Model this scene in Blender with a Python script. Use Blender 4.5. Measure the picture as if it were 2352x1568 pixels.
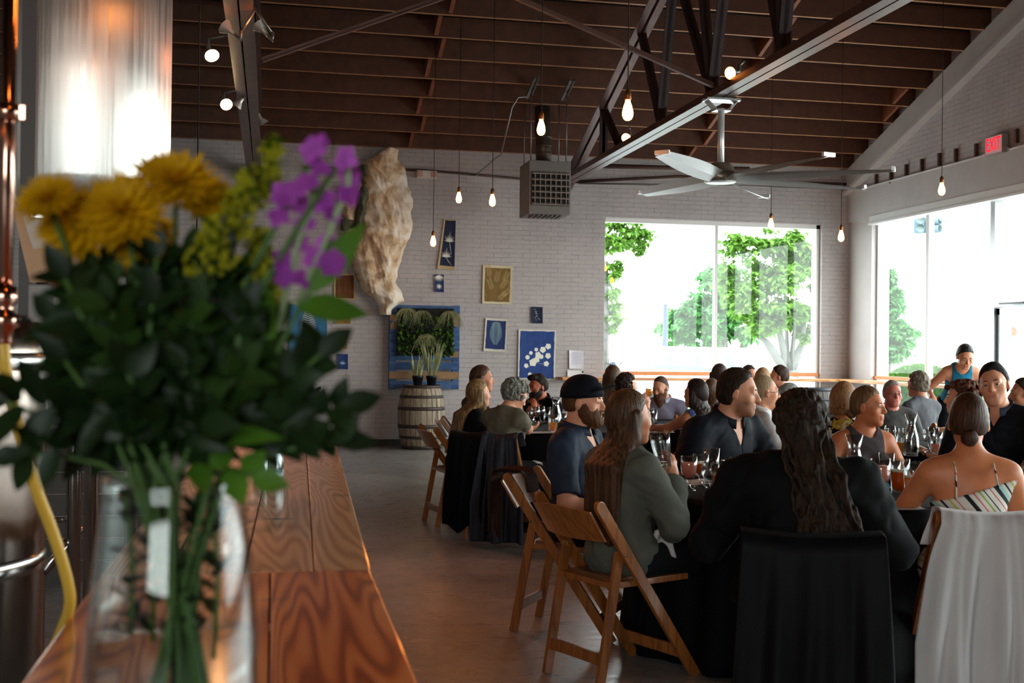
import bpy, bmesh, math, random
import numpy as np
from mathutils import Vector, Matrix, Euler
for o in list(bpy.data.objects): bpy.data.objects.remove(o)
SC = bpy.context.scene
COL = SC.collection
PI = math.pi
rnd = random.Random(7)

# ---------------------------------------------------------------- camera
EYE = 1.42
F_PX, YAW, PITCH, ROLL = 2700.0, 0.20223, 0.00681, 0.01165
cam_d = bpy.data.cameras.new('camera'); cam = bpy.data.objects.new('camera', cam_d); COL.objects.link(cam)
cam_d.sensor_width = 36.0; cam_d.lens = 36.0*F_PX/2352.0; cam_d.clip_start = 0.05; cam_d.clip_end = 300
fw = Vector((math.sin(YAW)*math.cos(PITCH), math.cos(YAW)*math.cos(PITCH), math.sin(PITCH)))
rt = Vector((math.cos(YAW), -math.sin(YAW), 0)); up = rt.cross(fw)
cr, sr = math.cos(ROLL), math.sin(ROLL)
rt2 = rt*cr + up*sr; up2 = up*cr - rt*sr
M = Matrix((( rt2.x, up2.x, -fw.x, 0), (rt2.y, up2.y, -fw.y, 0), (rt2.z, up2.z, -fw.z, EYE), (0,0,0,1)))
cam.matrix_world = M
cam_d.dof.use_dof = True; cam_d.dof.focus_distance = 8.0; cam_d.dof.aperture_fstop = 5.2
SC.camera = cam
SC.view_settings.view_transform = 'Standard'; SC.view_settings.look = 'None'
SC.view_settings.exposure = 0.35; SC.view_settings.gamma = 1.0; SC.view_settings.use_curve_mapping = False

# ---------------------------------------------------------------- sky and daylight
wd = bpy.data.worlds.new('sky'); SC.world = wd; wd.use_nodes = True
nt = wd.node_tree; nt.nodes.clear()
wo = nt.nodes.new('ShaderNodeOutputWorld'); bg = nt.nodes.new('ShaderNodeBackground')
tc = nt.nodes.new('ShaderNodeTexCoord'); sx = nt.nodes.new('ShaderNodeSeparateXYZ'); cr_ = nt.nodes.new('ShaderNodeValToRGB')
nt.links.new(tc.outputs['Generated'], sx.inputs[0]); nt.links.new(sx.outputs['Z'], cr_.inputs[0])
cr_.color_ramp.elements[0].position = 0.0; cr_.color_ramp.elements[0].color = (1.0, 1.0, 1.0, 1)
cr_.color_ramp.elements[1].position = 0.8; cr_.color_ramp.elements[1].color = (0.78, 0.88, 1.0, 1)
nt.links.new(cr_.outputs[0], bg.inputs[0]); bg.inputs[1].default_value = 10.0
nt.links.new(bg.outputs[0], wo.inputs[0])

WALL_Y, WALL_X, LEFT_X, REAR_Y = 17.07, 8.9, -6.0, -7.0
def portal(name, loc, rot, sx_, sy_):
    l = bpy.data.lights.new(name, 'AREA'); l.shape = 'RECTANGLE'; l.size = sx_; l.size_y = sy_
    l.cycles.is_portal = True
    o = bpy.data.objects.new(name, l); COL.objects.link(o); o.location = loc; o.rotation_euler = rot
portal('daylight_back_window', ((4.91+8.44)/2, WALL_Y+0.1, 1.9), (-PI/2, 0, 0), 3.5, 3.1)
portal('daylight_rear_window', (-2.9, REAR_Y-0.1, 2.5), (PI/2, 0, 0), 4.8, 3.1)
portal('daylight_side_window', (WALL_X+0.1, 8.2, 1.85), (0, PI/2, 0), 3.2, 16.4)

# ---------------------------------------------------------------- helpers
def sight(px, py):
    a2 = (px-1176)/F_PX; b2 = (784-py)/F_PX
    a = a2*cr - b2*sr; b = a2*sr + b2*cr
    d = math.cos(PITCH) - b*math.sin(PITCH); z = math.sin(PITCH) + b*math.cos(PITCH)
    return Vector((a*math.cos(YAW)+d*math.sin(YAW), -a*math.sin(YAW)+d*math.cos(YAW), z))
def atY(px, py, Y): r = sight(px, py); return r*(Y/r.y) + Vector((0,0,EYE))
def atX(px, py, X): r = sight(px, py); return r*(X/r.x) + Vector((0,0,EYE))
def atZ(px, py, Z): r = sight(px, py); return r*((Z-EYE)/r.z) + Vector((0,0,EYE))

def tag(o, label=None, cat=None, group=None, kind=None):
    if label: o['label'] = label
    if cat: o['category'] = cat
    if group: o['group'] = group
    if kind: o['kind'] = kind
    return o
def empty(name, loc=(0,0,0), rz=0, label=None, cat=None, group=None):
    o = bpy.data.objects.new(name, None); COL.objects.link(o); o.location = loc; o.rotation_euler = (0,0,rz)
    o.empty_display_size = 0.1
    return tag(o, label, cat, group)
def mesh_obj(name, me, mat=None, parent=None, loc=None, rz=None):
    o = bpy.data.objects.new(name, me); COL.objects.link(o)
    if mat is not None:
        for m in (mat if isinstance(mat, (list, tuple)) else [mat]): me.materials.append(m)
    if parent: o.parent = parent
    if loc is not None: o.location = loc
    if rz is not None: o.rotation_euler = (0,0,rz)
    return o
def copy_tree(o, parent=None):
    c = o.copy(); COL.objects.link(c); c.parent = parent
    for ch in list(o.children): copy_tree(ch, c)
    return c

class MB:
    """collects shapes; build() links them as one mesh"""
    def __init__(s): s.v=[]; s.f=[]; s.mi=[]; s.sm=[]
    def add(s, vs, fs, mi=0, smooth=False):
        b = len(s.v); s.v += [tuple(v) for v in vs]
        for f in fs: s.f.append(tuple(i+b for i in f)); s.mi.append(mi); s.sm.append(smooth)
    def box(s, c, d, rot=None, mi=0):
        hx,hy,hz = d[0]/2,d[1]/2,d[2]/2
        vs = [Vector((x,y,z)) for x in (-hx,hx) for y in (-hy,hy) for z in (-hz,hz)]
        if rot is not None:
            R = rot if isinstance(rot, Matrix) else Euler(rot).to_matrix()
            vs = [R@v for v in vs]
        c = Vector(c); vs = [v+c for v in vs]
        s.add(vs, [(0,1,3,2),(4,6,7,5),(0,4,5,1),(2,3,7,6),(0,2,6,4),(1,5,7,3)], mi)
        return s
    def beam(s, a, b, w, h, upv=(0,0,1), mi=0):
        a = Vector(a); b = Vector(b); d = b-a; L = d.length; y = d.normalized(); u = Vector(upv)
        x = y.cross(u)
        if x.length < 1e-4: x = y.cross(Vector((1,0,0)))
        x.normalize(); z = x.cross(y)
        R = Matrix((x,y,z)).transposed()
        return s.box((a+b)/2, (w,L,h), R, mi)
    def tube(s, pts, r, n=10, mi=0, cap=True):
        pts = [Vector(p) for p in pts]; N = len(pts)
        rs = r if isinstance(r, (list, tuple)) else [r]*N
        vs=[]; prev=None
        for i,p in enumerate(pts):
            t = (pts[min(i+1,N-1)]-pts[max(i-1,0)]).normalized()
            if prev is None:
                x = t.cross(Vector((0,0,1)))
                if x.length < 1e-3: x = t.cross(Vector((0,1,0)))
            else: x = prev - t*prev.dot(t)
            x.normalize(); prev = x; y = t.cross(x)
            for k in range(n):
                a = 2*PI*k/n; vs.append(p + (x*math.cos(a)+y*math.sin(a))*rs[i])
        fs=[(i*n+k, i*n+(k+1)%n, (i+1)*n+(k+1)%n, (i+1)*n+k) for i in range(N-1) for k in range(n)]
        if cap: fs += [tuple(range(n))[::-1], tuple((N-1)*n+k for k in range(n))]
        s.add(vs, fs, mi, True); return s
    def lathe(s, prof, c=(0,0,0), n=32, mi=0, rot=None, closed=False):
        vs=[]; c = Vector(c); N=len(prof)
        for r,z in prof:
            for k in range(n):
                a=2*PI*k/n; v=Vector((r*math.cos(a), r*math.sin(a), z))
                if rot is not None: v = rot@v
                vs.append(v+c)
        fs=[(i*n+k, i*n+(k+1)%n, (i+1)*n+(k+1)%n, (i+1)*n+k) for i in range(N-1) for k in range(n)]
        if closed: fs += [((N-1)*n+k, (N-1)*n+(k+1)%n, (k+1)%n, k) for k in range(n)]
        s.add(vs, fs, mi, True); return s
    def prism(s, poly, z0, z1, mi=0, T=None):
        n=len(poly); vs=[Vector((x,y,z0)) for x,y in poly]+[Vector((x,y,z1)) for x,y in poly]
        if T is not None: vs=[T@v for v in vs]
        fs=[tuple(range(n))[::-1], tuple(range(n,2*n))]+[(k,(k+1)%n,n+(k+1)%n,n+k) for k in range(n)]
        s.add(vs, fs, mi); return s
    def sphere(s, c, r, nu=12, nv=8, mi=0, rot=None):
        r = r if isinstance(r,(tuple,list)) else (r,r,r); vs=[]
        for i in range(nv+1):
            t=PI*i/nv
            for k in range(nu):
                a=2*PI*k/nu; v=Vector((r[0]*math.sin(t)*math.cos(a), r[1]*math.sin(t)*math.sin(a), r[2]*math.cos(t)))
                if rot is not None: v=rot@v
                vs.append(v+Vector(c))
        fs=[(i*nu+k,(i+1)*nu+k,(i+1)*nu+(k+1)%nu,i*nu+(k+1)%nu) for i in range(nv) for k in range(nu)]
        s.add(vs, fs, mi, True); return s
    def mesh(s, name):
        me = bpy.data.meshes.new(name); me.from_pydata(s.v, [], s.f)
        me.polygons.foreach_set('material_index', s.mi); me.polygons.foreach_set('use_smooth', s.sm)
        me.update(); return me
    def build(s, name, mat=None, parent=None, bevel=0, loc=None, rz=None, seg=2):
        me = s.mesh(name)
        if bevel:
            bm = bmesh.new(); bm.from_mesh(me); bmesh.ops.remove_doubles(bm, verts=bm.verts, dist=1e-5)
            es=[e for e in bm.edges if len(e.link_faces)==2 and e.calc_face_angle(0)>0.6]
            bmesh.ops.bevel(bm, geom=es, offset=bevel, segments=seg, affect='EDGES', profile=0.7, clamp_overlap=True)
            bm.to_mesh(me); bm.free()
        return mesh_obj(name, me, mat, parent, loc, rz)

# ---------------------------------------------------------------- materials
def lin(h):
    h=h.lstrip('#'); c=[int(h[i:i+2],16)/255 for i in (0,2,4)]
    return tuple((x/12.92 if x<=0.04045 else ((x+0.055)/1.055)**2.4) for x in c)+(1,)
def shade(c, k): return (min(1,c[0]*k),min(1,c[1]*k),min(1,c[2]*k),1)
class MT:
    def __init__(s, name, col=(0.5,0.5,0.5,1), rough=0.6, metal=0.0, spec=0.5, trans=0.0, ior=1.45):
        s.m = bpy.data.materials.new(name); s.m.use_nodes=True; s.nt=s.m.node_tree
        s.p = s.nt.nodes['Principled BSDF']; s.out = s.nt.nodes['Material Output']
        if isinstance(col,str): col=lin(col)
        s.p.inputs['Base Color'].default_value=col; s.p.inputs['Roughness'].default_value=rough
        s.p.inputs['Metallic'].default_value=metal; s.p.inputs['Specular IOR Level'].default_value=spec
        s.p.inputs['Transmission Weight'].default_value=trans; s.p.inputs['IOR'].default_value=ior
        s.co=None
    def n(s, t, **kw):
        nd=s.nt.nodes.new(t)
        for k,v in kw.items():
            if k in nd.inputs: nd.inputs[k].default_value=v
            else: setattr(nd,k,v)
        return nd
    def l(s,a,b): s.nt.links.new(a,b)
    def coord(s, scale=(1,1,1), rot=(0,0,0), kind='Object'):
        t=s.n('ShaderNodeTexCoord'); m=s.n('ShaderNodeMapping'); m.inputs['Scale'].default_value=scale; m.inputs['Rotation'].default_value=rot
        s.l(t.outputs[kind], m.inputs[0]); return m.outputs[0]
    def noise(s, vec, scale=5, detail=4, rough=0.6, dist=0.0):
        n=s.n('ShaderNodeTexNoise'); n.inputs['Scale'].default_value=scale; n.inputs['Detail'].default_value=detail
        n.inputs['Roughness'].default_value=rough; n.inputs['Distortion'].default_value=dist; s.l(vec,n.inputs['Vector']); return n.outputs['Fac']
    def ramp(s, fac, stops, interp='LINEAR'):
        r=s.n('ShaderNodeValToRGB'); r.color_ramp.interpolation=interp; e=r.color_ramp.elements
        while len(e)<len(stops): e.new(0.5)
        for i,(p,c) in enumerate(stops):
            e[i].position=p; e[i].color=(lin(c) if isinstance(c,str) else (c if len(c)==4 else (*c,1)))
        s.l(fac,r.inputs[0]); return r.outputs[0]
    def mix(s, fac, a, b, mode='MIX'):
        m=s.n('ShaderNodeMix'); m.data_type='RGBA'; m.blend_type=mode
        for sock,v in ((m.inputs[0],fac),(m.inputs[6],a),(m.inputs[7],b)):
            if isinstance(v,bpy.types.NodeSocket): s.l(v,sock)
            elif isinstance(v,str): sock.default_value=lin(v)
            else: sock.default_value=v
        return m.outputs[2]
    def base(s,x): s.l(x,s.p.inputs['Base Color']); return s
    def rough(s,x): s.l(x,s.p.inputs['Roughness']); return s
    def bump(s, h, strength=0.3, dist=0.01):
        b=s.n('ShaderNodeBump'); b.inputs['Strength'].default_value=strength; b.inputs['Distance'].default_value=dist
        s.l(h,b.inputs['Height']); s.l(b.outputs[0], s.p.inputs['Normal']); return s
_mc={}
def plain(name, col, rough=0.6, metal=0.0, spec=0.5, var=0.0, vs=20, bump=0.0):
    key=(name,str(col),rough,metal)
    if key in _mc: return _mc[key]
    t=MT(name,col,rough,metal,spec); c=lin(col) if isinstance(col,str) else col
    if var or bump:
        f=t.noise(t.coord(),vs,5)
        if var: t.base(t.ramp(f,[(0.3,shade(c,1-var)),(0.7,shade(c,1+var))]))
        if bump: t.bump(f,bump,0.004)
    _mc[key]=t.m; return t.m
def emit(name, col, strength):
    t=MT(name,(0,0,0,1)); c=lin(col) if isinstance(col,str) else col
    t.p.inputs['Emission Color'].default_value=c; t.p.inputs['Emission Strength'].default_value=strength; return t.m
def wood(name, c1, c2, c3, axis='x', scale=1.0, rough=0.4, ring=9.0, bump=0.15, dark=0.0, coat=0.0):
    t=MT(name,c2,rough)
    st={'x':(0.12,1,1),'y':(1,0.12,1),'z':(1,1,0.12)}[axis]
    v=t.coord(tuple(a*scale for a in st))
    n=t.n('ShaderNodeTexNoise'); n.inputs['Scale'].default_value=3.0; n.inputs['Detail'].default_value=3; n.inputs['Distortion'].default_value=0.4; t.l(v,n.inputs['Vector'])
    mth=t.n('ShaderNodeMath',operation='MULTIPLY'); mth.inputs[1].default_value=ring; t.l(n.outputs['Fac'],mth.inputs[0])
    fr=t.n('ShaderNodeMath',operation='FRACT'); t.l(mth.outputs[0],fr.inputs[0])
    fine=t.noise(v,60,4)
    ad=t.n('ShaderNodeMath',operation='MULTIPLY_ADD'); ad.inputs[1].default_value=0.35; t.l(fine,ad.inputs[0]); t.l(fr.outputs[0],ad.inputs[2])
    t.base(t.ramp(ad.outputs[0],[(0.1,c1),(0.6,c2),(1.15 if False else 1.0,c3)]))
    if bump: t.bump(ad.outputs[0],bump,0.002)
    if coat: t.p.inputs['Coat Weight'].default_value=coat; t.p.inputs['Coat Roughness'].default_value=0.08
    return t.m
# ---------------------------------------------------------------- implicit-surface modeller (smooth unions meshed with surface nets)
def smin(a,b,k):
    if k<=0: return np.minimum(a,b)
    h=np.maximum(k-np.abs(a-b),0)/k
    return np.minimum(a,b)-h*h*k*0.25
def smax(a,b,k): return -smin(-a,-b,k)
def V3(*a): return np.array(a,dtype=np.float32)
def cap(a,b,ra,rb=None,k=0.02,flat=False,op='u',nd=None): return ('cap',np.array(a,float),np.array(b,float),ra,ra if rb is None else rb,k,flat,op)
def ell(c,r,k=0.02,R=None,op='u'): return ('ell',np.array(c,float),np.array(r if hasattr(r,'__len__') else (r,r,r),float),k,R,op)
def xf(prims,R,t):
    out=[]
    for p in prims:
        if p[0]=='cap': out.append(('cap',R@p[1]+t,R@p[2]+t)+p[3:])
        else: out.append(('ell',R@p[1]+t,p[2],p[3],(R if p[4] is None else R@p[4]),p[5]))
    return out
def pbox(p):
    if p[0]=='cap': r=max(p[3],p[4]); return np.minimum(p[1],p[2])-r, np.maximum(p[1],p[2])+r
    r=max(p[2]); return p[1]-r,p[1]+r
def sdf_mesh(name, prims, h, inflate=0.0, post=None, margin=None):
    prims=[p for p in prims if p is not None]
    lo=np.min([pbox(p)[0] for p in prims if p[-1]=='u'],axis=0)-inflate-0.03-2*h
    hi=np.max([pbox(p)[1] for p in prims if p[-1]=='u'],axis=0)+inflate+0.03+2*h
    dims=np.ceil((hi-lo)/h).astype(int)+1
    f=np.full(dims,0.1,dtype=np.float32)
    ax=[(lo[i]+h*np.arange(dims[i])).astype(np.float32) for i in range(3)]
    for p in prims:
        a,b=pbox(p); m=inflate+0.02+3*h+ (p[5] if p[0]=='cap' else p[3])
        i0=np.maximum(np.floor((a-m-lo)/h).astype(int),0); i1=np.minimum(np.ceil((b+m-lo)/h).astype(int)+1,dims)
        if np.any(i1<=i0): continue
        X=ax[0][i0[0]:i1[0],None,None]; Y=ax[1][None,i0[1]:i1[1],None]; Z=ax[2][None,None,i0[2]:i1[2]]
        sl=(slice(i0[0],i1[0]),slice(i0[1],i1[1]),slice(i0[2],i1[2]))
        if p[0]=='cap':
            _,A,B,ra,rb,k,flat,op=p; ba=B-A; L2=max(float(ba@ba),1e-12)
            t=((X-A[0])*ba[0]+(Y-A[1])*ba[1]+(Z-A[2])*ba[2])/L2; tc=np.clip(t,0,1)
            d=np.sqrt((X-A[0]-tc*ba[0])**2+(Y-A[1]-tc*ba[1])**2+(Z-A[2]-tc*ba[2])**2)-(ra+(rb-ra)*tc)-inflate*(op=='u')
            if flat: d=np.maximum(d,(t-1)*math.sqrt(L2))
        else:
            _,c,r,k,R,op=p; r=r+inflate*(op=='u')
            x,y,z=X-c[0],Y-c[1],Z-c[2]
            if R is not None:
                x,y,z=(R[0,0]*x+R[1,0]*y+R[2,0]*z),(R[0,1]*x+R[1,1]*y+R[2,1]*z),(R[0,2]*x+R[1,2]*y+R[2,2]*z)
            k0=np.sqrt((x/r[0])**2+(y/r[1])**2+(z/r[2])**2); k1=np.sqrt((x/r[0]**2)**2+(y/r[1]**2)**2+(z/r[2]**2)**2)
            d=k0*(k0-1)/np.maximum(k1,1e-6)
        d=d.astype(np.float32)
        f[sl]=smin(f[sl],d,k) if op=='u' else smax(f[sl],-d,k)
    if post is not None:
        f=post(f,ax[0][:,None,None],ax[1][None,:,None],ax[2][None,None,:]).astype(np.float32)
    f[0]=f[-1]=0.1; f[:,0]=f[:,-1]=0.1; f[:,:,0]=f[:,:,-1]=0.1
    s=f<0
    c=np.zeros(np.array(dims)-1,np.int8)
    for i in (0,1):
        for j in (0,1):
            for k_ in (0,1): c+=s[i:dims[0]-1+i,j:dims[1]-1+j,k_:dims[2]-1+k_]
    act=np.argwhere((c>0)&(c<8))
    if len(act)==0: return None
    acc=np.zeros((len(act),3),np.float32); cnt=np.zeros(len(act),np.float32)
    corners=[(i,j,k_) for i in (0,1) for j in (0,1) for k_ in (0,1)]
    fv={q:f[act[:,0]+q[0],act[:,1]+q[1],act[:,2]+q[2]] for q in corners}
    for q in corners:
        for a_ in range(3):
            if q[a_]==0:
                q2=list(q); q2[a_]=1; q2=tuple(q2); fa,fb=fv[q],fv[q2]; m=(fa<0)!=(fb<0)
                t=np.where(m,fa/np.where(m,fa-fb,1),0)
                P=np.tile(np.array(q,np.float32),(len(act),1)); P[:,a_]=t
                acc+=P*m[:,None]; cnt+=m
    verts=lo+h*(act+acc/cnt[:,None])
    idx=np.full(np.array(dims)-1,-1,np.int32); idx[act[:,0],act[:,1],act[:,2]]=np.arange(len(act))
    quads=[]
    for a_ in range(3):
        b_,c_=(a_+1)%3,(a_+2)%3
        s0=np.take(s,range(dims[a_]-1),axis=a_); s1=np.take(s,range(1,dims[a_]),axis=a_)
        e=np.argwhere(s0!=s1); inside0=s0[e[:,0],e[:,1],e[:,2]]
        ok=(e[:,b_]>0)&(e[:,c_]>0)&(e[:,b_]<dims[b_]-1)&(e[:,c_]<dims[c_]-1); e=e[ok]; inside0=inside0[ok]
        def g(db,dc):
            q=e.copy(); q[:,b_]-=db; q[:,c_]-=dc; return idx[q[:,0],q[:,1],q[:,2]]
        Q=np.stack([g(1,1),g(0,1),g(0,0),g(1,0)],1); Q[~inside0]=Q[~inside0][:,::-1]
        quads.append(Q)
    Q=np.concatenate(quads); Q=Q[(Q>=0).all(1)]
    me=bpy.data.meshes.new(name); me.vertices.add(len(verts)); me.vertices.foreach_set('co',verts.astype(np.float32).ravel())
    me.loops.add(len(Q)*4); me.loops.foreach_set('vertex_index',Q.ravel().astype(np.int32))
    me.polygons.add(len(Q)); me.polygons.foreach_set('loop_start',np.arange(0,len(Q)*4,4,dtype=np.int32))
    try: me.polygons.foreach_set('loop_total',np.full(len(Q),4,np.int32))
    except Exception: pass
    me.update(calc_edges=True); me.validate()
    me.polygons.foreach_set('use_smooth',np.ones(len(me.polygons),bool))
    me.update()
    return me
_rs=np.random.RandomState(3)
def wav(X,Y,Z,scale,amp,seed=0,n=5,st=(1,1,1)):
    r=np.random.RandomState(seed); out=0
    for i in range(n):
        d=r.normal(size=3)*np.array(st); d/=max(np.linalg.norm(d),1e-6); s=scale*(0.6+r.rand()*1.3)
        out=out+np.sin((X*d[0]+Y*d[1]+Z*d[2])*s+r.rand()*6.28+1.3*np.sin((X*d[1]+Y*d[2]-Z*d[0])*s*0.6+r.rand()*6))
    return out*(amp/math.sqrt(n))
# ---------------------------------------------------------------- people
def rotm(ax,a):
    c,s=math.cos(a),math.sin(a)
    return {'x':np.array([[1,0,0],[0,c,-s],[0,s,c]]),'y':np.array([[c,0,s],[0,1,0],[-s,0,c]]),'z':np.array([[c,-s,0],[s,c,0],[0,0,1]])}[ax]
def unit(v): return v/max(np.linalg.norm(v),1e-9)
def skin_mat(name,col):
    t=MT(name,col,0.48); c=lin(col)
    a=t.n('ShaderNodeAttribute',attribute_name='tint'); f=t.noise(t.coord(),14,4)
    b=t.ramp(f,[(0.3,shade(c,0.9)),(0.7,shade(c,1.1))])
    t.base(t.mix(1.0,b,a.outputs['Color'],'MULTIPLY'))
    t.p.inputs['Subsurface Weight'].default_value=0.1; t.p.inputs['Subsurface Radius'].default_value=(0.02,0.008,0.004)
    return t.m
def hair_mat(name,c1,c2,rough=0.35,stretch=0.06,scale=70):
    t=MT(name,c1,rough); v=t.coord((1,1,stretch)); f=t.noise(v,scale,5,0.75)
    t.base(t.ramp(f,[(0.38,c1),(0.68,c2)])); t.bump(f,0.8,0.006); t.p.inputs['Specular IOR Level'].default_value=0.22
    return t.m
def cloth_mat(name,c,var=0.12,rough=0.85,bump=0.35,scale=420):
    key=('cloth',name)
    if key in _mc: return _mc[key]
    t=MT(name,c,rough); cc=lin(c); v=t.coord(); f=t.noise(v,9,4); t.base(t.ramp(f,[(0.3,shade(cc,1-var)),(0.7,shade(cc,1+var))]))
    w=t.noise(v,scale,2); t.bump(w,bump,0.0008); t.p.inputs['Sheen Weight'].default_value=0.0; t.p.inputs['Specular IOR Level'].default_value=0.14
    _mc[key]=t.m; return t.m
EYE_W=plain('eye_white','#b9b0a6',0.25); IRIS=plain('iris','#2b2018',0.1)
def hand_prims(W,d,n,side,curl,s=1.0,spread=0.0):
    d=unit(d); n=unit(n-d*(n@d)); x=np.cross(d,n)*side   # x points to the thumb side
    R=np.stack([x,d,n],1); pr=[ell(W+d*0.045*s,(0.036*s,0.05*s,0.015*s),0.015,R), cap(W-d*0.02,W+d*0.03*s,0.024*s,0.026*s,0.02)]
    for i,(o,L,r) in enumerate(((0.026,0.066,0.0088),(0.009,0.076,0.0092),(-0.009,0.07,0.0088),(-0.026,0.054,0.0078))):
        p=W+d*(0.084-0.004*abs(i-1))*s+x*o*s; dd=unit(d+x*(o*(2+6*spread))); a=curl*(0.55+0.1*i)
        for j,(fl) in enumerate((0.45,0.32,0.26)):
            dd=unit(dd*math.cos(a)+n*math.sin(a)*1.0) if a else dd
            q=p+dd*L*fl*1.15*s; pr.append(cap(p,q,r*s*(1-0.07*j),r*s*(0.93-0.07*j),0.004)); p=q
            a=curl*(0.75)
            nn=n; 
    p=W+d*0.02*s+x*0.026*s; t1=unit(d*0.75+x*0.75+n*0.35*(0.4+curl)); q=p+t1*0.045*s
    pr.append(cap(p,q,0.0125*s,0.0105*s,0.012)); t2=unit(d*0.95+x*0.15+n*0.8*curl); pr.append(cap(q,q+t2*0.034*s,0.0103*s,0.0085*s,0.004))
    return pr
def arm_ik(S,T,a,b,pole):
    v=T-S; L=np.linalg.norm(v)
    if L>0.985*(a+b): T=S+v/L*0.985*(a+b); v=T-S; L=np.linalg.norm(v)
    u=v/L; x=(a*a-b*b+L*L)/(2*L); hgt=math.sqrt(max(a*a-x*x,1e-6)); pole=unit(pole-u*(pole@u))
    return S+u*x+pole*hgt, T
def head_prims(fem):
    jw=0.050 if fem else 0.057
    P=[ell((0,-0.012,0.035),(0.074,0.094,0.088),0.0),ell((0,0.022,-0.02),(0.062,0.068,0.085),0.03),ell((0,0.034,-0.062),(jw,0.052,0.045),0.03),
       cap((-0.012,0.072,-0.096),(0.012,0.072,-0.096),0.016 if fem else 0.02,None,0.03),
       cap((-0.036,0.076,0.028),(0.036,0.076,0.028),0.009 if fem else 0.012,None,0.02),
       ell((0.042,0.058,-0.02),(0.024,0.022,0.022),0.025),ell((-0.042,0.058,-0.02),(0.024,0.022,0.022),0.025),
       ell((0.031,0.102,0.006),0.0175,0.014,None,'s'),ell((-0.031,0.102,0.006),0.0175,0.014,None,'s'),
       cap((0,0.086,0.018),(0,0.108,-0.024),0.0075,0.0115 if fem else 0.0135,0.012),
       ell((0.011,0.098,-0.028),(0.009,0.010,0.008),0.006),ell((-0.011,0.098,-0.028),(0.009,0.010,0.008),0.006),
       cap((-0.018,0.0905,-0.0525),(0.018,0.0905,-0.0525),0.0055,None,0.008),cap((-0.015,0.090,-0.066),(0.015,0.090,-0.066),0.0068,None,0.008),
       cap((-0.022,0.097,-0.059),(0.022,0.097,-0.059),0.0032,None,0.004,False,'s'),
       cap((0.018,0.086,0.018),(0.045,0.076,0.015),0.005,0.004,0.006),cap((-0.018,0.086,0.018),(-0.045,0.076,0.015),0.005,0.004,0.006)]
    for s in (1,-1):
        P.append(ell((s*0.031,0.0785,0.0138),(0.0175,0.0130,0.0088),0.004)); P.append(ell((s*0.031,0.0775,-0.0045),(0.0165,0.0125,0.0055),0.004))
        P.append(ell((s*0.078,-0.006,-0.004),(0.009,0.020,0.031),0.006,rotm('z',-s*0.35))); P.append(ell((s*0.087,0.002,0.0),(0.005,0.010,0.016),0.004,None,'s'))
    return P
def hairline(Yh,hl):
    # height of the hair's lower edge as a function of how far forward a point lies
    a=np.clip((Yh-0.0)/0.06,0,1); b=np.clip((Yh+0.03)/0.03,0,1)
    return (-0.072+hl[1])*(1-b)+b*((0.012)*(1-a)+a*(0.086+hl[0]))
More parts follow.
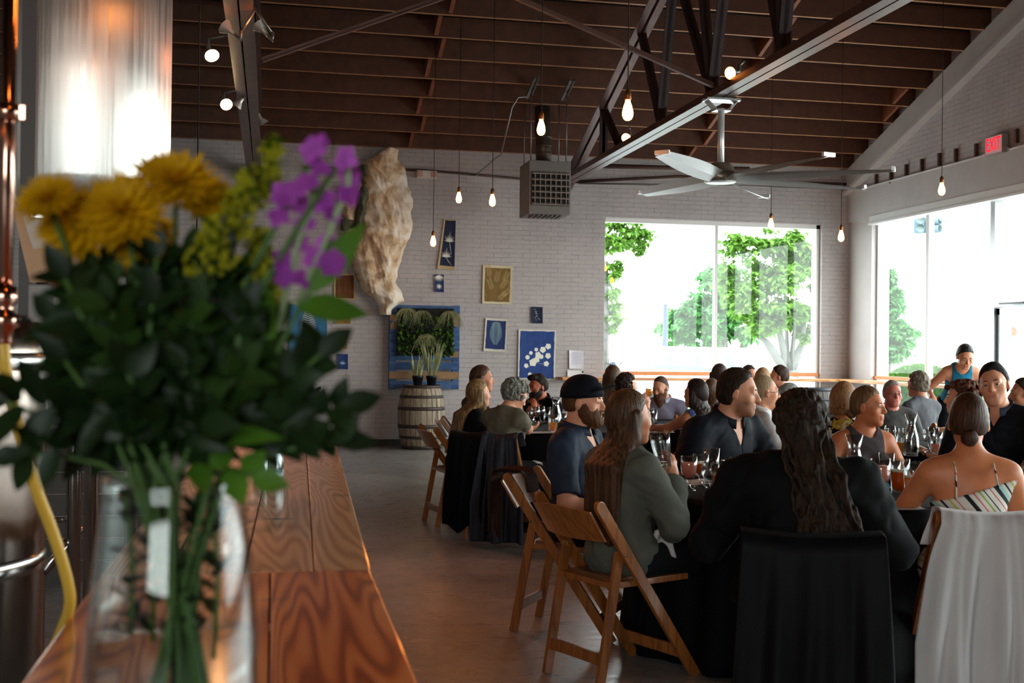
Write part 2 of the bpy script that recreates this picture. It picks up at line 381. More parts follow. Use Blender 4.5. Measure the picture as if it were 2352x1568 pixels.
def person(x,y,face,label,group=None,s=1.0,w=1.0,fem=False,lean=0.1,side=0.0,hyaw=0.0,hpitch=0.0,hroll=0.0,L=None,R=None,
           skin='#c08a6c',hair=None,top=None,bottom='#15161a',legs=True,h=0.008,z0=0.0,stand=False,beard=None,twist=0.0,seed=0,curl=(0.5,0.5),
           knees=(0.12,0.12),mat_hand=None,reach=0.44,elb=(0,0),palm=None,cat='person',collar=None,bottom_kind='trousers',shoes='#141212',brow=None):
    root=empty('person',(x,y,z0),math.radians(-face),label,cat,group)
    sc=s; N=np.array
    hip=N([0,0,0.535 if not stand else 0.93]); u=rotm('y',side)@rotm('x',-lean)@N([0,0,1.0]); Rt=rotm('z',-twist)@rotm('y',side)@rotm('x',-lean)
    sw=(0.150 if fem else 0.178)*w
    tl=0.0
    def T(p): return hip+Rt@N(p)
    torso=[ell(hip+N([0,-0.01,0.0]),(0.165*w*(1.02 if fem else 0.97),0.125*w,0.105),0.0),
           ell(T((0,0.0,0.14)),((0.118 if fem else 0.138)*w,0.098*w,0.13),0.08,Rt),
           ell(T((0,0.0,0.31)),((0.135 if fem else 0.16)*w,0.10*w,0.15),0.08,Rt),
           cap(T((-sw+0.03,-0.01,0.405)),T((sw-0.03,-0.01,0.405)),0.056*w,None,0.07),
           cap(T((-sw+0.06,-0.015,0.435)),T((0,-0.01,0.475)),0.04,0.045,0.05),cap(T((sw-0.06,-0.015,0.435)),T((0,-0.01,0.475)),0.04,0.045,0.05)]
    if fem: torso+=[ell(T((q*0.066,0.088*w,0.285)),(0.052,0.045,0.052),0.03,Rt) for q in (1,-1)]
    if w>1.15: torso.append(ell(T((0,0.05,0.1)),(0.15*w,0.11*w,0.13),0.08,Rt))
    nb=T((0,-0.005,0.47)); Rh=rotm('z',-(hyaw+twist))@rotm('y',hroll+side*0.5)@rotm('x',-(hpitch))
    hc=nb+Rt@N([0,0.012,0.055])+Rh@N([0,0.022,0.095])
    nr=0.048 if fem else 0.058
    neck=[cap(nb-u*0.03,hc+Rh@N([0,-0.025,-0.03]),nr*1.08,nr,0.035)]
    headp=xf(head_prims(fem),Rh,hc)
    # the head keeps its own crisp blends
    arms=[];hands=[];upper=[];fore=[]; wr={}
    a_,b_=0.285,0.245
    for sd,tgt,cv,ei in ((-1,L,curl[0],0),(1,R,curl[1],1)):
        S=T((sd*sw,-0.005,0.405))
        if tgt is None: tgt=(sd*0.13,0.34,0.64)
        tg=N(tgt[:3],float)
        pole=N([sd*0.75,-0.35,-1.0])+N([0,0,0]) if not elb[ei] else N(elb[ei])
        E_,W_=arm_ik(S,tg,a_,b_,pole)
        fd=unit(W_-E_)
        upper.append(cap(S,E_,0.053*w,0.041*w,0.03)); fore.append(cap(E_,W_,0.042*(0.9+0.1*w),0.027,0.02)); 
        hd=fd; nm=N([0,0,-1.0])
        if len(tgt)>3: nm=N(tgt[3],float)
        if len(tgt)>4: hd=N(tgt[4],float)
        hands+=hand_prims(W_,hd,nm,-sd if abs(nm[2])<2 else sd,cv,0.92 if fem else 1.0); wr[sd]=(E_,W_,fd)
    lg=[];shin=[];feet=[]
    for sd,kx in ((-1,knees[0]),(1,knees[1])):
        if stand: H=N([sd*0.09,0,0.9]);K=N([sd*0.10,0.03,0.5]);A=N([sd*0.10,0.0,0.09])
        else: H=hip+N([sd*0.085,0.02,-0.01]);K=N([sd*kx,reach,0.50]);A=N([sd*kx*0.9,reach-0.02,0.09])
        lg.append(cap(H,K,0.088*w,0.062,0.03)); shin.append(cap(K,A,0.058,0.038,0.02)); feet+=[cap(A-N([0,0.03,0.045]),A+N([0,0.13,-0.05]),0.036,0.03,0.02)]
    body=torso+neck+upper+fore+hands+(lg+shin+feet if legs else [])
    seedk=seed
    bprims=body+headp
    if h<=0.0065 or True:
        me=sdf_mesh('body',bprims,h)
    co=np.empty(len(me.vertices)*3,np.float32); me.vertices.foreach_get('co',co); co=co.reshape(-1,3)
    hl=(co-hc.astype(np.float32))@Rh.astype(np.float32)      # head-local coordinates
    tint=np.ones((len(co),4),np.float32)
    lip=np.exp(-(((hl[:,0])/0.021)**4+((hl[:,2]+0.0595)/0.011)**4+((hl[:,1]-0.095)/0.018)**4))
    tint[:,:3]*=1-lip[:,None]*N([0.22,0.55,0.50])*(1.0 if fem else 0.7)
    if beard and beard[0]=='stubble':
        m=np.clip((-0.028-hl[:,2])/0.015,0,1)*np.clip((hl[:,1]+0.01)/0.02,0,1)*(np.linalg.norm(hl,axis=1)<0.15)*(1-lip); tint[:,:3]*=1-m[:,None]*0.45
    at=me.attributes.new('tint','FLOAT_COLOR','POINT'); at.data.foreach_set('color',tint.ravel())
    sm_=skin_mat('skin',skin); bo=mesh_obj('body',me,sm_,root); bo.scale=(1,1,1)
    R3=Matrix(Rh.tolist()); hcv=Vector(hc.tolist())
    for q in (1,-1):
        e=MB(); e.sphere((0,0,0),0.0135,14,10); e.sphere((0,0.0085,0),(0.0080,0.0056,0.0080),12,8,mi=1)
        eo=e.build('eye',[EYE_W,IRIS],root); eo.location=hcv+R3@Vector((q*0.031,0.0765,0.0055)); eo.rotation_euler=R3.to_euler()
        if hair and hair.get('style')!='x':
            b=MB(); bc=brow or hair['c1']
            b.tube([(q*0.014,0.0925,0.026),(q*0.03,0.0925,0.031),(q*0.047,0.078,0.027)],[0.0022,0.0032,0.0015],6)
            bb=b.build('eyebrow',plain('brow_'+bc,bc,0.7),root); bb.location=hcv; bb.rotation_euler=R3.to_euler()
    # hair
    if hair:
        st=hair['style']; hp=[]; infl=hair.get('vol',0.012)*(0.7 if hair['style']=='short' else 1); HL=hair.get('line',(0,0.028) if hair['style'] in('short','bun') else (0,0)); Wd=lambda p:hc+Rh@N(p,float)
        hp=xf([ell((0,-0.014,0.038),(0.073,0.094,0.092),0.0),ell((0,-0.03,-0.01),(0.069,0.076,0.075),0.03)],Rh,hc)
        free=[]
        if st=='short' and hair.get('quiff'): hp+=xf([ell((0,0.055,0.105),(0.05,0.035,0.025),0.03)],Rh,hc)
        if st in('bun','updo'):
            bz=hair.get('bun',(0,-0.115,-0.02)); free+=xf([ell(bz,hair.get('bunr',(0.036,0.028,0.034)),0.01)],Rh,hc)
        if st=='long':
            Lh=hair.get('len',0.35); back=Wd((0,-0.075,0.0)); bx=Rt@N([1,0,0])
            end=T((0,-0.125*w,0.42-Lh)) if hair.get('follow',True) else N([back[0],back[1]-0.02,back[2]-Lh])
            mid=T((0,-0.115*w,0.40)); hx=Rh@N([1,0,0])
            for k_ in range(-3,4):
                o=k_/3.0; p0=Wd((o*0.070,-0.045-0.02*(1-abs(o))+0.028*abs(o)**3,0.02)); p1=Wd((o*0.080,-0.065+0.035*abs(o)**2,-0.09)); p2=mid+bx*o*0.070*hair.get('wide',1); p3=end+bx*o*0.075*hair.get('wide',1)+N([0,0,0.035*abs(o)*(1+0.3*math.sin(seed+k_))])
                free+=[cap(p0,p1,0.034,0.033,0.02),cap(p1,p2,0.033,0.032,0.02),cap(p2,p3,0.032,0.02,0.02)]
            for q in hair.get('front',()):
                p0=Wd((q*0.076,0.0,0.02)); p1=Wd((q*0.083,0.02,-0.08)); p2=T((q*0.085,0.085,0.36)); p3=T((q*0.09,0.11,0.42-hair.get('flen',0.25)))
                free+=[cap(p0,p1,0.02,0.022,0.02),cap(p1,p2,0.022,0.024,0.02),cap(p2,p3,0.024,0.012,0.02)]
        if st=='bob':
            for k_ in range(-4,5):
                an=k_/4*2.0; dx,dy=math.sin(an),-math.cos(an); free+=xf([cap((dx*0.07,dy*0.08,0.03),(dx*0.085,dy*0.092,-0.065*hair.get('len',1)),0.026,0.024,0.02)],Rh,hc)
        if st=='curly':
            rr=random.Random(seed+5); n_=hair.get('n',90); R0=hair.get('rad',(0.095,0.115,0.11)); low=hair.get('low',-0.06)
            for _ in range(n_):
                th=rr.uniform(0,2*PI); cz=rr.uniform(-0.75,1); sz=math.sqrt(1-cz*cz); p=(R0[0]*sz*math.cos(th),-0.014+R0[1]*sz*math.sin(th),0.03+R0[2]*cz)
                if p[1]>0.03 and p[2]<0.075: continue
                if p[2]<low: continue
                free+=xf([ell(p,rr.uniform(0.010,0.021),0.006)],Rh,hc)
            if hair.get('tail'):
                Lh=hair['tail']; m0=T((0,-0.13*w,0.36))
                free.append(cap(Wd((0,-0.06,-0.04)),T((hair.get('tx',0)*0.9,-0.10*w,0.44-Lh)),0.07,0.06,0.02))
                for _ in range(70):
                    ph_=rr.random()*6; a0=Wd((rr.uniform(-0.09,0.09),rr.uniform(-0.11,-0.03),-0.02)); pe=T((rr.uniform(-0.13,0.13)+hair.get('tx',0),-0.12*w-rr.random()*0.02,0.42-Lh*rr.uniform(0.75,1.1))); pl=a0; rs_=rr.uniform(0.006,0.010)
                    for q_ in range(1,9):
                        tt=q_/8; pn=a0*(1-tt)+pe*tt+N([math.sin(ph_+tt*15)*0.012,math.cos(ph_*2+tt*13)*0.008-0.02*math.sin(tt*PI),0]); free.append(cap(pl,pn,rs_,rs_*(1.05-0.5*tt),0.004)); pl=pn
        gro=hair.get('groove',0.0022)
        Rhf=Rh.astype(np.float32); hcf=hc.astype(np.float32)
        hl_front,hl_back=HL
        def post(f,X,Y,Z,R_=Rhf,c_=hcf):
            xl=(X-c_[0])*R_[0,0]+(Y-c_[1])*R_[1,0]+(Z-c_[2])*R_[2,0]; yl=(X-c_[0])*R_[0,1]+(Y-c_[1])*R_[1,1]+(Z-c_[2])*R_[2,1]; zl=(X-c_[0])*R_[0,2]+(Y-c_[1])*R_[1,2]+(Z-c_[2])*R_[2,2]
            g=hairline(yl,(hl_front,hl_back))-zl
            nz=wav(xl,yl,zl*0.15,170,0.004,seed,4); g=g+nz; f=f+infl*0.8*np.exp(-np.clip(-g,0,1)/0.016)
            return smax(f,g,0.01)+ (gro*np.sin(np.arctan2(xl,yl+0.02)*38+4*np.sin(zl*22)) +(wav(xl,yl,zl,55,0.0028,seed+7) if st=='short' and infl>0.006 else 0) if st!='curly' else wav(xl,yl,zl,120,0.004,seed))
        capm=sdf_mesh('hair',hp,h,inflate=infl,post=post) if st!='curly' else sdf_mesh('hair',hp,h,inflate=infl,post=post)
        hm=hair_mat('hair_'+hair['c1'],hair['c1'],hair['c2'],0.62 if st in('curly','short') else 0.42)
        if free:
            def post2(f,X,Y,Z):
                return f+wav(X,Y,Z*0.06,200,0.0022,seed,5)
            fm=sdf_mesh('hairf',free,h,post=post2)
            bm=bmesh.new(); 
            if capm: bm.from_mesh(capm)
            bm.from_mesh(fm); bm.to_mesh(capm if capm else fm); bm.free(); tgt_=capm if capm else fm
            tgt_.polygons.foreach_set('use_smooth',np.ones(len(tgt_.polygons),bool)); capm=tgt_; capm.name='hair'
        if capm: mesh_obj('hair',capm,hm,root)
    if beard and beard[0] in('full','short'):
        bl=beard[2] if len(beard)>2 else 0.0
        bp=xf([ell((0,0.022,-0.02),(0.064,0.070,0.087),0.0),ell((0,0.036,-0.064),(0.058,0.057,0.047+bl*0.3),0.03),cap((-0.012,0.074,-0.096),(0.012,0.074,-0.096),0.022,None,0.03),cap((-0.016,0.089,-0.046),(0.016,0.089,-0.046),0.008,None,0.01),cap((-0.05,0.03,-0.04),(0,0.06,-0.095),0.014,None,0.02),cap((0.05,0.03,-0.04),(0,0.06,-0.095),0.014,None,0.02)],Rh,hc)
        if bl: bp+=xf([cap((0,0.07,-0.1),(0,0.075,-0.1-bl),0.045,0.022,0.03)],Rh,hc)
        Rhf=Rh.astype(np.float32); hcf=hc.astype(np.float32)
        def postb(f,X,Y,Z,R_=Rhf,c_=hcf):
            xl=(X-c_[0])*R_[0,0]+(Y-c_[1])*R_[1,0]+(Z-c_[2])*R_[2,0]; yl=(X-c_[0])*R_[0,1]+(Y-c_[1])*R_[1,1]+(Z-c_[2])*R_[2,1]; zl=(X-c_[0])*R_[0,2]+(Y-c_[1])*R_[1,2]+(Z-c_[2])*R_[2,2]
            up_=-0.036+np.clip((np.abs(xl)-0.028)/0.03,0,1)*0.045
            f=smax(f,zl-up_,0.008); mouth=np.sqrt((xl/2.0)**2+((yl-0.1)/2.5)**2+((zl+0.06)*1.0)**2)-0.0085
            return smax(f,-mouth,0.004)+wav(xl,yl,zl*0.4,260,0.0015,seed)
        bm_=sdf_mesh('beard',bp,min(h,0.007),inflate=0.006 if beard[0]=='full' else 0.002,post=postb)
        if bm_: mesh_obj('beard',bm_,hair_mat('beard_'+beard[1],beard[1],hair['c2'] if hair else beard[1],0.5,0.3),root)
    # top garment
    if top:
        k_=top.get('kind','tee'); mt=top['mat']; gp=list(torso); sl=top.get('sleeve',0.6)
        if top.get('hem',0)>0: pass
        for i,sd in enumerate((-1,1)):
            E_,W_,fd=wr[sd]; S=T((sd*sw,-0.005,0.405))
            if sl>0:
                f_=min(sl,1.0); gp.append(cap(S,S+(E_-S)*f_,0.058*w,(0.052 if sl<1 else 0.044)*w,0.03,sl<1))
            if sl>1: gp.append(cap(E_,E_+(W_-E_)*(sl-1),0.044*w,0.034,0.02,True))
        if top.get('skirt'): gp+=[cap(c[1],c[2]*0.9+c[1]*0.1,c[3]*1.1,c[4]*1.25,0.05) for c in lg]
        nbf=nb.astype(np.float32); infl=top.get('infl',0.011); vneck=top.get('v',0.0); nrad=top.get('nr',0.066); wr_amp=top.get('wr',0.004)
        upp=T((0,0,0.6))-T((0,0,0)); upv=unit(upp); lowz=top.get('low',None); inv=Rt.astype(np.float32); hp0=hip.astype(np.float32); hem=top.get('hemz',0.0 if not top.get('skirt') else -9)
        def postg(f,X,Y,Z):
            xl=(X-hp0[0])*inv[0,0]+(Y-hp0[1])*inv[1,0]+(Z-hp0[2])*inv[2,0]; yl=(X-hp0[0])*inv[0,1]+(Y-hp0[1])*inv[1,1]+(Z-hp0[2])*inv[2,1]; zl=(X-hp0[0])*inv[0,2]+(Y-hp0[1])*inv[1,2]+(Z-hp0[2])*inv[2,2]
            f=f+np.clip(wav(xl,yl,zl,28,wr_amp,seed+11,6)+wav(xl,yl,zl*1.2,60,wr_amp*0.35,seed+12,4),-1,0.0055)
            cyl=np.sqrt(xl**2+(yl-0.0)**2)-nrad; f=smax(f,-np.maximum(cyl,0.40+0.03*(yl<0)-zl),0.01)
            if vneck: f=smax(f,-np.maximum(np.abs(xl)-0.5*np.clip(zl-(0.44-vneck),0,1)*1.0, np.maximum(-yl,0.3-zl)),0.006)
            if hem>-5: f=np.maximum(f,(hem-0.06)-zl) if not stand else f
            if top.get('tank'):
                f=smax(f,np.minimum(np.abs(xl)-top['tank'],zl-0.33),0.01)
            if top.get('strapless') is not None: f=smax(f,zl-(top['strapless']+top.get('tilt',0)*xl),0.008)
            return f
        gm=sdf_mesh('shirt',gp,h,inflate=infl,post=postg)
        nmn=top.get('name','shirt'); mesh_obj(nmn,gm,mt,root)
        if collar:
            c=MB(); n_=20; Rm=Matrix(Rt.tolist()); vs=[]
            for i in range(n_+1):
                a=-PI*0.5+ (i/n_)*2*PI*0.86+0.22*PI*0.62; a=PI/2+0.35+ (2*PI-0.7)*i/n_
                r0=nr+0.020; fl=0.010
                for rr_,zz in ((r0,-0.008),(r0+0.003,0.036),(r0+0.006,0.038),(r0+0.024,0.004-0.012*(abs(i-n_/2)/(n_/2))**2),(r0+0.020,0.002-0.012*(abs(i-n_/2)/(n_/2))**2),(r0+0.004,0.030)):
                    vs.append(Vector(nb.tolist())+Rm@Vector((math.cos(a)*rr_,math.sin(a)*rr_*0.95+0.0,zz+0.012-0.022*math.sin(a))))
            c.add(vs,[(i*6+k,i*6+(k+1)%6,(i+1)*6+(k+1)%6,(i+1)*6+k) for i in range(n_) for k in range(6)],0,True)
            c.build('collar',collar if not isinstance(collar,bool) else mt,root)
    if legs and bottom:
        if bottom_kind=='trousers': bp=[torso[0]]+lg+[cap(c[1],c[2],c[3]*1.08,0.055,0.03,True) for c in shin]
        elif bottom_kind=='shorts': bp=[torso[0]]+[cap(c[1],c[2]*0.85+c[1]*0.15,c[3]*1.05,c[4]*1.15,0.03,True) for c in lg]
        else: bp=[torso[0]]+[cap(c[1],c[2],c[3]*1.1,c[4]*1.3,0.06) for c in lg]
        bm_=sdf_mesh(bottom_kind,bp,max(h,0.008),inflate=0.009,post=lambda f,X,Y,Z:f+wav(X,Y,Z,30,0.003,seed+3))
        mesh_obj('trousers' if bottom_kind=='trousers' else bottom_kind,bm_,cloth_mat('cloth_'+bottom,bottom) if isinstance(bottom,str) else bottom,root)
        fm=sdf_mesh('shoes',[f_ for f_ in feet],max(h,0.008),inflate=0.008)
        if shoes: mesh_obj('shoes',fm,plain('shoe_'+shoes,shoes,0.5),root)
    info=dict(root=root,hc=hcv,R=R3,nb=Vector(nb.tolist()),T=lambda p:Vector(T(p).tolist()),wr={k_:(Vector(v[0].tolist()),Vector(v[1].tolist()),Vector(v[2].tolist())) for k_,v in wr.items()},Rt=Matrix(Rt.tolist()))
    root.scale=(s,s,s)
    return info
def glasses(P,col='#1a1612',r=0.02):
    m=MB(); 
    for q in (1,-1):
        m.tube([(q*0.031+math.cos(a)*r*1.15,0.106-abs(math.cos(a)*q-0)*0.003,0.004+math.sin(a)*r*0.85) for a in [2*PI*k/16 for k in range(17)]],0.0016,6)
        m.tube([(q*0.054,0.102,0.008),(q*0.078,0.06,0.01),(q*0.085,0.0,0.008),(q*0.085,-0.02,-0.006)],0.0015,6)
    m.tube([(-0.009,0.108,0.008),(0,0.111,0.011),(0.009,0.108,0.008)],0.0015,6)
    o=m.build('spectacles',plain('spectacle_frame_'+col,col,0.3),P['root']); o.location=P['hc']; o.rotation_euler=P['R'].to_euler(); return o
# ---------------------------------------------------------------- the room
ZT, ZB = 3.43, 0.32
def brick_mat(name, col, plane, mort=0.55, bump=0.5):
    t=MT(name,col,0.62,spec=0.35); c=lin(col)
    tcn=t.n('ShaderNodeTexCoord'); sp=t.n('ShaderNodeSeparateXYZ'); cb=t.n('ShaderNodeCombineXYZ'); t.l(tcn.outputs['Object'],sp.inputs[0])
    t.l(sp.outputs['X' if plane=='xz' else 'Y'],cb.inputs[0]); t.l(sp.outputs['Z'],cb.inputs[1])
    n0=t.n('ShaderNodeTexNoise'); n0.inputs['Scale'].default_value=3.5; n0.inputs['Detail'].default_value=3; t.l(tcn.outputs['Object'],n0.inputs['Vector'])
    wm=t.n('ShaderNodeVectorMath',operation='SCALE'); wm.inputs['Scale'].default_value=0.018; t.l(n0.outputs['Color'],wm.inputs[0])
    va=t.n('ShaderNodeVectorMath',operation='ADD'); t.l(cb.outputs[0],va.inputs[0]); t.l(wm.outputs[0],va.inputs[1])
    b=t.n('ShaderNodeTexBrick'); b.inputs['Scale'].default_value=1.0; b.inputs['Brick Width'].default_value=0.215; b.inputs['Row Height'].default_value=0.068
    b.inputs['Mortar Size'].default_value=0.0042; b.inputs['Mortar Smooth'].default_value=0.25; b.inputs['Bias'].default_value=-0.2
    b.inputs['Color1'].default_value=(1,1,1,1); b.inputs['Color2'].default_value=(0.93,0.93,0.93,1); b.inputs['Mortar'].default_value=(mort,mort,mort,1)
    t.l(va.outputs[0],b.inputs['Vector'])
    # paint fills some joints, others stay open
    n1=t.noise(tcn.outputs['Object'],2.2,4); n2=t.noise(tcn.outputs['Object'],9,5)
    gap=t.ramp(n2,[(0.35,(0,0,0)),(0.6,(1,1,1))])
    bc=t.mix(gap,b.outputs['Color'],t.mix(0.75,b.outputs['Color'],(0.95,0.95,0.95,1)))
    base=t.ramp(n1,[(0.25,shade(c,0.88)),(0.75,shade(c,1.08))])
    t.base(t.mix(1.0,base,bc,'MULTIPLY'))
    hb=t.mix(0.25,b.outputs['Fac'],n2); inv=t.n('ShaderNodeInvert'); t.l(hb,inv.inputs['Color']); t.bump(inv.outputs[0],bump,0.012)
    return t.m
BRICK_XZ=brick_mat('painted_brick_back','#b3aaa8','xz'); BRICK_YZ=brick_mat('painted_brick_side','#b3aaa8','yz')
PLASTER=plain('painted_plaster','#b4adaa',0.6,var=0.06,vs=3,bump=0.25)
FRAME_W=plain('window_frame_paint','#cfcdca',0.45); FRAME_G=plain('aluminium_frame','#8d9092',0.35,metal=0.6)
def glass_pane_mat():
    t=MT('window_glass',(1,1,1,1)); nt=t.nt; tr=nt.nodes.new('ShaderNodeBsdfTransparent'); tr.inputs[0].default_value=(0.93,0.97,0.95,1)
    g=nt.nodes.new('ShaderNodeBsdfGlossy'); g.inputs['Roughness'].default_value=0.0; mx=nt.nodes.new('ShaderNodeMixShader'); mx.inputs[0].default_value=0.02
    nt.links.new(tr.outputs[0],mx.inputs[1]); nt.links.new(g.outputs[0],mx.inputs[2]); nt.links.new(mx.outputs[0],t.out.inputs[0]); return t.m
PANE=glass_pane_mat()
def struct(o): o['kind']='structure'; return o
# floor: sealed concrete
t=MT('sealed_concrete','#77726c',0.35); v=t.coord(); n1=t.noise(v,0.9,6,0.65,0.6); n2=t.noise(v,6,6,0.7); n3=t.noise(t.coord((1,3.5,1)),5,5,0.7)
a=t.ramp(n1,[(0.3,'#86827e'),(0.55,'#a6a29e'),(0.75,'#b4b1ae')]); b=t.ramp(n2,[(0.35,(0.75,0.74,0.73)),(0.65,(1,1,1))]); t.base(t.mix(1.0,a,b,'MULTIPLY'))
t.rough(t.ramp(n3,[(0.3,(0.22,)*3),(0.7,(0.42,)*3)])); t.bump(n3,0.12,0.01); FLOOR=t.m
m=MB(); m.box(((LEFT_X+WALL_X)/2,(REAR_Y+WALL_Y)/2,-0.1),(WALL_X-LEFT_X,WALL_Y-REAR_Y,0.2)); struct(m.build('floor',FLOOR))
def wall_panel(name, rects, mat):   # rects: (c, d)
    m=MB()
    for c,d in rects: m.box(c,d)
    return struct(m.build(name,mat))
WX1,WX2=4.91,8.44
tk=0.35; yb=WALL_Y+tk/2
wall_panel('wall_back',[(((LEFT_X-0.3+WX1)/2,yb,2.3),(WX1-LEFT_X+0.3,tk,4.6)),(((WX1+WX2)/2,yb,(ZT+4.6)/2),(WX2-WX1,tk,4.6-ZT)),(((WX1+WX2)/2,yb,ZB/2),(WX2-WX1,tk,ZB)),(((WX2+WALL_X+0.3)/2,yb,2.3),(WALL_X+0.3-WX2,tk,4.6))],BRICK_XZ)
# side wall: opening from y=0 to y=16.35
SY0,SY1=0.0,16.35; xs=WALL_X+0.15
wall_panel('wall_right',[((xs,(SY1+WALL_Y)/2,2.2),(0.3,WALL_Y-SY1,4.4)),((xs,(REAR_Y+SY0)/2,2.2),(0.3,SY0-REAR_Y,4.4)),((xs,(SY0+SY1)/2,ZB/2),(0.3,SY1-SY0,ZB))],PLASTER)
ROOF_S=0.345; ZE=4.27; RIDGE_Y=5.03
def roofz(y): return ZE+ROOF_S*(WALL_Y-y) if y>RIDGE_Y else ZE+ROOF_S*(WALL_Y-RIDGE_Y)-ROOF_S*(RIDGE_Y-y)
def gable(name,x,th,z0,y0,y1,mat):
    ys=[y1,RIDGE_Y,y0]; poly=[(y0,z0),(y1,z0)]+[(y,roofz(y)+0.3) for y in ys]
    T=Matrix(((0,0,1,0),(1,0,0,0),(0,1,0,0),(0,0,0,1))); m=MB(); m.prism(poly,x,x+th,0,T); return struct(m.build(name,mat))
gable('wall_right',WALL_X,0.3,3.95,REAR_Y,WALL_Y,BRICK_YZ)
m=MB(); m.box((WALL_X+0.13,(SY0+WALL_Y)/2,(ZT+0.04+3.97)/2),(0.34,WALL_Y-SY0,3.97-ZT-0.04)); struct(m.build('trim_1',PLASTER))
m=MB(); m.box((WALL_X+0.10,(SY0+SY1)/2,ZT+0.01),(0.30,SY1-SY0,0.12)); m.box((WALL_X+0.03,(SY0+SY1)/2,ZT-0.05),(0.2,SY1-SY0,0.03)); struct(m.build('trim_2',FRAME_W))
gable('wall_left',LEFT_X-0.3,0.3,0,REAR_Y,WALL_Y,plain('dark_wall','#6a6664',0.8))
RX0,RX1,RZ0,RZ1=-5.3,-0.5,0.95,4.05; RM=plain('rear_wall','#6e6864',0.8)
wall_panel('wall_rear',[(((LEFT_X-0.3+RX0)/2,REAR_Y-0.15,2.6),(RX0-LEFT_X+0.3,0.3,5.2)),(((RX1+WALL_X+0.3)/2,REAR_Y-0.15,2.6),(WALL_X+0.3-RX1,0.3,5.2)),(((RX0+RX1)/2,REAR_Y-0.15,RZ0/2),(RX1-RX0,0.3,RZ0)),(((RX0+RX1)/2,REAR_Y-0.15,(RZ1+5.2)/2),(RX1-RX0,0.3,5.2-RZ1))],RM)
for i in range(2):
    wn=empty('window_%d'%(i+20),(RX0+1.2+2.4*i,REAR_Y-0.15,RZ0)); wn['kind']='structure'; m=MB(); H2=RZ1-RZ0
    for x_ in (-1.17,0,1.17): m.box((x_,0,H2/2),(0.06,0.1,H2))
    for z_ in (0.03,H2*0.33,H2*0.66,H2-0.03): m.box((0,0,z_),(2.4,0.1,0.06))
    m.build('window_frame',plain('dark_window_frame','#3a3a3c',0.5),wn); MB().box((0,0,H2/2),(2.3,0.008,H2-0.06)).build('pane',PANE,wn)
# sloping gable trim under the roof on the side wall
for nm,off,w_,x_ in (('trim_3',0.17,0.34,0.09),('trim_4',0.35,0.05,0.13)):
    m=MB(); y0=RIDGE_Y
    m.beam((WALL_X-x_/2,y0,roofz(y0)-off),(WALL_X-x_/2,WALL_Y-0.02,roofz(WALL_Y)-off),x_,w_); struct(m.build(nm,PLASTER))
# baseboards
m=MB(); m.box(((LEFT_X+WX1)/2,WALL_Y-0.01,0.05),(WX1-LEFT_X,0.02,0.1)); struct(m.build('baseboard_back',plain('dark_base','#3a3430',0.7)))
# back window
def window(name,mk): return struct(empty(name,mk))
wn=empty('window_1',((WX1+WX2)/2,WALL_Y+0.12,ZB)); wn['kind']='structure'
m=MB(); W_=WX2-WX1; H_=ZT-ZB
m.box((0,0,H_-0.03),(W_,0.1,0.06)); m.box((0,0,0.03),(W_,0.1,0.06)); m.box((W_/2-0.03,0,H_/2),(0.06,0.1,H_)); m.box((-W_/2+0.012,0,H_/2),(0.024,0.1,H_)); m.box((0.05,0,H_/2),(0.05,0.08,H_-0.1))
m.build('window_frame',FRAME_W,wn)
m=MB(); m.box((0,0.0,H_/2),(W_-0.05,0.008,H_-0.08)); m.build('pane',PANE,wn)
m=MB(); m.box((0,-0.03,0.76),(W_,0.09,0.06)); m.build('window_rail',plain('rail_wood','#c7804a',0.45,var=0.12,vs=8),wn)
# side windows: mullions split them
fr=[(16.35,14.94),(14.94,13.43),(12.15,10.4),(10.4,8.6),(8.6,6.8),(6.8,5.0),(5.0,3.2),(3.2,1.6),(1.6,0.0)]
for i,(ya,yb_) in enumerate(fr):
    wn=empty('window_%d'%(i+2),(WALL_X+0.12,(ya+yb_)/2,ZB)); wn['kind']='structure'; L_=ya-yb_
    m=MB(); m.box((0,0,H_-0.03),(0.08,L_,0.06)); m.box((0,0,0.03),(0.08,L_,0.06)); m.box((0,L_/2-0.02,H_/2),(0.08,0.045,H_)); m.box((0,-L_/2+0.02,H_/2),(0.08,0.045,H_))
    m.build('window_frame',FRAME_W,wn); m=MB(); m.box((0,0,H_/2),(0.008,L_-0.06,H_-0.08)); m.build('pane',PANE,wn)
    m=MB(); m.box((-0.03,0,0.74),(0.08,L_,0.05)); m.build('window_rail',plain('rail_wood','#c7804a',0.45,var=0.12,vs=8),wn)
# glazed door
dr=empty('door_1',(WALL_X+0.12,(13.43+12.15)/2,0)); dr['kind']='structure'; L_=1.28
m=MB(); m.box((0,L_/2-0.04,ZT/2),(0.12,0.09,ZT)); m.box((0,-L_/2+0.04,ZT/2),(0.12,0.09,ZT)); m.box((0,0,2.09),(0.14,L_,0.13)); m.box((0,0,ZT-0.03),(0.12,L_,0.06)); m.build('door_frame',FRAME_G,dr)
m=MB(); m.box((0,L_/2-0.11,1.0),(0.05,0.07,2.02)); m.box((0,-L_/2+0.11,1.0),(0.05,0.07,2.02)); m.box((0,0,1.97),(0.05,L_-0.16,0.08)); m.box((0,0,0.12),(0.05,L_-0.16,0.22)); lf=m.build('door_leaf',FRAME_G,dr)
m=MB(); m.box((0,0,1.1),(0.008,L_-0.28,1.7)); m.box((0,0,2.76),(0.008,L_-0.15,1.2)); m.build('pane',PANE,dr)
m=MB(); m.tube([(-0.03,-0.45,1.0),(-0.08,-0.45,1.0),(-0.08,-0.45,1.25),(-0.03,-0.45,1.25)],0.012,8); m.build('door_handle',FRAME_G,lf)
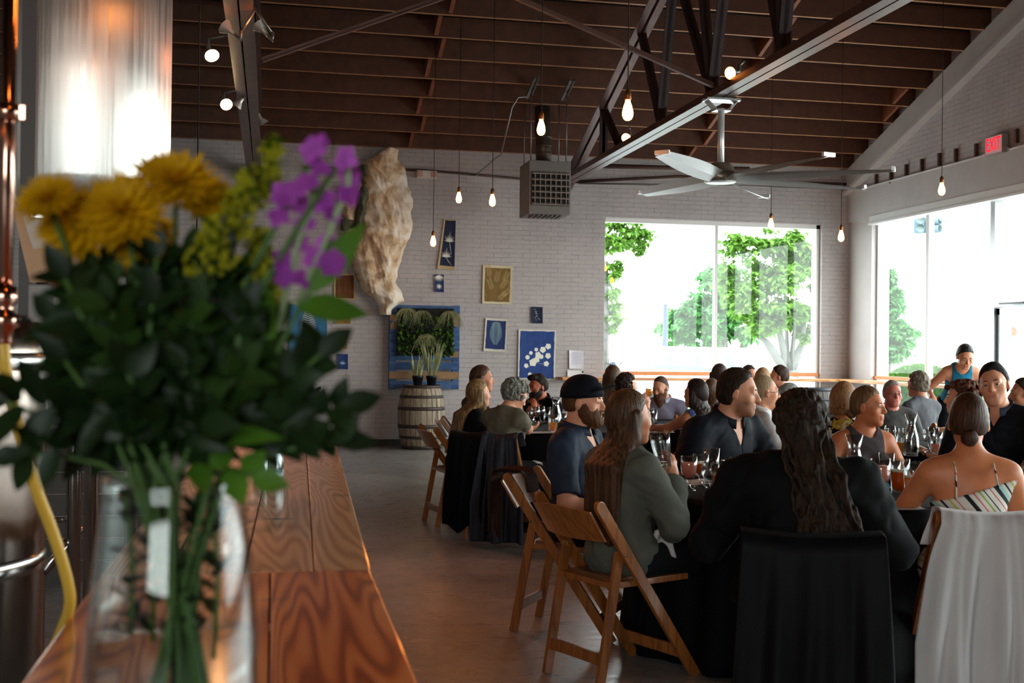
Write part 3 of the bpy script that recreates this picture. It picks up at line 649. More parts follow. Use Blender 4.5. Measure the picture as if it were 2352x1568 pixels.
m=MB(); m.box((-0.09,-0.1,2.1),(0.07,0.3,0.06)); m.beam((-0.1,-0.1,2.06),(-0.16,0.3,2.06),0.02,0.02); m.build('door_closer',FRAME_G,dr)
# wood counter ledges below the windows
LEDGE=wood('ledge_wood','#d9a066','#c98a50','#a8683a','x',1.5,0.35,7,0.08)
o=MB().box((0,0,0),(WALL_X-4.2,0.3,0.045)).build('window_counter',LEDGE,bevel=0.004); o.location=((4.2+WALL_X)/2,WALL_Y-0.16,1.0)
tag(o,'long light wood counter shelf running under the back window','counter')
o=MB().box((0,0,0),(0.3,3.2,0.045)).build('window_counter',wood('ledge_wood_side','#d9a066','#c98a50','#a8683a','y',1.5,0.35,7,0.08),bevel=0.004); o.location=(WALL_X-0.16,WALL_Y-0.32-1.62,1.0)
tag(o,'light wood counter shelf along the side windows right of the corner','counter')
# ceiling: deck boards
DECK=plain('deck_boards','#2a160e',0.75,var=0.25,vs=4)
m=MB()
for ya,yb2 in ((WALL_Y+0.3,RIDGE_Y),(RIDGE_Y,REAR_Y-0.3)):
    za,zb2=roofz(ya)+0.27,roofz(yb2)+0.27; x0,x1=LEFT_X-0.3,WALL_X+0.3
    m.add([(x0,ya,za),(x1,ya,za),(x1,yb2,zb2),(x0,yb2,zb2),(x0,ya,za+0.06),(x1,ya,za+0.06),(x1,yb2,zb2+0.06),(x0,yb2,zb2+0.06)],[(0,1,2,3),(7,6,5,4),(0,4,5,1),(1,5,6,2),(2,6,7,3),(3,7,4,0)])
struct(m.build('ceiling',DECK))
JW=plain('joist_wood','#54301f',0.62,var=0.22,vs=6,bump=0.3)
jb=MB().box((0,0,0.127),(WALL_X-LEFT_X,0.042,0.246)); jb.box((0,0,0.002),(WALL_X-LEFT_X,0.042,0.004),None,1); jm=jb.mesh('joist'); jm.materials.append(JW); jm.materials.append(plain('joist_underside_lit','#a87650',0.6,var=0.15,vs=6))  # paler strip on the underside: window light from below painted into the colour
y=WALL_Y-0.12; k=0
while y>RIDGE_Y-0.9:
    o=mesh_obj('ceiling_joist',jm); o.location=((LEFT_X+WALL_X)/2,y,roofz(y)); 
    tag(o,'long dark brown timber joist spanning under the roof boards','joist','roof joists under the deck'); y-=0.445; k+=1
# blocking between joists
bl=MB().box((0,0,0.115),(0.05,0.40,0.22)).mesh('block'); bl.materials.append(plain('block_wood','#7a4327',0.65,var=0.2,vs=8))
BLX=[(1.93,'left'),(6.15,'middle'),(8.55,'right')]
yy=WALL_Y-0.12; i=0
while yy-0.445>10.2:
    for X_,w_ in BLX:
        if w_=='right' and i not in (3,4): continue
        o=mesh_obj('blocking_board',bl); yc=yy-0.2225; o.location=(X_+(0.11 if i%2 else 0),yc,roofz(yc)+0.0); o.rotation_euler=(-math.atan(ROOF_S),0,0)
        tag(o,{'left':'short reddish timber block between roof joists, left staggered row','middle':'short reddish timber block between joists, row behind the fan','right':'short timber block between joists near the side wall'}[w_],'blocking','blocking boards, %s row'%w_)
    yy-=0.445; i+=1
# ---------------------------------------------------------------- roof trusses of paired steel angles
STEEL=plain('painted_steel','#5c4340',0.38,metal=0.35,var=0.18,vs=5,bump=0.15); STEEL_D=plain('dark_steel','#2e1a16',0.55,metal=0.2,var=0.2,vs=8)
def ztop(y): return 5.37+0.375*(12.61-y) if y>8.6 else 5.37+0.375*(12.61-8.6)-0.375*(8.6-y)*0.2
def truss(xc,label):
    t_=empty('roof_truss',(xc,12.0,3.86),0,label,'roof truss','steel roof trusses'); Y0=12.0
    def P(y,z,dx=0): return (dx,y-Y0,z-3.86)
    for s in (-1,1):
        m=MB(); m.beam(P(WALL_Y-0.02,3.87,s*0.056),P(1.0,3.87,s*0.056),0.095,0.012); m.beam(P(WALL_Y-0.02,3.92,s*0.012),P(1.0,3.92,s*0.012),0.012,0.10)
        m.beam(P(WALL_Y-0.02,3.90,s*0.10),P(1.0,3.90,s*0.10),0.008,0.07)
        m.build('bottom_chord',STEEL,t_)
        m=MB(); m.beam(P(WALL_Y-0.1,ztop(WALL_Y-0.1),s*0.06),P(8.6,ztop(8.6),s*0.06),0.085,0.014); m.beam(P(WALL_Y-0.1,ztop(WALL_Y-0.1)+0.05,s*0.022),P(8.6,ztop(8.6)+0.05,s*0.022),0.012,0.10)
        m.build('top_chord',STEEL,t_)
    nodes=[(16.4,14.76,0),(14.76,14.76,1),(14.76,14.02,1),(13.19,14.02,0),(13.19,12.45,1),(12.05,12.45,1),(12.05,10.91,1),(11.38,10.91,1),(10.2,10.91,1),(10.2,9.28,1),(9.46,9.28,1),(8.7,9.28,1),(8.7,7.8,1)]
    for ya,yb2,on in nodes:
        if not on: continue
        m=MB()
        for s in (-0.018,0.018): m.beam(P(ya,ztop(ya),s),P(yb2,3.95,s),0.014,0.075,(1,0,0))
        m.build('web_member',STEEL_D,t_)
    for yb2 in (14.02,12.45,10.91,9.28): MB().box(P(yb2,4.0),(0.012,0.34,0.2)).build('gusset_plate',STEEL_D,t_)
    return t_
truss(4.215,'brown steel roof truss above the ceiling fan with paired bottom chord'); truss(-0.26,'brown steel roof truss at upper left beside the shiny tank')
def rod(a,b,label,r=0.02):
    m=MB(); a=Vector(a); b=Vector(b); m.beam((0,0,0),b-a,0.05,0.012); m.beam((0,0,0.02),(b-a)+Vector((0,0,0.02)),0.01,0.045)
    o=m.build('brace_angle',plain('brace_steel','#6e5048',0.5,metal=0.3)); o.location=a; return tag(o,label,'brace')
a=atX(600,145,-0.16); 
pa=Vector((-0.12,9.9,4.0)); 
rod(atZ(602,143,3.93),atY(1015,0,atZ(602,143,3.93).y+0.6)+ (atY(1015,0,atZ(602,143,3.93).y+0.6)-atZ(602,143,3.93))*0.9,'thin steel brace rising rightward from the left truss')
q0=atX(1638,200,4.1); q1=atY(1190,0,q0.y+0.0); rod(q0,q1+(q1-q0)*0.75,'steel brace rising leftward from the truss with the fan')
# ---------------------------------------------------------------- ceiling fan
HUB=atX(1655,405,4.215); FANM=plain('fan_paint','#f2f5f5',0.38,metal=0.55); FAND=plain('fan_hub_metal','#8c7f72',0.35,metal=0.6)
fan=empty('ceiling_fan',(HUB.x,HUB.y,HUB.z),0,'large silver white ceiling fan with long blades hanging from the roof truss','ceiling fan')
HL=3.86-HUB.z
MB().tube([(0,0,0.08),(0,0,HL-0.10)],0.032,16).build('downrod',FANM,fan)
m=MB(); m.box((0,0,HL-0.02),(0.34,0.16,0.02)); m.beam((-0.15,0,HL-0.03),(-0.06,0,HL-0.12),0.1,0.012); m.beam((0.15,0,HL-0.03),(0.06,0,HL-0.12),0.1,0.012); m.box((0,0,HL-0.12),(0.16,0.12,0.015)); m.tube([(-0.19,0,HL-0.02),(0.19,0,HL-0.02)],0.008,8)
m.build('mounting_bracket',plain('bracket_steel','#c8c8c8',0.3,metal=0.8),fan,bevel=0.002)
m=MB(); m.lathe([(0.001,0.13),(0.09,0.125),(0.125,0.09),(0.13,0.05),(0.155,0.03),(0.165,0.0),(0.165,-0.04),(0.15,-0.055),(0.001,-0.06)],n=36); m.build('motor_housing',FAND,fan)
m=MB(); m.lathe([(0.001,-0.062),(0.14,-0.062),(0.145,-0.055)],n=36); m.build('hub_cover',FANM,fan)
for tx,ty in ((2055,393),(1980,435),(1755,455),(1475,447),(1520,355),(1905,360)):
    tp=atZ(tx,ty,HUB.z-0.02); an=math.atan2(tp.y-HUB.y,tp.x-HUB.x); L_=(Vector((tp.x,tp.y))-Vector((HUB.x,HUB.y))).length
    m=MB(); n=14; tw=0.62; vs=[]
    for i in range(n+1):
        f=i/n; r=0.14+(L_-0.14)*f; w=0.085+0.03*math.sin(f*PI)-0.02*f; th=0.012-0.006*f; a=tw*(1-0.5*f); z=-0.015-0.05*f*f*0
        for (cx_,cz_) in ((-w,0),(0,th),(w,0),(0,-th)): vs.append((r,cx_*math.cos(a)-cz_*math.sin(a),z+cx_*math.sin(a)+cz_*math.cos(a)))
    m.add(vs,[(i*4+k,i*4+(k+1)%4,(i+1)*4+(k+1)%4,(i+1)*4+k) for i in range(n) for k in range(4)]+[(3,2,1,0),(n*4,n*4+1,n*4+2,n*4+3)],0,False)
    m.box((L_-0.01,0,-0.0),(0.03,0.13,0.035))
    b=m.build('fan_blade',FANM,fan); b.rotation_euler=(0,0,an)
# ---------------------------------------------------------------- unit heater
hp=atY(1265,430,15.0); HM=plain('heater_enamel','#6f6a66',0.45,metal=0.3,var=0.06)
ht=empty('unit_heater',(3.56,15.3,3.55),0,'grey box unit heater with louvred grille hanging from the joists','heater')
m=MB(); m.box((0,0,0.0),(0.56,0.62,0.70)); m.build('cabinet',HM,ht,bevel=0.012)
m=MB(); m.box((0,-0.32,-0.02),(0.50,0.02,0.44)); m.build('grille_recess',plain('black_void','#0d0b0a',0.8),ht)
m=MB()
for k in range(6): m.box((0,-0.345,-0.22+k*0.08),(0.5,0.045,0.012),(0.5,0,0))
for k in range(7): m.box((-0.21+k*0.07,-0.335,-0.02),(0.008,0.03,0.43))
m.build('louvres',plain('louvre_metal','#a59c94',0.35,metal=0.5),ht)
m=MB(); 
for k in range(7): m.box((-0.2+k*0.06,-0.1,-0.365),(0.012,0.35,0.02),(0,0.5,0))
m.build('bottom_vents',HM,ht)
m=MB(); m.tube([(0,0.1,0.35),(0,0.1,0.62),(0,0.16,0.8),(0,0.2,1.15)],0.105,20); 
for z in (0.5,0.6,0.72): m.tube([(0,0.1,z),(0,0.1,z+0.02)],0.112,20)
m.build('flue_pipe',plain('flue_metal','#5a4c42',0.45,metal=0.7),ht)
m=MB()
for x_ in (-0.24,0.24): m.tube([(x_,-0.2,0.35),(x_,-0.2,1.35)],0.008,8); m.tube([(x_,0.22,0.35),(x_,0.22,1.2)],0.008,8)
for x_ in (-0.24,0.24): m.box((x_-0.01,-0.2,1.32),(0.035,0.5,0.04),(-0.33,0,0)); m.box((x_+0.04,-0.2,1.32),(0.02,0.5,0.04),(-0.33,0,0))
m.build('hanger_rods',plain('zinc','#8a8885',0.35,metal=0.8),ht)
m=MB(); m.tube([(-0.3,-0.2,1.2),(-0.42,-0.2,1.18),(-0.5,-0.2,1.05),(-0.62,-0.1,0.44),(-0.65,0.1,0.42),(-0.65,1.72,0.42)],0.011,8); m.build('conduit',plain('zinc','#8a8885',0.35,metal=0.8),ht)
# pipes along the back wall
def pipe(pts,r,label,mat,name='pipe'):
    p0=Vector(pts[0]); m=MB(); m.tube([Vector(p)-p0 for p in pts],r,10); o=m.build(name,mat); o.location=p0; return tag(o,label,'pipe')
PB=plain('rusty_pipe','#4a332b',0.55,metal=0.3,var=0.2)
p=lambda x,y,Y=WALL_Y-0.06: atY(x,y,Y)
pipe([p(700,384),p(960,390),p(1195,410)],0.018,'dark brown pipe along the brick wall left of the heater',PB)
pipe([p(1308,379,16.6),p(1560,386,16.6),p(1720,388,16.7)],0.035,'thick brown gas pipe from the heater toward the fan',PB)
pipe([p(1310,418),p(1560,405),p(1700,414),p(1975,424)],0.022,'brown sagging pipe high on the wall above the window',PB)
pipe([p(1330,421),p(1640,426),p(1990,434)],0.012,'thin grey conduit line above the back window',plain('zinc','#8a8885',0.35,metal=0.8))
pipe([atX(1990,430,WALL_X-0.04),atX(2255,358,WALL_X-0.04),atX(2275,345,WALL_X-0.04)],0.014,'thin pale conduit running up the side wall to the exit sign',PLASTER)
pipe([atX(2306,332,WALL_X-0.04),atX(2320,342,WALL_X-0.04),atX(2400,318,WALL_X-0.04)],0.014,'short pale conduit right of the exit sign',PLASTER)
# rusty anchor stubs on the side wall
st=MB().box((0,0,0),(0.05,0.035,0.17)).mesh('stub'); st.materials.append(plain('rust','#4a3128',0.8,var=0.3,vs=20))
for i,(px,py) in enumerate(((2013,413),(2047,408),(2082,391),(2118,379),(2158,366),(2196,356),(2243,345),(2336,312))):
    o=mesh_obj('iron_anchor',st); o.location=atX(px,py,WALL_X-0.02); tag(o,'rusty iron anchor stub in a row on the side brick wall','anchor','anchor stubs above the side windows')
# exit sign
ex=empty('exit_sign',atX(2289,333,WALL_X-0.06),0,'red lit EXIT sign on the side brick wall','exit sign')
MB().box((0,0,0),(0.08,0.36,0.24)).build('housing',plain('sign_housing','#8c817c',0.5),ex,bevel=0.01)
m=MB(); m.box((-0.043,0,0),(0.006,0.33,0.21)); m.build('face',emit('sign_face','#d09494',0.42),ex)
cu=bpy.data.curves.new('EXIT','FONT'); cu.body='EXIT'; cu.align_x='CENTER'; cu.align_y='CENTER'; cu.size=0.235; cu.extrude=0.003; cu.space_character=1.0
to=bpy.data.objects.new('EXIT',cu); COL.objects.link(to); dg=bpy.context.evaluated_depsgraph_get(); me=bpy.data.meshes.new_from_object(to.evaluated_get(dg)); bpy.data.objects.remove(to)
lo=mesh_obj('letters',me,emit('sign_letters','#ff0a1e',2.0),ex); lo.location=(-0.05,0,0); lo.rotation_euler=(PI/2,0,-PI/2); lo.scale=(0.62,1.0,1)
# emergency light
em=empty('emergency_light',atY(980,401,WALL_Y-0.05),0,'white emergency light box high on the wall right of the paper sculpture','emergency light')
MB().box((0,0,0),(0.30,0.09,0.11)).build('housing',plain('pale_plastic','#cfc4bc',0.5),em,bevel=0.01)
for s in (-1,1): MB().box((s*0.105,-0.05,0),(0.085,0.02,0.085)).build('lamp_head',plain('lamp_lens','#b98f80',0.3),em,bevel=0.01)
# ---------------------------------------------------------------- pendant bulbs
BULB=emit('filament_bulb','#ff9436',70); SOCK=plain('brass_socket','#7a4a24',0.4,metal=0.7); CORD=plain('cord','#1a1210',0.7)
def point(name,loc,col,w,r=0.03):
    l=bpy.data.lights.new(name,'POINT'); l.energy=w; l.color=lin(col)[:3]; l.shadow_soft_size=r; o=bpy.data.objects.new(name,l); COL.objects.link(o); o.location=loc; return o
BL=[((1054,452),14.04,'left of a pair hanging before the back wall'),((1131,458),12.54,'right of a pair hanging before the back wall'),((1243,290),9.24,'high and in front of the heater'),((1442,250),7.02,'largest, high between the two trusses'),
    ((995,552),14.62,'lowest, beside the paper sculpture'),((1771,512),13.5,'before the top edge of the back window'),((1932,540),12.54,'beside the room corner'),((2163,432),10.97,'before the side wall under the conduit')]
proto=None
for (px,py),Y,w_ in BL:
    P=atY(px,py,Y)
    b=empty('pendant_lamp',(P.x,P.y,P.z),0,'bare amber bulb, '+w_,'pendant lamp','hanging filament bulbs')
    L_=roofz(P.y)-P.z-0.08
    MB().tube([(0,0,0.08),(0,0,L_+0.36)],0.004,6).build('cord',CORD,b)
    MB().lathe([(0.001,0.125),(0.012,0.12),(0.02,0.10),(0.022,0.06),(0.018,0.055)],n=16).build('socket',SOCK,b)
    MB().lathe([(0.014,0.06),(0.016,0.045),(0.026,0.015),(0.034,-0.02),(0.034,-0.04),(0.026,-0.062),(0.012,-0.072),(0.001,-0.074)],n=20).build('bulb',BULB,b)
# track reflector lamps on the trusses
RF=plain('reflector','#d8d0c8',0.3,metal=0.5)
def par(px,py,z,dirv,label,hot=1.0,glow='#ffd9a0',size=1.0,spot=0):
    P=atZ(px,py,z); b=empty('spot_lamp',(P.x,P.y,P.z),0,label,'spot lamp','reflector lamps clamped on the trusses'); d=Vector(dirv).normalized(); q=Vector((0,0,-1)).rotation_difference(d); R_=q.to_matrix()
    MB().lathe([(0.015,0.10),(0.02,0.06),(0.035,0.04),(0.058,0.0)],n=20,rot=R_).build('shade',RF if hot>0 else RF,b)
    MB().lathe([(0.001,0.0),(0.055,0.004)],n=20,rot=R_).build('lens',emit('spot_lens',glow,30*hot),b)
    m=MB(); m.tube([-d*0.09,-d*0.16,-d*0.16+Vector((0,0,0.06))],0.016,8); m.tube([-d*0.16+Vector((0,0,0.05)),-d*0.16+Vector(((-0.26-P.x) if P.x<0.5 else (4.15-P.x),0,max(0.10,3.88-P.z-(-d*0.16).z)))],0.01,8); m.build('clamp',plain('clamp_metal','#9a9690',0.35,metal=0.7),b)
    if spot:
        l=bpy.data.lights.new('spot_beam','SPOT'); l.energy=spot; l.color=lin('#ff9058')[:3]; l.spot_size=0.75; l.spot_blend=0.6; l.shadow_soft_size=0.05
        o=bpy.data.objects.new('spot_beam',l); COL.objects.link(o); o.location=P+d*0.03; o.rotation_euler=q.to_euler()
par(487,128,3.75,(0.35,-0.9,-0.95),'bright spot lamp left of the left truss, upper',1.0,spot=100)
par(520,240,3.75,(0.3,-1.2,-0.8),'bright spot lamp left of the left truss, lower',1.2,spot=100)
par(543,243,3.78,(-0.6,0.2,-0.7),'dim spot lamp just right of a brighter one, left truss',0.3,'#ff9a50')
par(606,284,3.80,(0.5,0.2,-0.8),'small warm spot lamp right of the left truss near the wall',0.5,'#ffa860')
par(594,57,3.75,(-0.5,0.2,0.6),'warm spot lamp aimed upward, right of the left truss',0.4,'#ff9a50')
par(515,60,3.75,(-0.6,0.2,0.5),'warm spot lamp half hidden at the left side of the truss',0.4,'#ff9a50')
par(1677,168,3.98,(-0.7,-0.5,-0.25),'glowing orange spot lamp clamped above the fan mount',0.9,'#ff9440',spot=40)
par(1438,317,3.98,(-0.5,-0.7,-0.4),'glowing orange spot lamp on the truss left of the fan',0.7,'#ffa050',spot=30)
# copper pendant shade behind the bouquet
P=atY(451,606,9.0); b=empty('copper_pendant',(P.x,P.y,P.z),0,'copper heat lamp shade glowing orange behind the bouquet','pendant lamp')
MB().lathe([(0.02,0.2),(0.05,0.17),(0.06,0.1),(0.09,0.02),(0.095,0.0)],n=24).build('shade',plain('copper','#a0522a',0.3,metal=0.9),b)
MB().lathe([(0.001,0.02),(0.07,0.02)],n=24).build('bulb',emit('heat_bulb','#ff5a14',12),b)
MB().tube([(0,0,0.2),(0,0,roofz(9.0)-P.z)],0.005,6).build('cord',CORD,b)

# bulbs over the bar, above the frame
for k,(x_,y_,z_) in enumerate(((0.0,1.2,2.75),(0.05,2.6,2.95),(0.1,4.0,3.1),(-2.2,-1.0,3.3),(2.0,-2.0,3.2),(-3.2,0.6,3.0),(0.4,-3.5,3.6))):
    b=empty('pendant_lamp',(x_,y_,z_),0,('bare amber bulb over the bar, %s from the camera'%['nearest','second','third'][k]) if k<3 else 'bare amber bulb in the room behind the camera','pendant lamp','hanging filament bulbs')
    MB().tube([(0,0,0.08),(0,0,roofz(y_)-z_+0.27)],0.004,6).build('cord',CORD,b)
    MB().lathe([(0.001,0.125),(0.012,0.12),(0.02,0.10),(0.022,0.06),(0.018,0.055)],n=16).build('socket',SOCK,b)
    MB().lathe([(0.014,0.06),(0.016,0.045),(0.026,0.015),(0.034,-0.02),(0.034,-0.04),(0.026,-0.062),(0.012,-0.072),(0.001,-0.074)],n=20).build('bulb',BULB,b)
# ---------------------------------------------------------------- pictures on the back wall
def wp(px,py,off=0.012): return atY(px,py,WALL_Y-off)
def printpic(quad, paper, ink, margin, motif, label, cat='print', mcol='#d8d4c4', group=None, tint=None):
    """quad: px corners tl,tr,br,bl; builds a slightly curled paper sheet, the printed field and the pale plant shapes"""
    C_=[wp(*q) for q in quad]; o0=sum(C_,Vector())/4; tl,tr,br,bl=[c-o0 for c in C_]
    def S(u,v,off=0.0): # u right 0..1, v down 0..1
        p=(tl*(1-u)+tr*u)*(1-v)+(bl*(1-u)+br*u)*v; curl=0.012*(abs(u-0.5)*2)**3+0.008*(v**4)
        return Vector((p.x,p.y-off-curl*0.8,p.z))
    rt_=empty('botanical_print' if cat=='print' else cat.replace(' ','_'),o0,0,label,cat,group)
    def sheet(u0,u1,v0,v1,off,th,rag=0.0,n=10,seed=1):
        r_=random.Random(seed); m=MB(); vs=[]
        for j in range(n+1):
            for i in range(n+1):
                u=u0+(u1-u0)*i/n; v=v0+(v1-v0)*j/n
                if rag and i in(0,n): u+=r_.uniform(-rag,rag)
                if rag and j in(0,n): v+=r_.uniform(-rag,rag)*0.7
                vs.append(S(u,v,off+th))
        N=n+1; fs=[(j*N+i,(j+1)*N+i,(j+1)*N+i+1,j*N+i+1) for j in range(n) for i in range(n)]
        vs2=[v+Vector((0,th,0)) for v in vs]; b=len(vs)
        fs2=[tuple(k+b for k in f[::-1]) for f in fs]
        ring=[i for i in range(N)]+[j*N+n for j in range(1,N)]+[n*N+i for i in range(n-1,-1,-1)]+[j*N for j in range(n-1,0,-1)]
        side=[(ring[k],ring[(k+1)%len(ring)],ring[(k+1)%len(ring)]+b,ring[k]+b) for k in range(len(ring))]
        m.add(vs+vs2,fs+fs2+side); return m
    sheet(0,1,0,1,0,0.003).build('paper',plain('paper_'+paper,paper,0.8,var=0.05,vs=12),rt_)
    if ink:
        ml,mt,mr,mb=margin
        sheet(ml,1-mr,mt,1-mb,0.0035,0.001,0.008,12,seed=sum(map(ord,label))%99).build('printed_field',plain('ink_'+ink,ink,0.75,var=0.22 if tint is None else tint,vs=9),rt_)
    if motif:
        m=MB()
        def poly(pts):
            # thin plate from a (u,v) outline, fan from its centre
            cu_=sum(p[0] for p in pts)/len(pts); cv_=sum(p[1] for p in pts)/len(pts)
            vs=[S(cu_,cv_,0.0062)]+[S(u,v,0.0062) for u,v in pts]+[S(u,v,0.0046) for u,v in pts]; n=len(pts)
            m.add(vs,[(0,1+(k+1)%n,1+k) for k in range(n)]+[(1+k,1+(k+1)%n,1+n+(k+1)%n,1+n+k) for k in range(n)])
        asp=(tr-tl).length/(bl-tl).length
        def blade(u,v,a,L,w):   # a: angle, 0 = up ; L in height units
            dx,dy=math.sin(a)/asp,-math.cos(a); nx,ny=math.cos(a)/asp,math.sin(a)
            poly([(u-nx*w*0.3,v-ny*w*0.3),(u+dx*L*0.4-nx*w,v+dy*L*0.4-ny*w),(u+dx*L,v+dy*L),(u+dx*L*0.4+nx*w,v+dy*L*0.4+ny*w),(u+nx*w*0.3,v+ny*w*0.3)])
        r_=random.Random(sum(map(ord,motif)))
        if motif=='palm':
            for cu_,cv_,L in ((0.60,0.45,0.22),(0.46,0.76,0.20)):
                for k in range(13): a_=-1.3+2.6*k/12; blade(cu_,cv_,a_,L*(1-0.55*abs(math.sin(a_)))*(0.85+0.15*math.cos(k*2.1)),0.006)
            blade(0.62,0.45,PI-0.15,0.27,0.004); blade(0.45,0.76,PI-0.5,0.2,0.004)
        elif motif=='fern' or motif=='fern_down':
            dn=motif=='fern_down'; v0,v1=(0.86,0.1) if not dn else (0.10,0.80); n=16
            poly([(0.49,v0),(0.5,v1),(0.51,v0)])
            for i in range(n):
                f=i/n; v=v0+(v1-v0)*f; L=0.40*math.sin(PI*(0.22+0.78*(1-f)))*(1-f*0.75) if not dn else 0.30*math.sin(PI*(0.2+0.8*f))*1.0+0.03
                for s in (-1,1):
                    a=s*(1.15 if not dn else 2.0) ; blade(0.5,v,a,L*asp if True else L,0.016*(1-0.4*f))
                    for q in (0.35,0.6,0.8):
                        uu=0.5+math.sin(a)*L*q; vv=v-math.cos(a)*L*asp*q; blade(uu,vv,a+0.9,0.035*(1-f*0.5),0.006); blade(uu,vv,a-0.9,0.035*(1-f*0.5),0.006)
        elif motif=='ivy':
            for (u,v,s_) in ((0.40,0.66,0.10),(0.50,0.60,0.08),(0.66,0.40,0.08),(0.80,0.33,0.075),(0.62,0.54,0.06),(0.80,0.52,0.075),(0.76,0.68,0.07),(0.25,0.56,0.06),(0.34,0.47,0.05),(0.48,0.40,0.05),(0.22,0.73,0.06),(0.32,0.9,0.05),(0.53,0.5,0.075)):
                a0=r_.random()*6; pts=[]
                for k in range(15):
                    a=2*PI*k/15; rr=s_*1.12*(1.0 if k%3==0 else 0.8); pts.append((u+math.cos(a+a0)*rr,v+math.sin(a+a0)*rr*asp))
                poly(pts)
            for (u,v,u2,v2) in ((0.25,0.8,0.5,0.5),(0.5,0.5,0.85,0.3),(0.4,0.66,0.8,0.7)): poly([(u,v),(u2,v2),(u2+0.008,v2+0.008)])
        elif motif=='leaves2':
            for k in range(9): blade(0.5,0.02,PI-1.0+2.0*k/8,0.42,0.03)
            for k in range(8): blade(0.5,0.68,2*PI*k/8,0.2,0.025)
        elif motif=='sprigs':
            for (u,v,a) in ((0.35,0.62,-0.5),(0.6,0.6,0.7),(0.45,0.45,0.2),(0.7,0.42,0.5),(0.25,0.3,-0.3),(0.66,0.78,1.0),(0.55,0.88,0.9)):
                for k in range(18): blade(u+math.sin(a)*0.016*k,v-math.cos(a)*0.016*k,a+(1 if k%2 else -1)*0.8,0.12,0.006)
        elif motif=='grass':
            for k in range(11):
                u=0.2+0.06*k; blade(u,0.95,r_.uniform(-0.12,0.12),0.88,0.004)
        elif motif=='small':
            for k in range(12): blade(0.35+0.03*r_.random()*k,0.2+0.055*k,r_.random()*6,0.09,0.022)
        elif motif=='umbel':
            for k in range(8): blade(0.5,0.68,-1.3+2.6*k/7,0.26,0.02)
            blade(0.5,0.6,PI,0.2,0.01)
        elif motif=='lines':
            for k in range(16): poly([(0.15,0.1+k*0.045),(0.85-0.2*(k%4==3),0.1+k*0.045),(0.85-0.2*(k%4==3),0.112+k*0.045),(0.15,0.112+k*0.045)])
        m.build('plant_shapes' if motif!='lines' else 'text_lines',plain('motif_'+mcol,mcol,0.8),rt_)
    return rt_
Q=lambda x0,y0,x1,y1,t=0:((x0+t,y0),(x1+t,y0+1),(x1,y1),(x0,y1-1))
printpic(((1020,503),(1046,505),(1043,620),(1004,617)),'#b59c72','#121a38',(0.12,0.02,-0.01,0.07),'palm','tall navy print of palm fans with a tan left margin')
printpic(Q(998,630,1019,671),'#1d2f5c',None,0,'leaves2','small blue print of white leaves above the planter',mcol='#e2ded2')
printpic(((1109,608),(1178,611),(1174,699),(1107,697)),'#cdbf9e','#7a5c2a',(0.07,0.07,0.07,0.06),'sprigs','large olive brown print of feathery sprigs on cream paper',mcol='#b59a68')
printpic(((1115,730),(1166,733),(1162,809),(1110,806)),'#c9c2b2','#16295c',(0.07,0.06,0.07,0.08),'fern_down','blue print of one hanging pale fern frond',mcol='#7d98a0')
printpic(Q(1220,704,1246,743),'#121c38',None,0,'small','small dark navy print alone above the ivy print',mcol='#b8b8a8')
printpic(((1191,756),(1277,758),(1274,872),(1189,870)),'#cfcabc','#1c3a78',(0.04,0.03,0.04,0.02),'ivy','large blue print of white ivy leaves behind the seated bearded man',mcol='#e6e2d4')
printpic(Q(1307,804,1340,847),'#d8d4dc',None,0,'lines','typed white sheet taped beside the window','paper notice',mcol='#b8b4c0')
printpic(Q(1303,850,1340,873),'#d6d4d6',None,0,None,'blank white sheet taped just below the typed one','paper notice')
printpic(Q(767,628,816,690),'#c2a47c','#6a3e16',(0.07,0.06,0.07,0.08),'grass','brown print of grass stems left of the paper sculpture',mcol='#a87a44')
printpic(((773,699),(809,701),(805,745),(770,743)),'#bfa47c','#94683a',(0.03,0.03,0.03,0.03),None,'plain tan brown square print below the grass print')
printpic(((782,756),(800,757),(797,803),(779,802)),'#c8b08a','#a57a44',(0.1,0.04,0.1,0.04),None,'narrow tan strip print, third down its column')
printpic(Q(775,812,799,848),'#22386a',None,0,'umbel','little blue print at the bottom of the tan prints column',mcol='#9ab0c8')
printpic(Q(664,699,751,812),'#2d5f82','#2f6a8e',(0.01,0.01,0.01,0.01),'fern','teal blue print of a big cream fern beside the bouquet',mcol='#cdc4ae',tint=0.15)
printpic(Q(694,848,721,873),'#c9b48c',None,0,None,'small tan paper scrap low behind the bouquet','paper scrap')
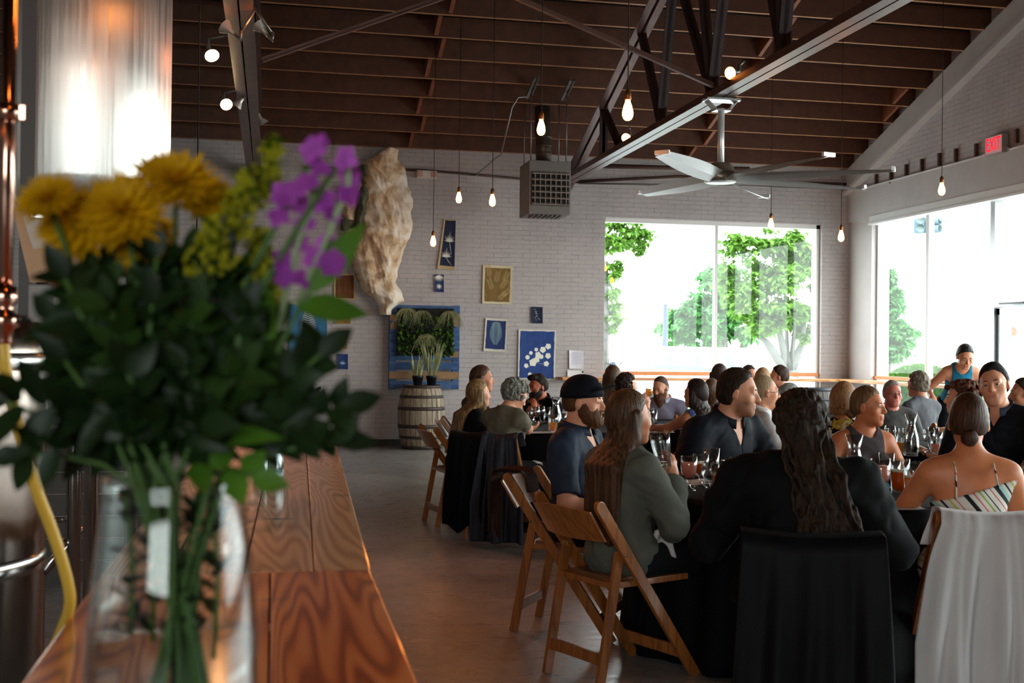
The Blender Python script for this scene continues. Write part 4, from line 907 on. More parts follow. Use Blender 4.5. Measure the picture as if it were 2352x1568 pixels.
# ---------------------------------------------------------------- crumpled paper sculpture
rows=[(100,478,635),(140,420,634),(180,372,632),(220,325,668),(290,300,700),(340,292,704),(400,288,702),(440,300,738),(500,338,747),(560,330,749),(640,322,738),(700,325,742),(735,318,750),(765,192,748),(800,178,742),(860,167,702),(940,190,682),(1000,215,655),(1060,240,645),(1120,270,628),(1200,290,602),(1250,310,648),(1290,350,664),(1320,400,662),(1360,430,678),(1400,460,612),(1440,470,575),(1475,482,560)]
def sculpt(rows,name,parent,mat,off,seed,depth=0.14,nu=90,nv=190):
    ys=np.array([r[0] for r in rows]); l_=np.array([r[1] for r in rows]); r_=np.array([r[2] for r in rows]); vs=[]
    yy=np.linspace(ys[0],ys[-1],nv); L_=np.interp(yy,ys,l_); R_=np.interp(yy,ys,r_)
    jit=np.random.RandomState(seed)
    for j in range(nv):
        jl=6*math.sin(yy[j]*0.035+seed)+2*math.sin(yy[j]*0.09); jr=6*math.sin(yy[j]*0.04+2+seed)+2*math.sin(yy[j]*0.1)
        for i in range(nu):
            u=i/(nu-1); px=740+(L_[j]+jl+(R_[j]+jr-L_[j]-jl)*u)/3.647; py=320+yy[j]/3.647
            P=wp(px,py,0.02); bow=math.sin(PI*u)**0.6
            vs.append((P.x,P.y,P.z,bow))
    V=np.array(vs); X,Z,B=V[:,0],V[:,2],V[:,3]
    def ridge(sc,amp,sd,ax=1.0):
        r0=np.random.RandomState(sd); o=0
        for k in range(7):
            a=r0.rand()*PI; s=sc*(0.7+r0.rand()); ph=r0.rand()*6
            o=o+(1-np.abs(np.sin((X*math.cos(a)*ax+Z*math.sin(a))*s+ph+1.5*np.sin(X*s*0.7+Z*s*0.5+k))))
        return o/7*amp
    D=off+depth*B*(0.55+0.45*np.sin(Z*2.3+seed))+ridge(3.2,0.22,seed+1)*B+ridge(8,0.10,seed+2)*(0.3+0.7*B)+ridge(19,0.035,seed+3)
    V[:,1]-=D
    m=MB(); P0=Vector(V[:,:3].mean(0)); vs=[Vector(v[:3])-P0 for v in V]
    m.add(vs,[(j*nu+i,(j+1)*nu+i,(j+1)*nu+i+1,j*nu+i+1) for j in range(nv-1) for i in range(nu-1)],0,True)
    o=m.build(name,mat,parent); o.location=P0; so=o.modifiers.new('thickness','SOLIDIFY'); so.thickness=0.006; return o
def paper_art_mat():
    t=MT('stained_paper','#d8c6b0',0.75); v=t.coord(); n=t.noise(v,2.2,5,0.6,0.8); n2=t.noise(v,6,4); n3=t.noise(v,1.6,2)
    a=t.ramp(n,[(0.40,'#e6d6c4'),(0.52,'#c09a6c'),(0.62,'#83552c')]); b=t.ramp(n2,[(0.4,'#e6d8c8'),(0.7,'#c2a888')])
    t.base(t.mix(0.25,a,b)); t.p.inputs['Subsurface Weight'].default_value=0.0; return t.m
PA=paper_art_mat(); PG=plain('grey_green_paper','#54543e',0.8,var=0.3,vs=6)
sc=empty('paper_sculpture',wp(880,540,0.2),0,'tall crumpled cream and brown paper sculpture hanging on the back brick wall','sculpture')
def kid(o): 
    o.location=o.location-sc.location; o.parent=sc
for o in (sculpt(rows,'crumpled_sheet',None,PA,0.10,3),): kid(o)
kid(sculpt([(405,155,225),(450,142,240),(480,142,262),(540,130,288),(600,136,284),(640,150,276),(684,182,272)],'side_sheet',None,PA,0.05,9,0.08,30,60))
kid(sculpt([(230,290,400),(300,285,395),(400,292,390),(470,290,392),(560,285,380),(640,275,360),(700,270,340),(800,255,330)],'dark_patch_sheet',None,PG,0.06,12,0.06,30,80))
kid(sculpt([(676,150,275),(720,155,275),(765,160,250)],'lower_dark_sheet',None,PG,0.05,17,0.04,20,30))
m=MB(); m.tube([wp(880,345,0.12)-sc.location,wp(885,352,0.2)-sc.location],0.004,6); m.build('hook',CORD,sc)
# ---------------------------------------------------------------- plants
def leaf_quad(m,p,d,L,w,up_=Vector((0,0,1)),bend=0.2,mi=0,seg=3):
    d=d.normalized(); s=d.cross(up_); 
    if s.length<1e-3: s=Vector((1,0,0))
    s.normalize(); n=s.cross(d); vs=[]
    prof=[0.25,1.0,0.75,0.0] if seg==3 else [0.3,0.8,1.0,0.85,0.5,0.0]
    K=len(prof)-1
    for k,f in enumerate(prof):
        t=k/K; c=p+d*L*t-n*bend*L*t*t; vs.append(c-s*w*f*0.5+n*w*0.12*f); vs.append(c); vs.append(c+s*w*f*0.5+n*w*0.12*f)
    m.add(vs,[(3*k+j,3*k+j+1,3*k+j+4,3*k+j+3) for k in range(K) for j in (0,1)],mi,True)
def leaf_mat(name,c1,c2,tr=0.25,rough=0.45,scale=12):
    t=MT(name,c1,rough,spec=0.18); f=t.noise(t.coord(),scale,3); t.base(t.ramp(f,[(0.3,c1),(0.7,c2)]))
    if tr: 
        g=t.nt.nodes.new('ShaderNodeBsdfTranslucent'); g.inputs[0].default_value=shade(lin(c2),1.3); mx=t.nt.nodes.new('ShaderNodeMixShader'); mx.inputs[0].default_value=tr
        t.l(t.p.outputs[0],mx.inputs[1]); t.l(g.outputs[0],mx.inputs[2]); t.l(mx.outputs[0],t.out.inputs[0])
    return t.m
LG=leaf_mat('leaf_green','#365a20','#76a040'); LD=leaf_mat('leaf_dark','#16260f','#2c4420',0.15); LV=leaf_mat('leaf_variegated','#6a7a4c','#c0c096'); LY=leaf_mat('leaf_yellow','#7c7a30','#b0a050')
# pallet planter
pc=wp(974,797,0.10); pl=empty('pallet_planter',pc,0,'blue weathered pallet frame with a pocket of trailing plants on the wall','planter')
BP=MT('blue_weathered_wood','#2f4f7a',0.7); v_=BP.coord((1,1,6)); n_=BP.noise(v_,6,5); BP.base(BP.ramp(n_,[(0.3,'#20385c'),(0.55,'#35598a'),(0.75,'#6a6a68')])); BP=BP.m
BPN=plain('bare_board','#8a6a4a',0.75,var=0.25,vs=8)
hw,hh=0.51,0.61
for s in (-1,1): MB().box((s*(hw-0.05),0,0),(0.1,0.09,2*hh)).build('side_rail',BP,pl,bevel=0.004)
for k in range(9):
    z=-hh+0.065+k*0.137; o=MB().box((0,-0.055+(0.004 if k%2 else 0),z),(2*hw-(0.0 if k%3 else 0.02),0.022,0.105)).build('slat',[BPN if k in (1,) else BP],pl,bevel=0.003)
for x_,z_ in ((0.43,0.35),(0.44,0.45),(0.43,-0.1),(-0.44,0.3),(-0.45,0.42)): MB().box((x_,-0.071,z_),(0.12,0.012,0.09)).build('bare_patch',BPN,pl)
MB().box((-0.0,-0.10,0.22),(0.82,0.09,0.68)).build('planting_pocket',plain('felt','#0f100c',0.9),pl,bevel=0.01)
r2=random.Random(4); m=MB(); m2=MB(); m3=MB()
for k in range(520):
    x_=r2.uniform(-0.41,0.41); z_=r2.uniform(-0.1,0.5); d=Vector((r2.uniform(-1,1),-r2.uniform(0.3,1.2),r2.uniform(-0.9,0.5))); (m if r2.random()<0.6 else m2).__class__
    leaf_quad(m if r2.random()<0.6 else m2,Vector((x_,-0.14,z_)),d,r2.uniform(0.05,0.09),r2.uniform(0.035,0.05))
for (cx_,cz_,n_) in ((-0.28,0.55,60),(0.34,0.52,60),(0.0,0.18,60),(-0.05,0.52,25)):
    for k in range(n_):
        a=r2.uniform(-1.3,1.3); L_=r2.uniform(0.18,0.34); p0=Vector((cx_+r2.uniform(-0.03,0.03),-0.16,cz_)); pts=[]
        for t_ in range(6): f=t_/5; pts.append(p0+Vector((math.sin(a)*L_*0.75*f,-0.10*math.sin(f*PI*0.6),L_*(0.35*f*math.cos(a*0.7)-1.1*f*f))))
        vs=[]
        for t_,q in enumerate(pts): w=0.006*(1-t_/5.5); vs+= [q+Vector((-w,0,0)),q+Vector((w,-0.002,0))]
        m3.add(vs,[(2*i,2*i+1,2*i+3,2*i+2) for i in range(5)],0,True)
m.build('broad_leaves',LG,pl)['kind']='stuff'; m2.build('dark_leaves',LD,pl)['kind']='stuff'; m3.build('strap_leaves',LV,pl)['kind']='stuff'
# barrels
def barrel(x,y,label,seed=0,top=None,s=1.0):
    b=empty('wine_barrel',(x,y,0),0,label,'barrel'); n=26; H_=0.90*s; R0,R1=0.265*s,0.335*s
    prof=lambda t: R0+(R1-R0)*(1-(2*t-1)**2)
    r_=random.Random(seed)
    t=MT('stave_wood_%d'%seed,'#8a7a66',0.7); v=t.coord((9,9,0.7)); f=t.noise(v,2.2,5,0.7); t.base(t.ramp(f,[(0.32,'#54453a'),(0.5,'#8d7c68'),(0.68,'#b3a48e')] if seed==0 else [(0.3,'#3c3836'),(0.7,'#6c6662')])); t.bump(f,0.3,0.006)
    m=MB(); K=12
    for i in range(n):
        a0=2*PI*i/n+0.012; a1=2*PI*(i+1)/n-0.012; rr=r_.uniform(-0.002,0.002); vs=[]
        for k in range(K+1):
            R=prof(k/K)+rr; z=H_*k/K
            vs+=[(R*math.cos(a0),R*math.sin(a0),z),(R*math.cos(a1),R*math.sin(a1),z),((R-0.02)*math.cos(a1),(R-0.02)*math.sin(a1),z),((R-0.02)*math.cos(a0),(R-0.02)*math.sin(a0),z)]
        m.add(vs,[(4*k+j,4*k+(j+1)%4,4*k+4+(j+1)%4,4*k+4+j) for k in range(K) for j in range(4)]+[(3,2,1,0),tuple(4*K+j for j in range(4))])
    m.build('staves',t.m,b)
    for z0,z1 in ((0.0,0.05),(0.15,0.19),(0.30,0.35),(0.55,0.60),(0.72,0.76),(0.86,0.905)):
        m=MB(); m.lathe([(prof(z0/0.9)+0.001,z0*s),(prof(z0/0.9)+0.005,z0*s),(prof(z1/0.9)+0.005,z1*s),(prof(z1/0.9)+0.001,z1*s)],n=40,closed=True); m.build('hoop',plain('hoop_iron','#4a403c' if seed==0 else '#3c3a3c',0.5,metal=0.5,var=0.25,vs=9),b)
    m=MB(); m.lathe([(0.001,H_-0.03),(R0-0.015,H_-0.03)],n=30); m.build('head',top or t.m,b); 
    m=MB(); m.lathe([(0.001,0.02),(R0-0.015,0.02)],n=30); m.build('bottom_head',t.m,b); return b
bx=wp(967,960,0.4); barrel(bx.x,WALL_Y-0.42,'weathered oak barrel against the back wall under the pallet planter',0)
P=atY(1868,900,16.3); barrel(P.x,16.2,'dark grey barrel in the window corner behind the guests',5,plain('barrel_top','#d4d4d4',0.35))
def pot(x,y,z,label,n,Hm,seed):
    b=empty('potted_plant',(x,y,z),0,label,'potted plant'); r_=random.Random(seed)
    MB().lathe([(0.001,0.0),(0.055,0.0),(0.075,0.13),(0.08,0.13),(0.08,0.16),(0.07,0.16),(0.066,0.12),(0.001,0.12)],n=24).build('pot',plain('black_pot','#15181c',0.4),b)
    m=MB()
    for k in range(n):
        a=r_.uniform(0,2*PI); sp=r_.uniform(0,0.35); d=Vector((math.cos(a)*sp,math.sin(a)*sp,1)); p=Vector((math.cos(a)*0.03,math.sin(a)*0.03,0.12)); leaf_quad(m,p,d,r_.uniform(0.5,1)*Hm,0.035,Vector((math.sin(a),-math.cos(a),0.1)),0.1,seg=5)
    m.build('leaves',LV,b)
pot(bx.x-0.06,WALL_Y-0.45,0.875,'left of two black pots of spiky leaves on the oak barrel',18,0.42,1); pot(bx.x+0.14,WALL_Y-0.43,0.875,'right and fuller black pot of tall spiky leaves on the barrel',26,0.62,2)
# ---------------------------------------------------------------- the street outside
m=MB(); m.box((15,32,-0.2),(140,110,0.1)); o=m.build('street_ground',plain('pale_asphalt','#a9a8a4',0.9,var=0.05,vs=1)); struct(o)
def grass(x,y,w,d,label):
    o=MB().box((0,0,0),(w,d,0.06)).build('lawn',plain('grass','#5f8a3a',0.9,var=0.2,vs=3)); o.location=(x,y,-0.13); tag(o,label,'lawn',kind='stuff')
def tree(px,py_base,Y,crown,label,trunk=None,col=0,X=None,n=1500,leaf=0.16,seed=1):
    base=atY(px,py_base,Y); b=empty('street_tree',(base.x,Y,-0.15),0,label,'tree'); r_=random.Random(seed); s=Y/F_PX
    m=MB(); 
    for (cx_,cy_,rx,ry) in crown:
        c=atY(cx_,cy_,Y)-Vector((base.x,Y,-0.15)); k_=int(n*rx*ry/sum(q[2]*q[3] for q in crown))
        cl=[]
        while len(cl)<26:
            v=Vector((r_.uniform(-1,1),r_.uniform(-1,1),r_.uniform(-1,1)))
            if v.length<1: cl.append(v)
        for _ in range(k_):
            v=cl[r_.randrange(26)]+Vector((r_.gauss(0,0.17),r_.gauss(0,0.17),r_.gauss(0,0.07))); p=c+Vector((v.x*rx*s,v.y*rx*s,v.z*ry*s)); leaf_quad(m,p,Vector((r_.uniform(-1,1),r_.uniform(-1,1),r_.uniform(-0.6,0.3))),leaf*r_.uniform(0.6,1.3),leaf*0.6)
    f=m.build('foliage',[leaf_mat('street_leaf_a','#48692a','#6a9238',0.25,0.7,3),leaf_mat('street_leaf_b','#3d683c','#5a9450',0.25,0.7,3)][col],b); f['kind']='stuff'
    if trunk:
        m=MB(); o0=Vector((base.x,Y,-0.15)); q0=atY(*trunk[0][0][0],Y)-o0; m.tube([Vector((q0.x,0,0)),q0],trunk[0][1]*1.1,9)
        for pts,r0,r1 in trunk:
            P=[atY(a,c,Y)-o0 for a,c in pts]; N_=len(P); m.tube(P,[r0+(r1-r0)*i/(N_-1) for i in range(N_)],9)
        m.build('trunk',plain('bark','#5a5854',0.85,var=0.25,vs=10,bump=0.4),b)
tree(1812,870,30,[(1800,650,80,110),(1745,705,75,75),(1850,600,60,110),(1700,640,55,80),(1855,740,45,60),(1690,560,40,30),(1780,555,60,40)],'big spreading green tree seen through the back window, right pane',
     [([(1812,905),(1811,850)],0.32,0.28),([(1808,855),(1780,815),(1760,785),(1745,772)],0.14,0.06),([(1812,855),(1802,810),(1792,770),(1788,720)],0.15,0.05),([(1813,855),(1808,800),(1806,740)],0.08,0.04),([(1815,855),(1820,810),(1826,740)],0.1,0.04),([(1815,855),(1832,815),(1845,780),(1848,700)],0.15,0.05)],0,n=12000,leaf=0.2,seed=2)
tree(1660,880,36,[(1650,670,70,70),(1600,710,65,50),(1620,750,70,50),(1690,710,50,90),(1560,760,50,40)],'paler green tree behind the middle bar of the back window',
     [([(1660,900),(1655,830),(1648,780),(1646,720)],0.22,0.1),([(1668,900),(1665,820),(1662,740)],0.16,0.08),([(1690,890),(1700,820),(1712,770)],0.15,0.08)],1,n=11000,leaf=0.22,seed=3)
tree(1400,860,29,[(1405,540,50,45),(1450,530,45,40),(1400,640,30,60),(1400,720,28,50),(1470,560,25,30)],'green tree at the left edge of the back window',[([(1385,860),(1388,600)],0.16,0.1)],0,n=5000,leaf=0.14,seed=4)
tree(2035,860,27,[(2040,700,32,50),(2060,770,48,45),(2040,640,18,30),(2040,810,45,25),(2020,750,30,80)],'dark green tree at the left edge of the side window',[([(2030,870),(2032,700)],0.2,0.1)],1,n=6000,leaf=0.18,seed=5)
# clipped hedge mound
P=atY(2115,866,24); m=MB(); r_=random.Random(6)
hg=empty('hedge_mound',(P.x,24,-0.15),0,'rounded clipped green hedge outside the side window','hedge')
c=Vector((0,0,0.3))
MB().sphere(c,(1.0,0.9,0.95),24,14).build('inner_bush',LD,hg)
for _ in range(3800):
    v=Vector((r_.gauss(0,1),r_.gauss(0,1),abs(r_.gauss(0,1)))).normalized(); leaf_quad(m,c+Vector((v.x*1.05,v.y*0.95,v.z*1.0)),v+Vector((r_.uniform(-.5,.5),r_.uniform(-.5,.5),0)),0.09,0.06)
m.build('foliage',leaf_mat('hedge_leaf','#38581f','#4c742a',0.2,0.7,4),hg)['kind']='stuff'
# buildings
def building(name,label,x0,x1,y,h,floors,cols,mat,w0,w1,dark='#8e9498',sill=1.0,axis='y'):
    b=empty(name,((x0+x1)/2,y,-0.15),0,label,'building'); W=x1-x0
    MB().box((0,4,h/2),(W,8,h)).build('wall',mat,b); MB().box((0,3.9,h+0.15),(W+0.6,8.4,0.35)).build('cornice',mat,b)
    fh=h/floors
    for f in range(floors):
        for c_ in range(cols):
            x=-W/2+(c_+0.5)*W/cols; z=f*fh+fh*0.5; wn=MB().box((x,-0.03,z),(w0,0.08,w1)).build('window',plain('pale_trim','#d8d4cc',0.6),b); MB().box((x,-0.08,z),(w0-0.2,0.02,w1-0.2)).build('pane',plain('far_glass',dark,0.2),wn)
CR=plain('cream_stucco','#d9cfb4',0.85,var=0.04,vs=2); ST=plain('white_stone','#dad8d2',0.85,var=0.05,vs=1)
building('cream_house','cream house with white framed windows behind the big tree',12.5,24.5,45,3.3,1,4,CR,1.7,1.5)
building('stone_building','tall pale stone building across the street behind the lamp post',4.0,19.5,70,26,5,7,ST,1.6,2.8,'#c4c8ca')
building('stone_hall','tall pale stone hall seen through the side windows',27,60,46,22,4,7,ST,1.8,3.2,'#b8bdbe')
grass(24,38,26,14,'green lawn beyond the street outside the side windows')
# white car
P=atY(1600,870,26); cr0=empty('parked_car',(P.x,26,-0.15),0.0,'white parked car seen low through the back window','car')
CW=plain('car_paint','#e4e6e8',0.2); CG=plain('car_glass','#5d6a68',0.1)
T_=Matrix(((1,0,0,0),(0,0,1,0),(0,1,0,0),(0,0,0,1)))
body=[(-2.2,0.35),(-2.25,0.8),(-2.1,1.0),(-1.75,1.05),(-1.35,1.5),(-0.9,1.68),(0.9,1.66),(1.3,1.15),(2.1,1.0),(2.3,0.75),(2.25,0.35)]
m=MB(); m.prism(body,-0.9,0.9,0,T_); m.build('body',CW,cr0,bevel=0.08,seg=3)
for x0,x1 in ((-1.25,-0.45),(-0.35,0.5),(0.58,1.05)):
    m=MB(); m.prism([(x0-0.2,1.08),(x0+0.05,1.5),(x1-0.05 if x1<1 else x1-0.28,1.5),(x1,1.08)],-0.93,0.93,0,T_); m.build('side_window',CG,cr0)
for x_ in (-1.45,1.45):
    for s in (-1,1): MB().lathe([(0.001,-0.1),(0.2,-0.1),(0.33,-0.09),(0.33,0.09),(0.2,0.1),(0.001,0.1)],c=(x_,s*0.82,0.33),n=24,rot=Matrix.Rotation(PI/2,3,'X')).build('wheel',plain('tyre','#2a2a2a',0.8),cr0)
P=atY(1412,800,34); c2=copy_tree(cr0); c2.location=(P.x,46,-0.15); c2['label']='distant pale car behind the fence at the window left edge'

# fence with black posts, lamp post
fx0=atY(1392,840,30).x; fx1=atY(1600,840,30).x; FB=plain('black_iron','#2a3442',0.5)
fe=empty('iron_fence',((fx0+fx1)/2,30,-0.15),0,'row of black iron fence posts and rails outside the back window','fence')
for px in (1393,1407,1431,1456,1478,1500,1547,1571,1596):
    x_=atY(px,840,30).x-(fx0+fx1)/2; m=MB(); m.box((x_,0,0.55),(0.17,0.17,1.1)); m.sphere((x_,0,1.2),0.09); m.build('fence_post',FB,fe)
for z in (0.35,0.9): MB().box((0,0,z),(fx1-fx0+0.6,0.03,0.04)).build('fence_rail',FB,fe)
m=MB()
for k in range(70): m.box((-(fx1-fx0)/2+k*(fx1-fx0)/69,0,0.55),(0.02,0.02,0.85))
m.build('pickets',plain('pale_picket','#c8c4b0',0.6),fe)
P=atY(1527,840,27); lp=empty('lamp_post',(P.x,27,-0.15),0,'dark cast iron lamp post outside the left window pane','lamp post')
m=MB(); m.lathe([(0.2,0),(0.2,0.35),(0.16,0.4),(0.16,0.95),(0.2,1.0),(0.12,1.05),(0.1,1.1),(0.06,2.0),(0.05,2.7)],n=16); m.build('post',FB,lp)
m=MB(); m.lathe([(0.03,2.7),(0.09,2.75),(0.15,3.1),(0.1,3.2),(0.001,3.3)],n=12); m.build('lantern',plain('lantern_glass','#d8dcd8',0.3),lp)
# traffic signals
TS=plain('signal_housing','#5c6e74',0.5); TP=plain('galvanised','#9fb4bc',0.45,metal=0.3)
Y=22.0; b0=atY(2306,830,Y); tp=empty('traffic_light_mast',(b0.x,Y,-0.15),0,'galvanised traffic mast with a long arm outside the side windows','traffic mast'); o0=Vector((b0.x,Y,-0.15))
top=atY(2311,490,Y)-o0; m=MB(); m.tube([Vector((0,0,0)),top],0.11,14); m.build('mast',TP,tp)
a=atY(2308,521,Y)-o0; b_=atY(2135,500,Y+1.5)-o0; m=MB(); m.tube([a,b_],[0.08,0.05],10); m.build('arm',TP,tp)
for px,nm in ((2110,'left'),(2133,'right')):
    h=empty('signal_head',atY(px,517,Y+1.5),0.5 if nm=='right' else -0.5,'grey traffic signal head, %s of a pair on the mast arm'%nm,'traffic light')
    MB().box((0,0,0),(0.22,0.2,0.36)).build('housing',TS,h,bevel=0.02)
    for z in (-0.09,0.09):
        MB().lathe([(0.085,0),(0.085,0.16),(0.09,0.16),(0.09,0)],c=(0.03,-0.1,z),n=18,rot=Matrix.Rotation(PI/2,3,'X')).build('visor',TS,h); MB().lathe([(0.001,0.01),(0.08,0.01)],c=(0.03,-0.1,z),n=18,rot=Matrix.Rotation(PI/2,3,'X')).build('lens',plain('dull_lens','#aebfb8',0.3),h)
P=atY(2326,762,Y); h=empty('walk_signal',P,0,'grey pedestrian signal with an orange hand on the mast','pedestrian signal')
MB().box((0,0,0),(0.26,0.22,0.34)).build('housing',TS,h,bevel=0.02); MB().box((-0.14,0,0),(0.14,0.1,0.1)).build('bracket',TS,h)
m=MB(); m.box((-0.05,-0.12,-0.03),(0.09,0.01,0.1))
for k in range(4): m.box((-0.085+k*0.024,-0.12,0.05),(0.016,0.01,0.08+0.02*(k in(1,2))))
m.box((-0.0,-0.12,-0.01),(0.03,0.01,0.05),(0,0.5,0)); m.build('hand_symbol',emit('hand_glow','#ff7a4a',1.2),h)
# ---------------------------------------------------------------- chairs and tables
CHW=wood('chair_wood','#a4642f','#9c5c2a','#875026','z',3.0,0.28,6,0.05,coat=0.3)
def stile_pts(x): return Vector((x,-0.30,0.775)),Vector((x,0.26,0.0))
def make_chair():
    r=empty('folding_chair',(0,0,0))
    for s in (-1,1):
        a,b=stile_pts(s*0.205); d=(b-a).normalized(); nn=Vector((0,d.z,-d.y)); L_=(b-a).length; T_=Matrix(((0,0,1,a.x),(d.y,nn.y,0,a.y),(d.z,nn.z,0,a.z),(0,0,0,1))); m=MB(); m.prism([(-0.024*math.sin(PI*q/8),-0.024*math.cos(PI*q/8)) for q in range(9)]+[(L_,0.024),(L_,-0.024)],-0.011,0.011,0,T_)
        m.build('front_leg',CHW,r,bevel=0.003)
        m=MB(); m.beam((s*0.178,-0.165,0.575),(s*0.178,-0.27,0.0),0.02,0.042,(0,1,0.1)); m.build('rear_leg',CHW,r,bevel=0.003)
        m=MB(); m.tube([(s*0.165,-0.165,0.565),(s*0.222,-0.165,0.565)],0.006,8); m.build('pivot_bolt',plain('bolt','#8a8070',0.3,metal=0.9),r)
    m=MB(); n=12
    for z0,z1 in ((0.625,0.755),):
        vs=[]
        for i in range(n+1):
            f=i/n*2-1; x=f*0.195; y=-0.262-0.03*(1-f*f); crown=0.012*(1-f*f)
            for (dy,z) in ((0.0,z0-crown*0.3),(0.014,z0-crown*0.3),(-0.085+0.014,z1+crown),(-0.085,z1+crown)): 
                vs.append((x,y+dy+ (0.0),z))
        m.add(vs,[(i*4+k,i*4+(k+1)%4,(i+1)*4+(k+1)%4,(i+1)*4+k) for i in range(n) for k in range(4)]+[(3,2,1,0),(n*4,n*4+1,n*4+2,n*4+3)],0,False)
    m.build('backrest',CHW,r,bevel=0.003)
    m=MB(); 
    for y_ in (-0.19,0.21): m.box((0,y_,0.435),(0.36,0.045,0.024))
    for s in (-1,1): m.box((s*0.165,0.01,0.435),(0.035,0.44,0.026))
    m.build('seat_frame',CHW,r,bevel=0.003)
    m=MB(); m.box((0,0.01,0.448),(0.30,0.36,0.022)); m.build('seat_pad',plain('cream_vinyl','#6e4a30',0.5),r,bevel=0.009)
    for y_,z_,w_ in ((0.185,0.11,0.39),(-0.247,0.13,0.34),): MB().box((0,y_,z_),(w_,0.018,0.05)).build('stretcher',CHW,r,bevel=0.003)
    return r
CH0=make_chair(); _used=[False]
def chair(x,y,face,label,group=None):
    c=CH0 if not _used[0] else copy_tree(CH0); _used[0]=True
    c.location=(x,y,0); c.rotation_euler=(0,0,math.radians(-face)); tag(c,label,'chair',group); return c
CLOTH=cloth_mat('black_tablecloth','#0b0b0d',0.1,0.75,0.3,300)
def round_table(x,y,r,label,seed=0,lab2=''):
    t=empty('round_table',(x,y,0),0,label,'table')
    MB().lathe([(0.001,0.728),(r,0.728),(r,0.752),(0.001,0.752)],n=48).build('tabletop',plain('ply','#7a6248',0.6),t)
    for s in (-1,1):
        m=MB()
        for q in (-1,1): m.tube([(s*0.4,q*0.3,0.72),(s*0.45,q*0.36,0.0)],0.015,8)
        m.tube([(s*0.44,-0.35,0.12),(s*0.44,0.35,0.12)],0.012,8); m.build('folding_leg',plain('grey_leg','#4a4a4c',0.4,metal=0.6),t)
    m=MB(); n=180; vs=[]; rs=[(0.0,0.757),(r*0.5,0.757),(r*0.97,0.757),(r+0.006,0.752),(r+0.012,0.735)]; K=9; rr=random.Random(seed)
    nf=15; ph=[rr.random()*6 for _ in range(4)]
    for j,(R,z) in enumerate(rs+[(None,None)]*K):
        for i in range(n):
            a=2*PI*i/n
            if R is None:
                f=(j-len(rs)+1)/K; zz=0.735-0.715*f; fold=math.sin(a*nf+ph[0]+0.8*math.sin(3*a+ph[1]))+0.5*math.sin(a*nf*1.7+ph[2]); q=r+0.014+0.045*f+fold*0.042*f**0.8; vs.append((q*math.cos(a),q*math.sin(a),zz))
            else: vs.append((R*math.cos(a),R*math.sin(a),z))
    J=len(rs)+K
    m.add(vs,[(j*n+i,j*n+(i+1)%n,(j+1)*n+(i+1)%n,(j+1)*n+i) for j in range(J-1) for i in range(n)],0,True)
    c=m.build('tablecloth',CLOTH); c.location=(x,y,0); so=c.modifiers.new('thickness','SOLIDIFY'); so.thickness=0.003
    tag(c,lab2,'tablecloth'); return t
T1=(2.55,5.37); T2=(2.38,9.85); T3=(3.8,10.15); T4=(4.90,8.35); T6=(6.2,13.6)
round_table(*T1,0.78,'nearest round banquet table hidden under its black cloth',1,'black floor length cloth on the nearest round table')
round_table(*T2,0.78,'round banquet table by the grey haired woman, left group',2,'black cloth on the left rear round table')
round_table(*T3,0.78,'round banquet table between the two back groups of guests',3,'black cloth on the round table behind the capped man')
round_table(*T4,0.78,'round banquet table under the yellow flower centrepiece',4,'black cloth on the round table with the yellow flowers')
round_table(*T6,0.78,'rearmost round banquet table by the back window',5,'black cloth on the rearmost round table near the window')
# ---------------------------------------------------------------- glassware
def glass_mat(name,tint=(1,1,1,1),rough=0.0):
    t=MT(name,tint,rough,trans=1.0,ior=1.45); return t.m
def thin_glass(name,tint,f0=0.09,blend=0.35,rough=0.02):
    t=MT(name,(1,1,1,1)); nt=t.nt; tr=nt.nodes.new('ShaderNodeBsdfTransparent'); tr.inputs[0].default_value=tint; g=nt.nodes.new('ShaderNodeBsdfGlossy'); g.inputs['Roughness'].default_value=rough
    lw=nt.nodes.new('ShaderNodeLayerWeight'); lw.inputs['Blend'].default_value=blend; ma=nt.nodes.new('ShaderNodeMath'); ma.operation='MULTIPLY_ADD'; ma.inputs[1].default_value=0.8; ma.inputs[2].default_value=f0; nt.links.new(lw.outputs['Facing'],ma.inputs[0])
    pw=nt.nodes.new('ShaderNodeMath'); pw.operation='POWER'; pw.inputs[1].default_value=2.2; nt.links.new(ma.outputs[0],pw.inputs[0]); ad=nt.nodes.new('ShaderNodeMath'); ad.operation='ADD'; ad.inputs[1].default_value=f0; ad.use_clamp=True; nt.links.new(pw.outputs[0],ad.inputs[0])
    mx=nt.nodes.new('ShaderNodeMixShader'); nt.links.new(ad.outputs[0],mx.inputs[0]); nt.links.new(tr.outputs[0],mx.inputs[1]); nt.links.new(g.outputs[0],mx.inputs[2]); nt.links.new(mx.outputs[0],t.out.inputs[0]); return t.m
GL=thin_glass('clear_glass',(0.96,0.97,0.97,1),0.09,0.5)
def liq(name,c,rough=0.05):
    t=MT(name,c,0.2); nt=t.nt; cc=lin(c); tr=nt.nodes.new('ShaderNodeBsdfTransparent'); tr.inputs[0].default_value=tuple(math.sqrt(max(q,0.0004)) for q in cc[:3])+(1,); tl=nt.nodes.new('ShaderNodeBsdfTranslucent'); tl.inputs[0].default_value=cc
    m1=nt.nodes.new('ShaderNodeMixShader'); m1.inputs[0].default_value=0.6; m2=nt.nodes.new('ShaderNodeMixShader'); m2.inputs[0].default_value=0.45; nt.links.new(tr.outputs[0],m1.inputs[1]); nt.links.new(tl.outputs[0],m1.inputs[2]); nt.links.new(m1.outputs[0],m2.inputs[1]); nt.links.new(t.p.outputs[0],m2.inputs[2]); nt.links.new(m2.outputs[0],t.out.inputs[0]); return t.m
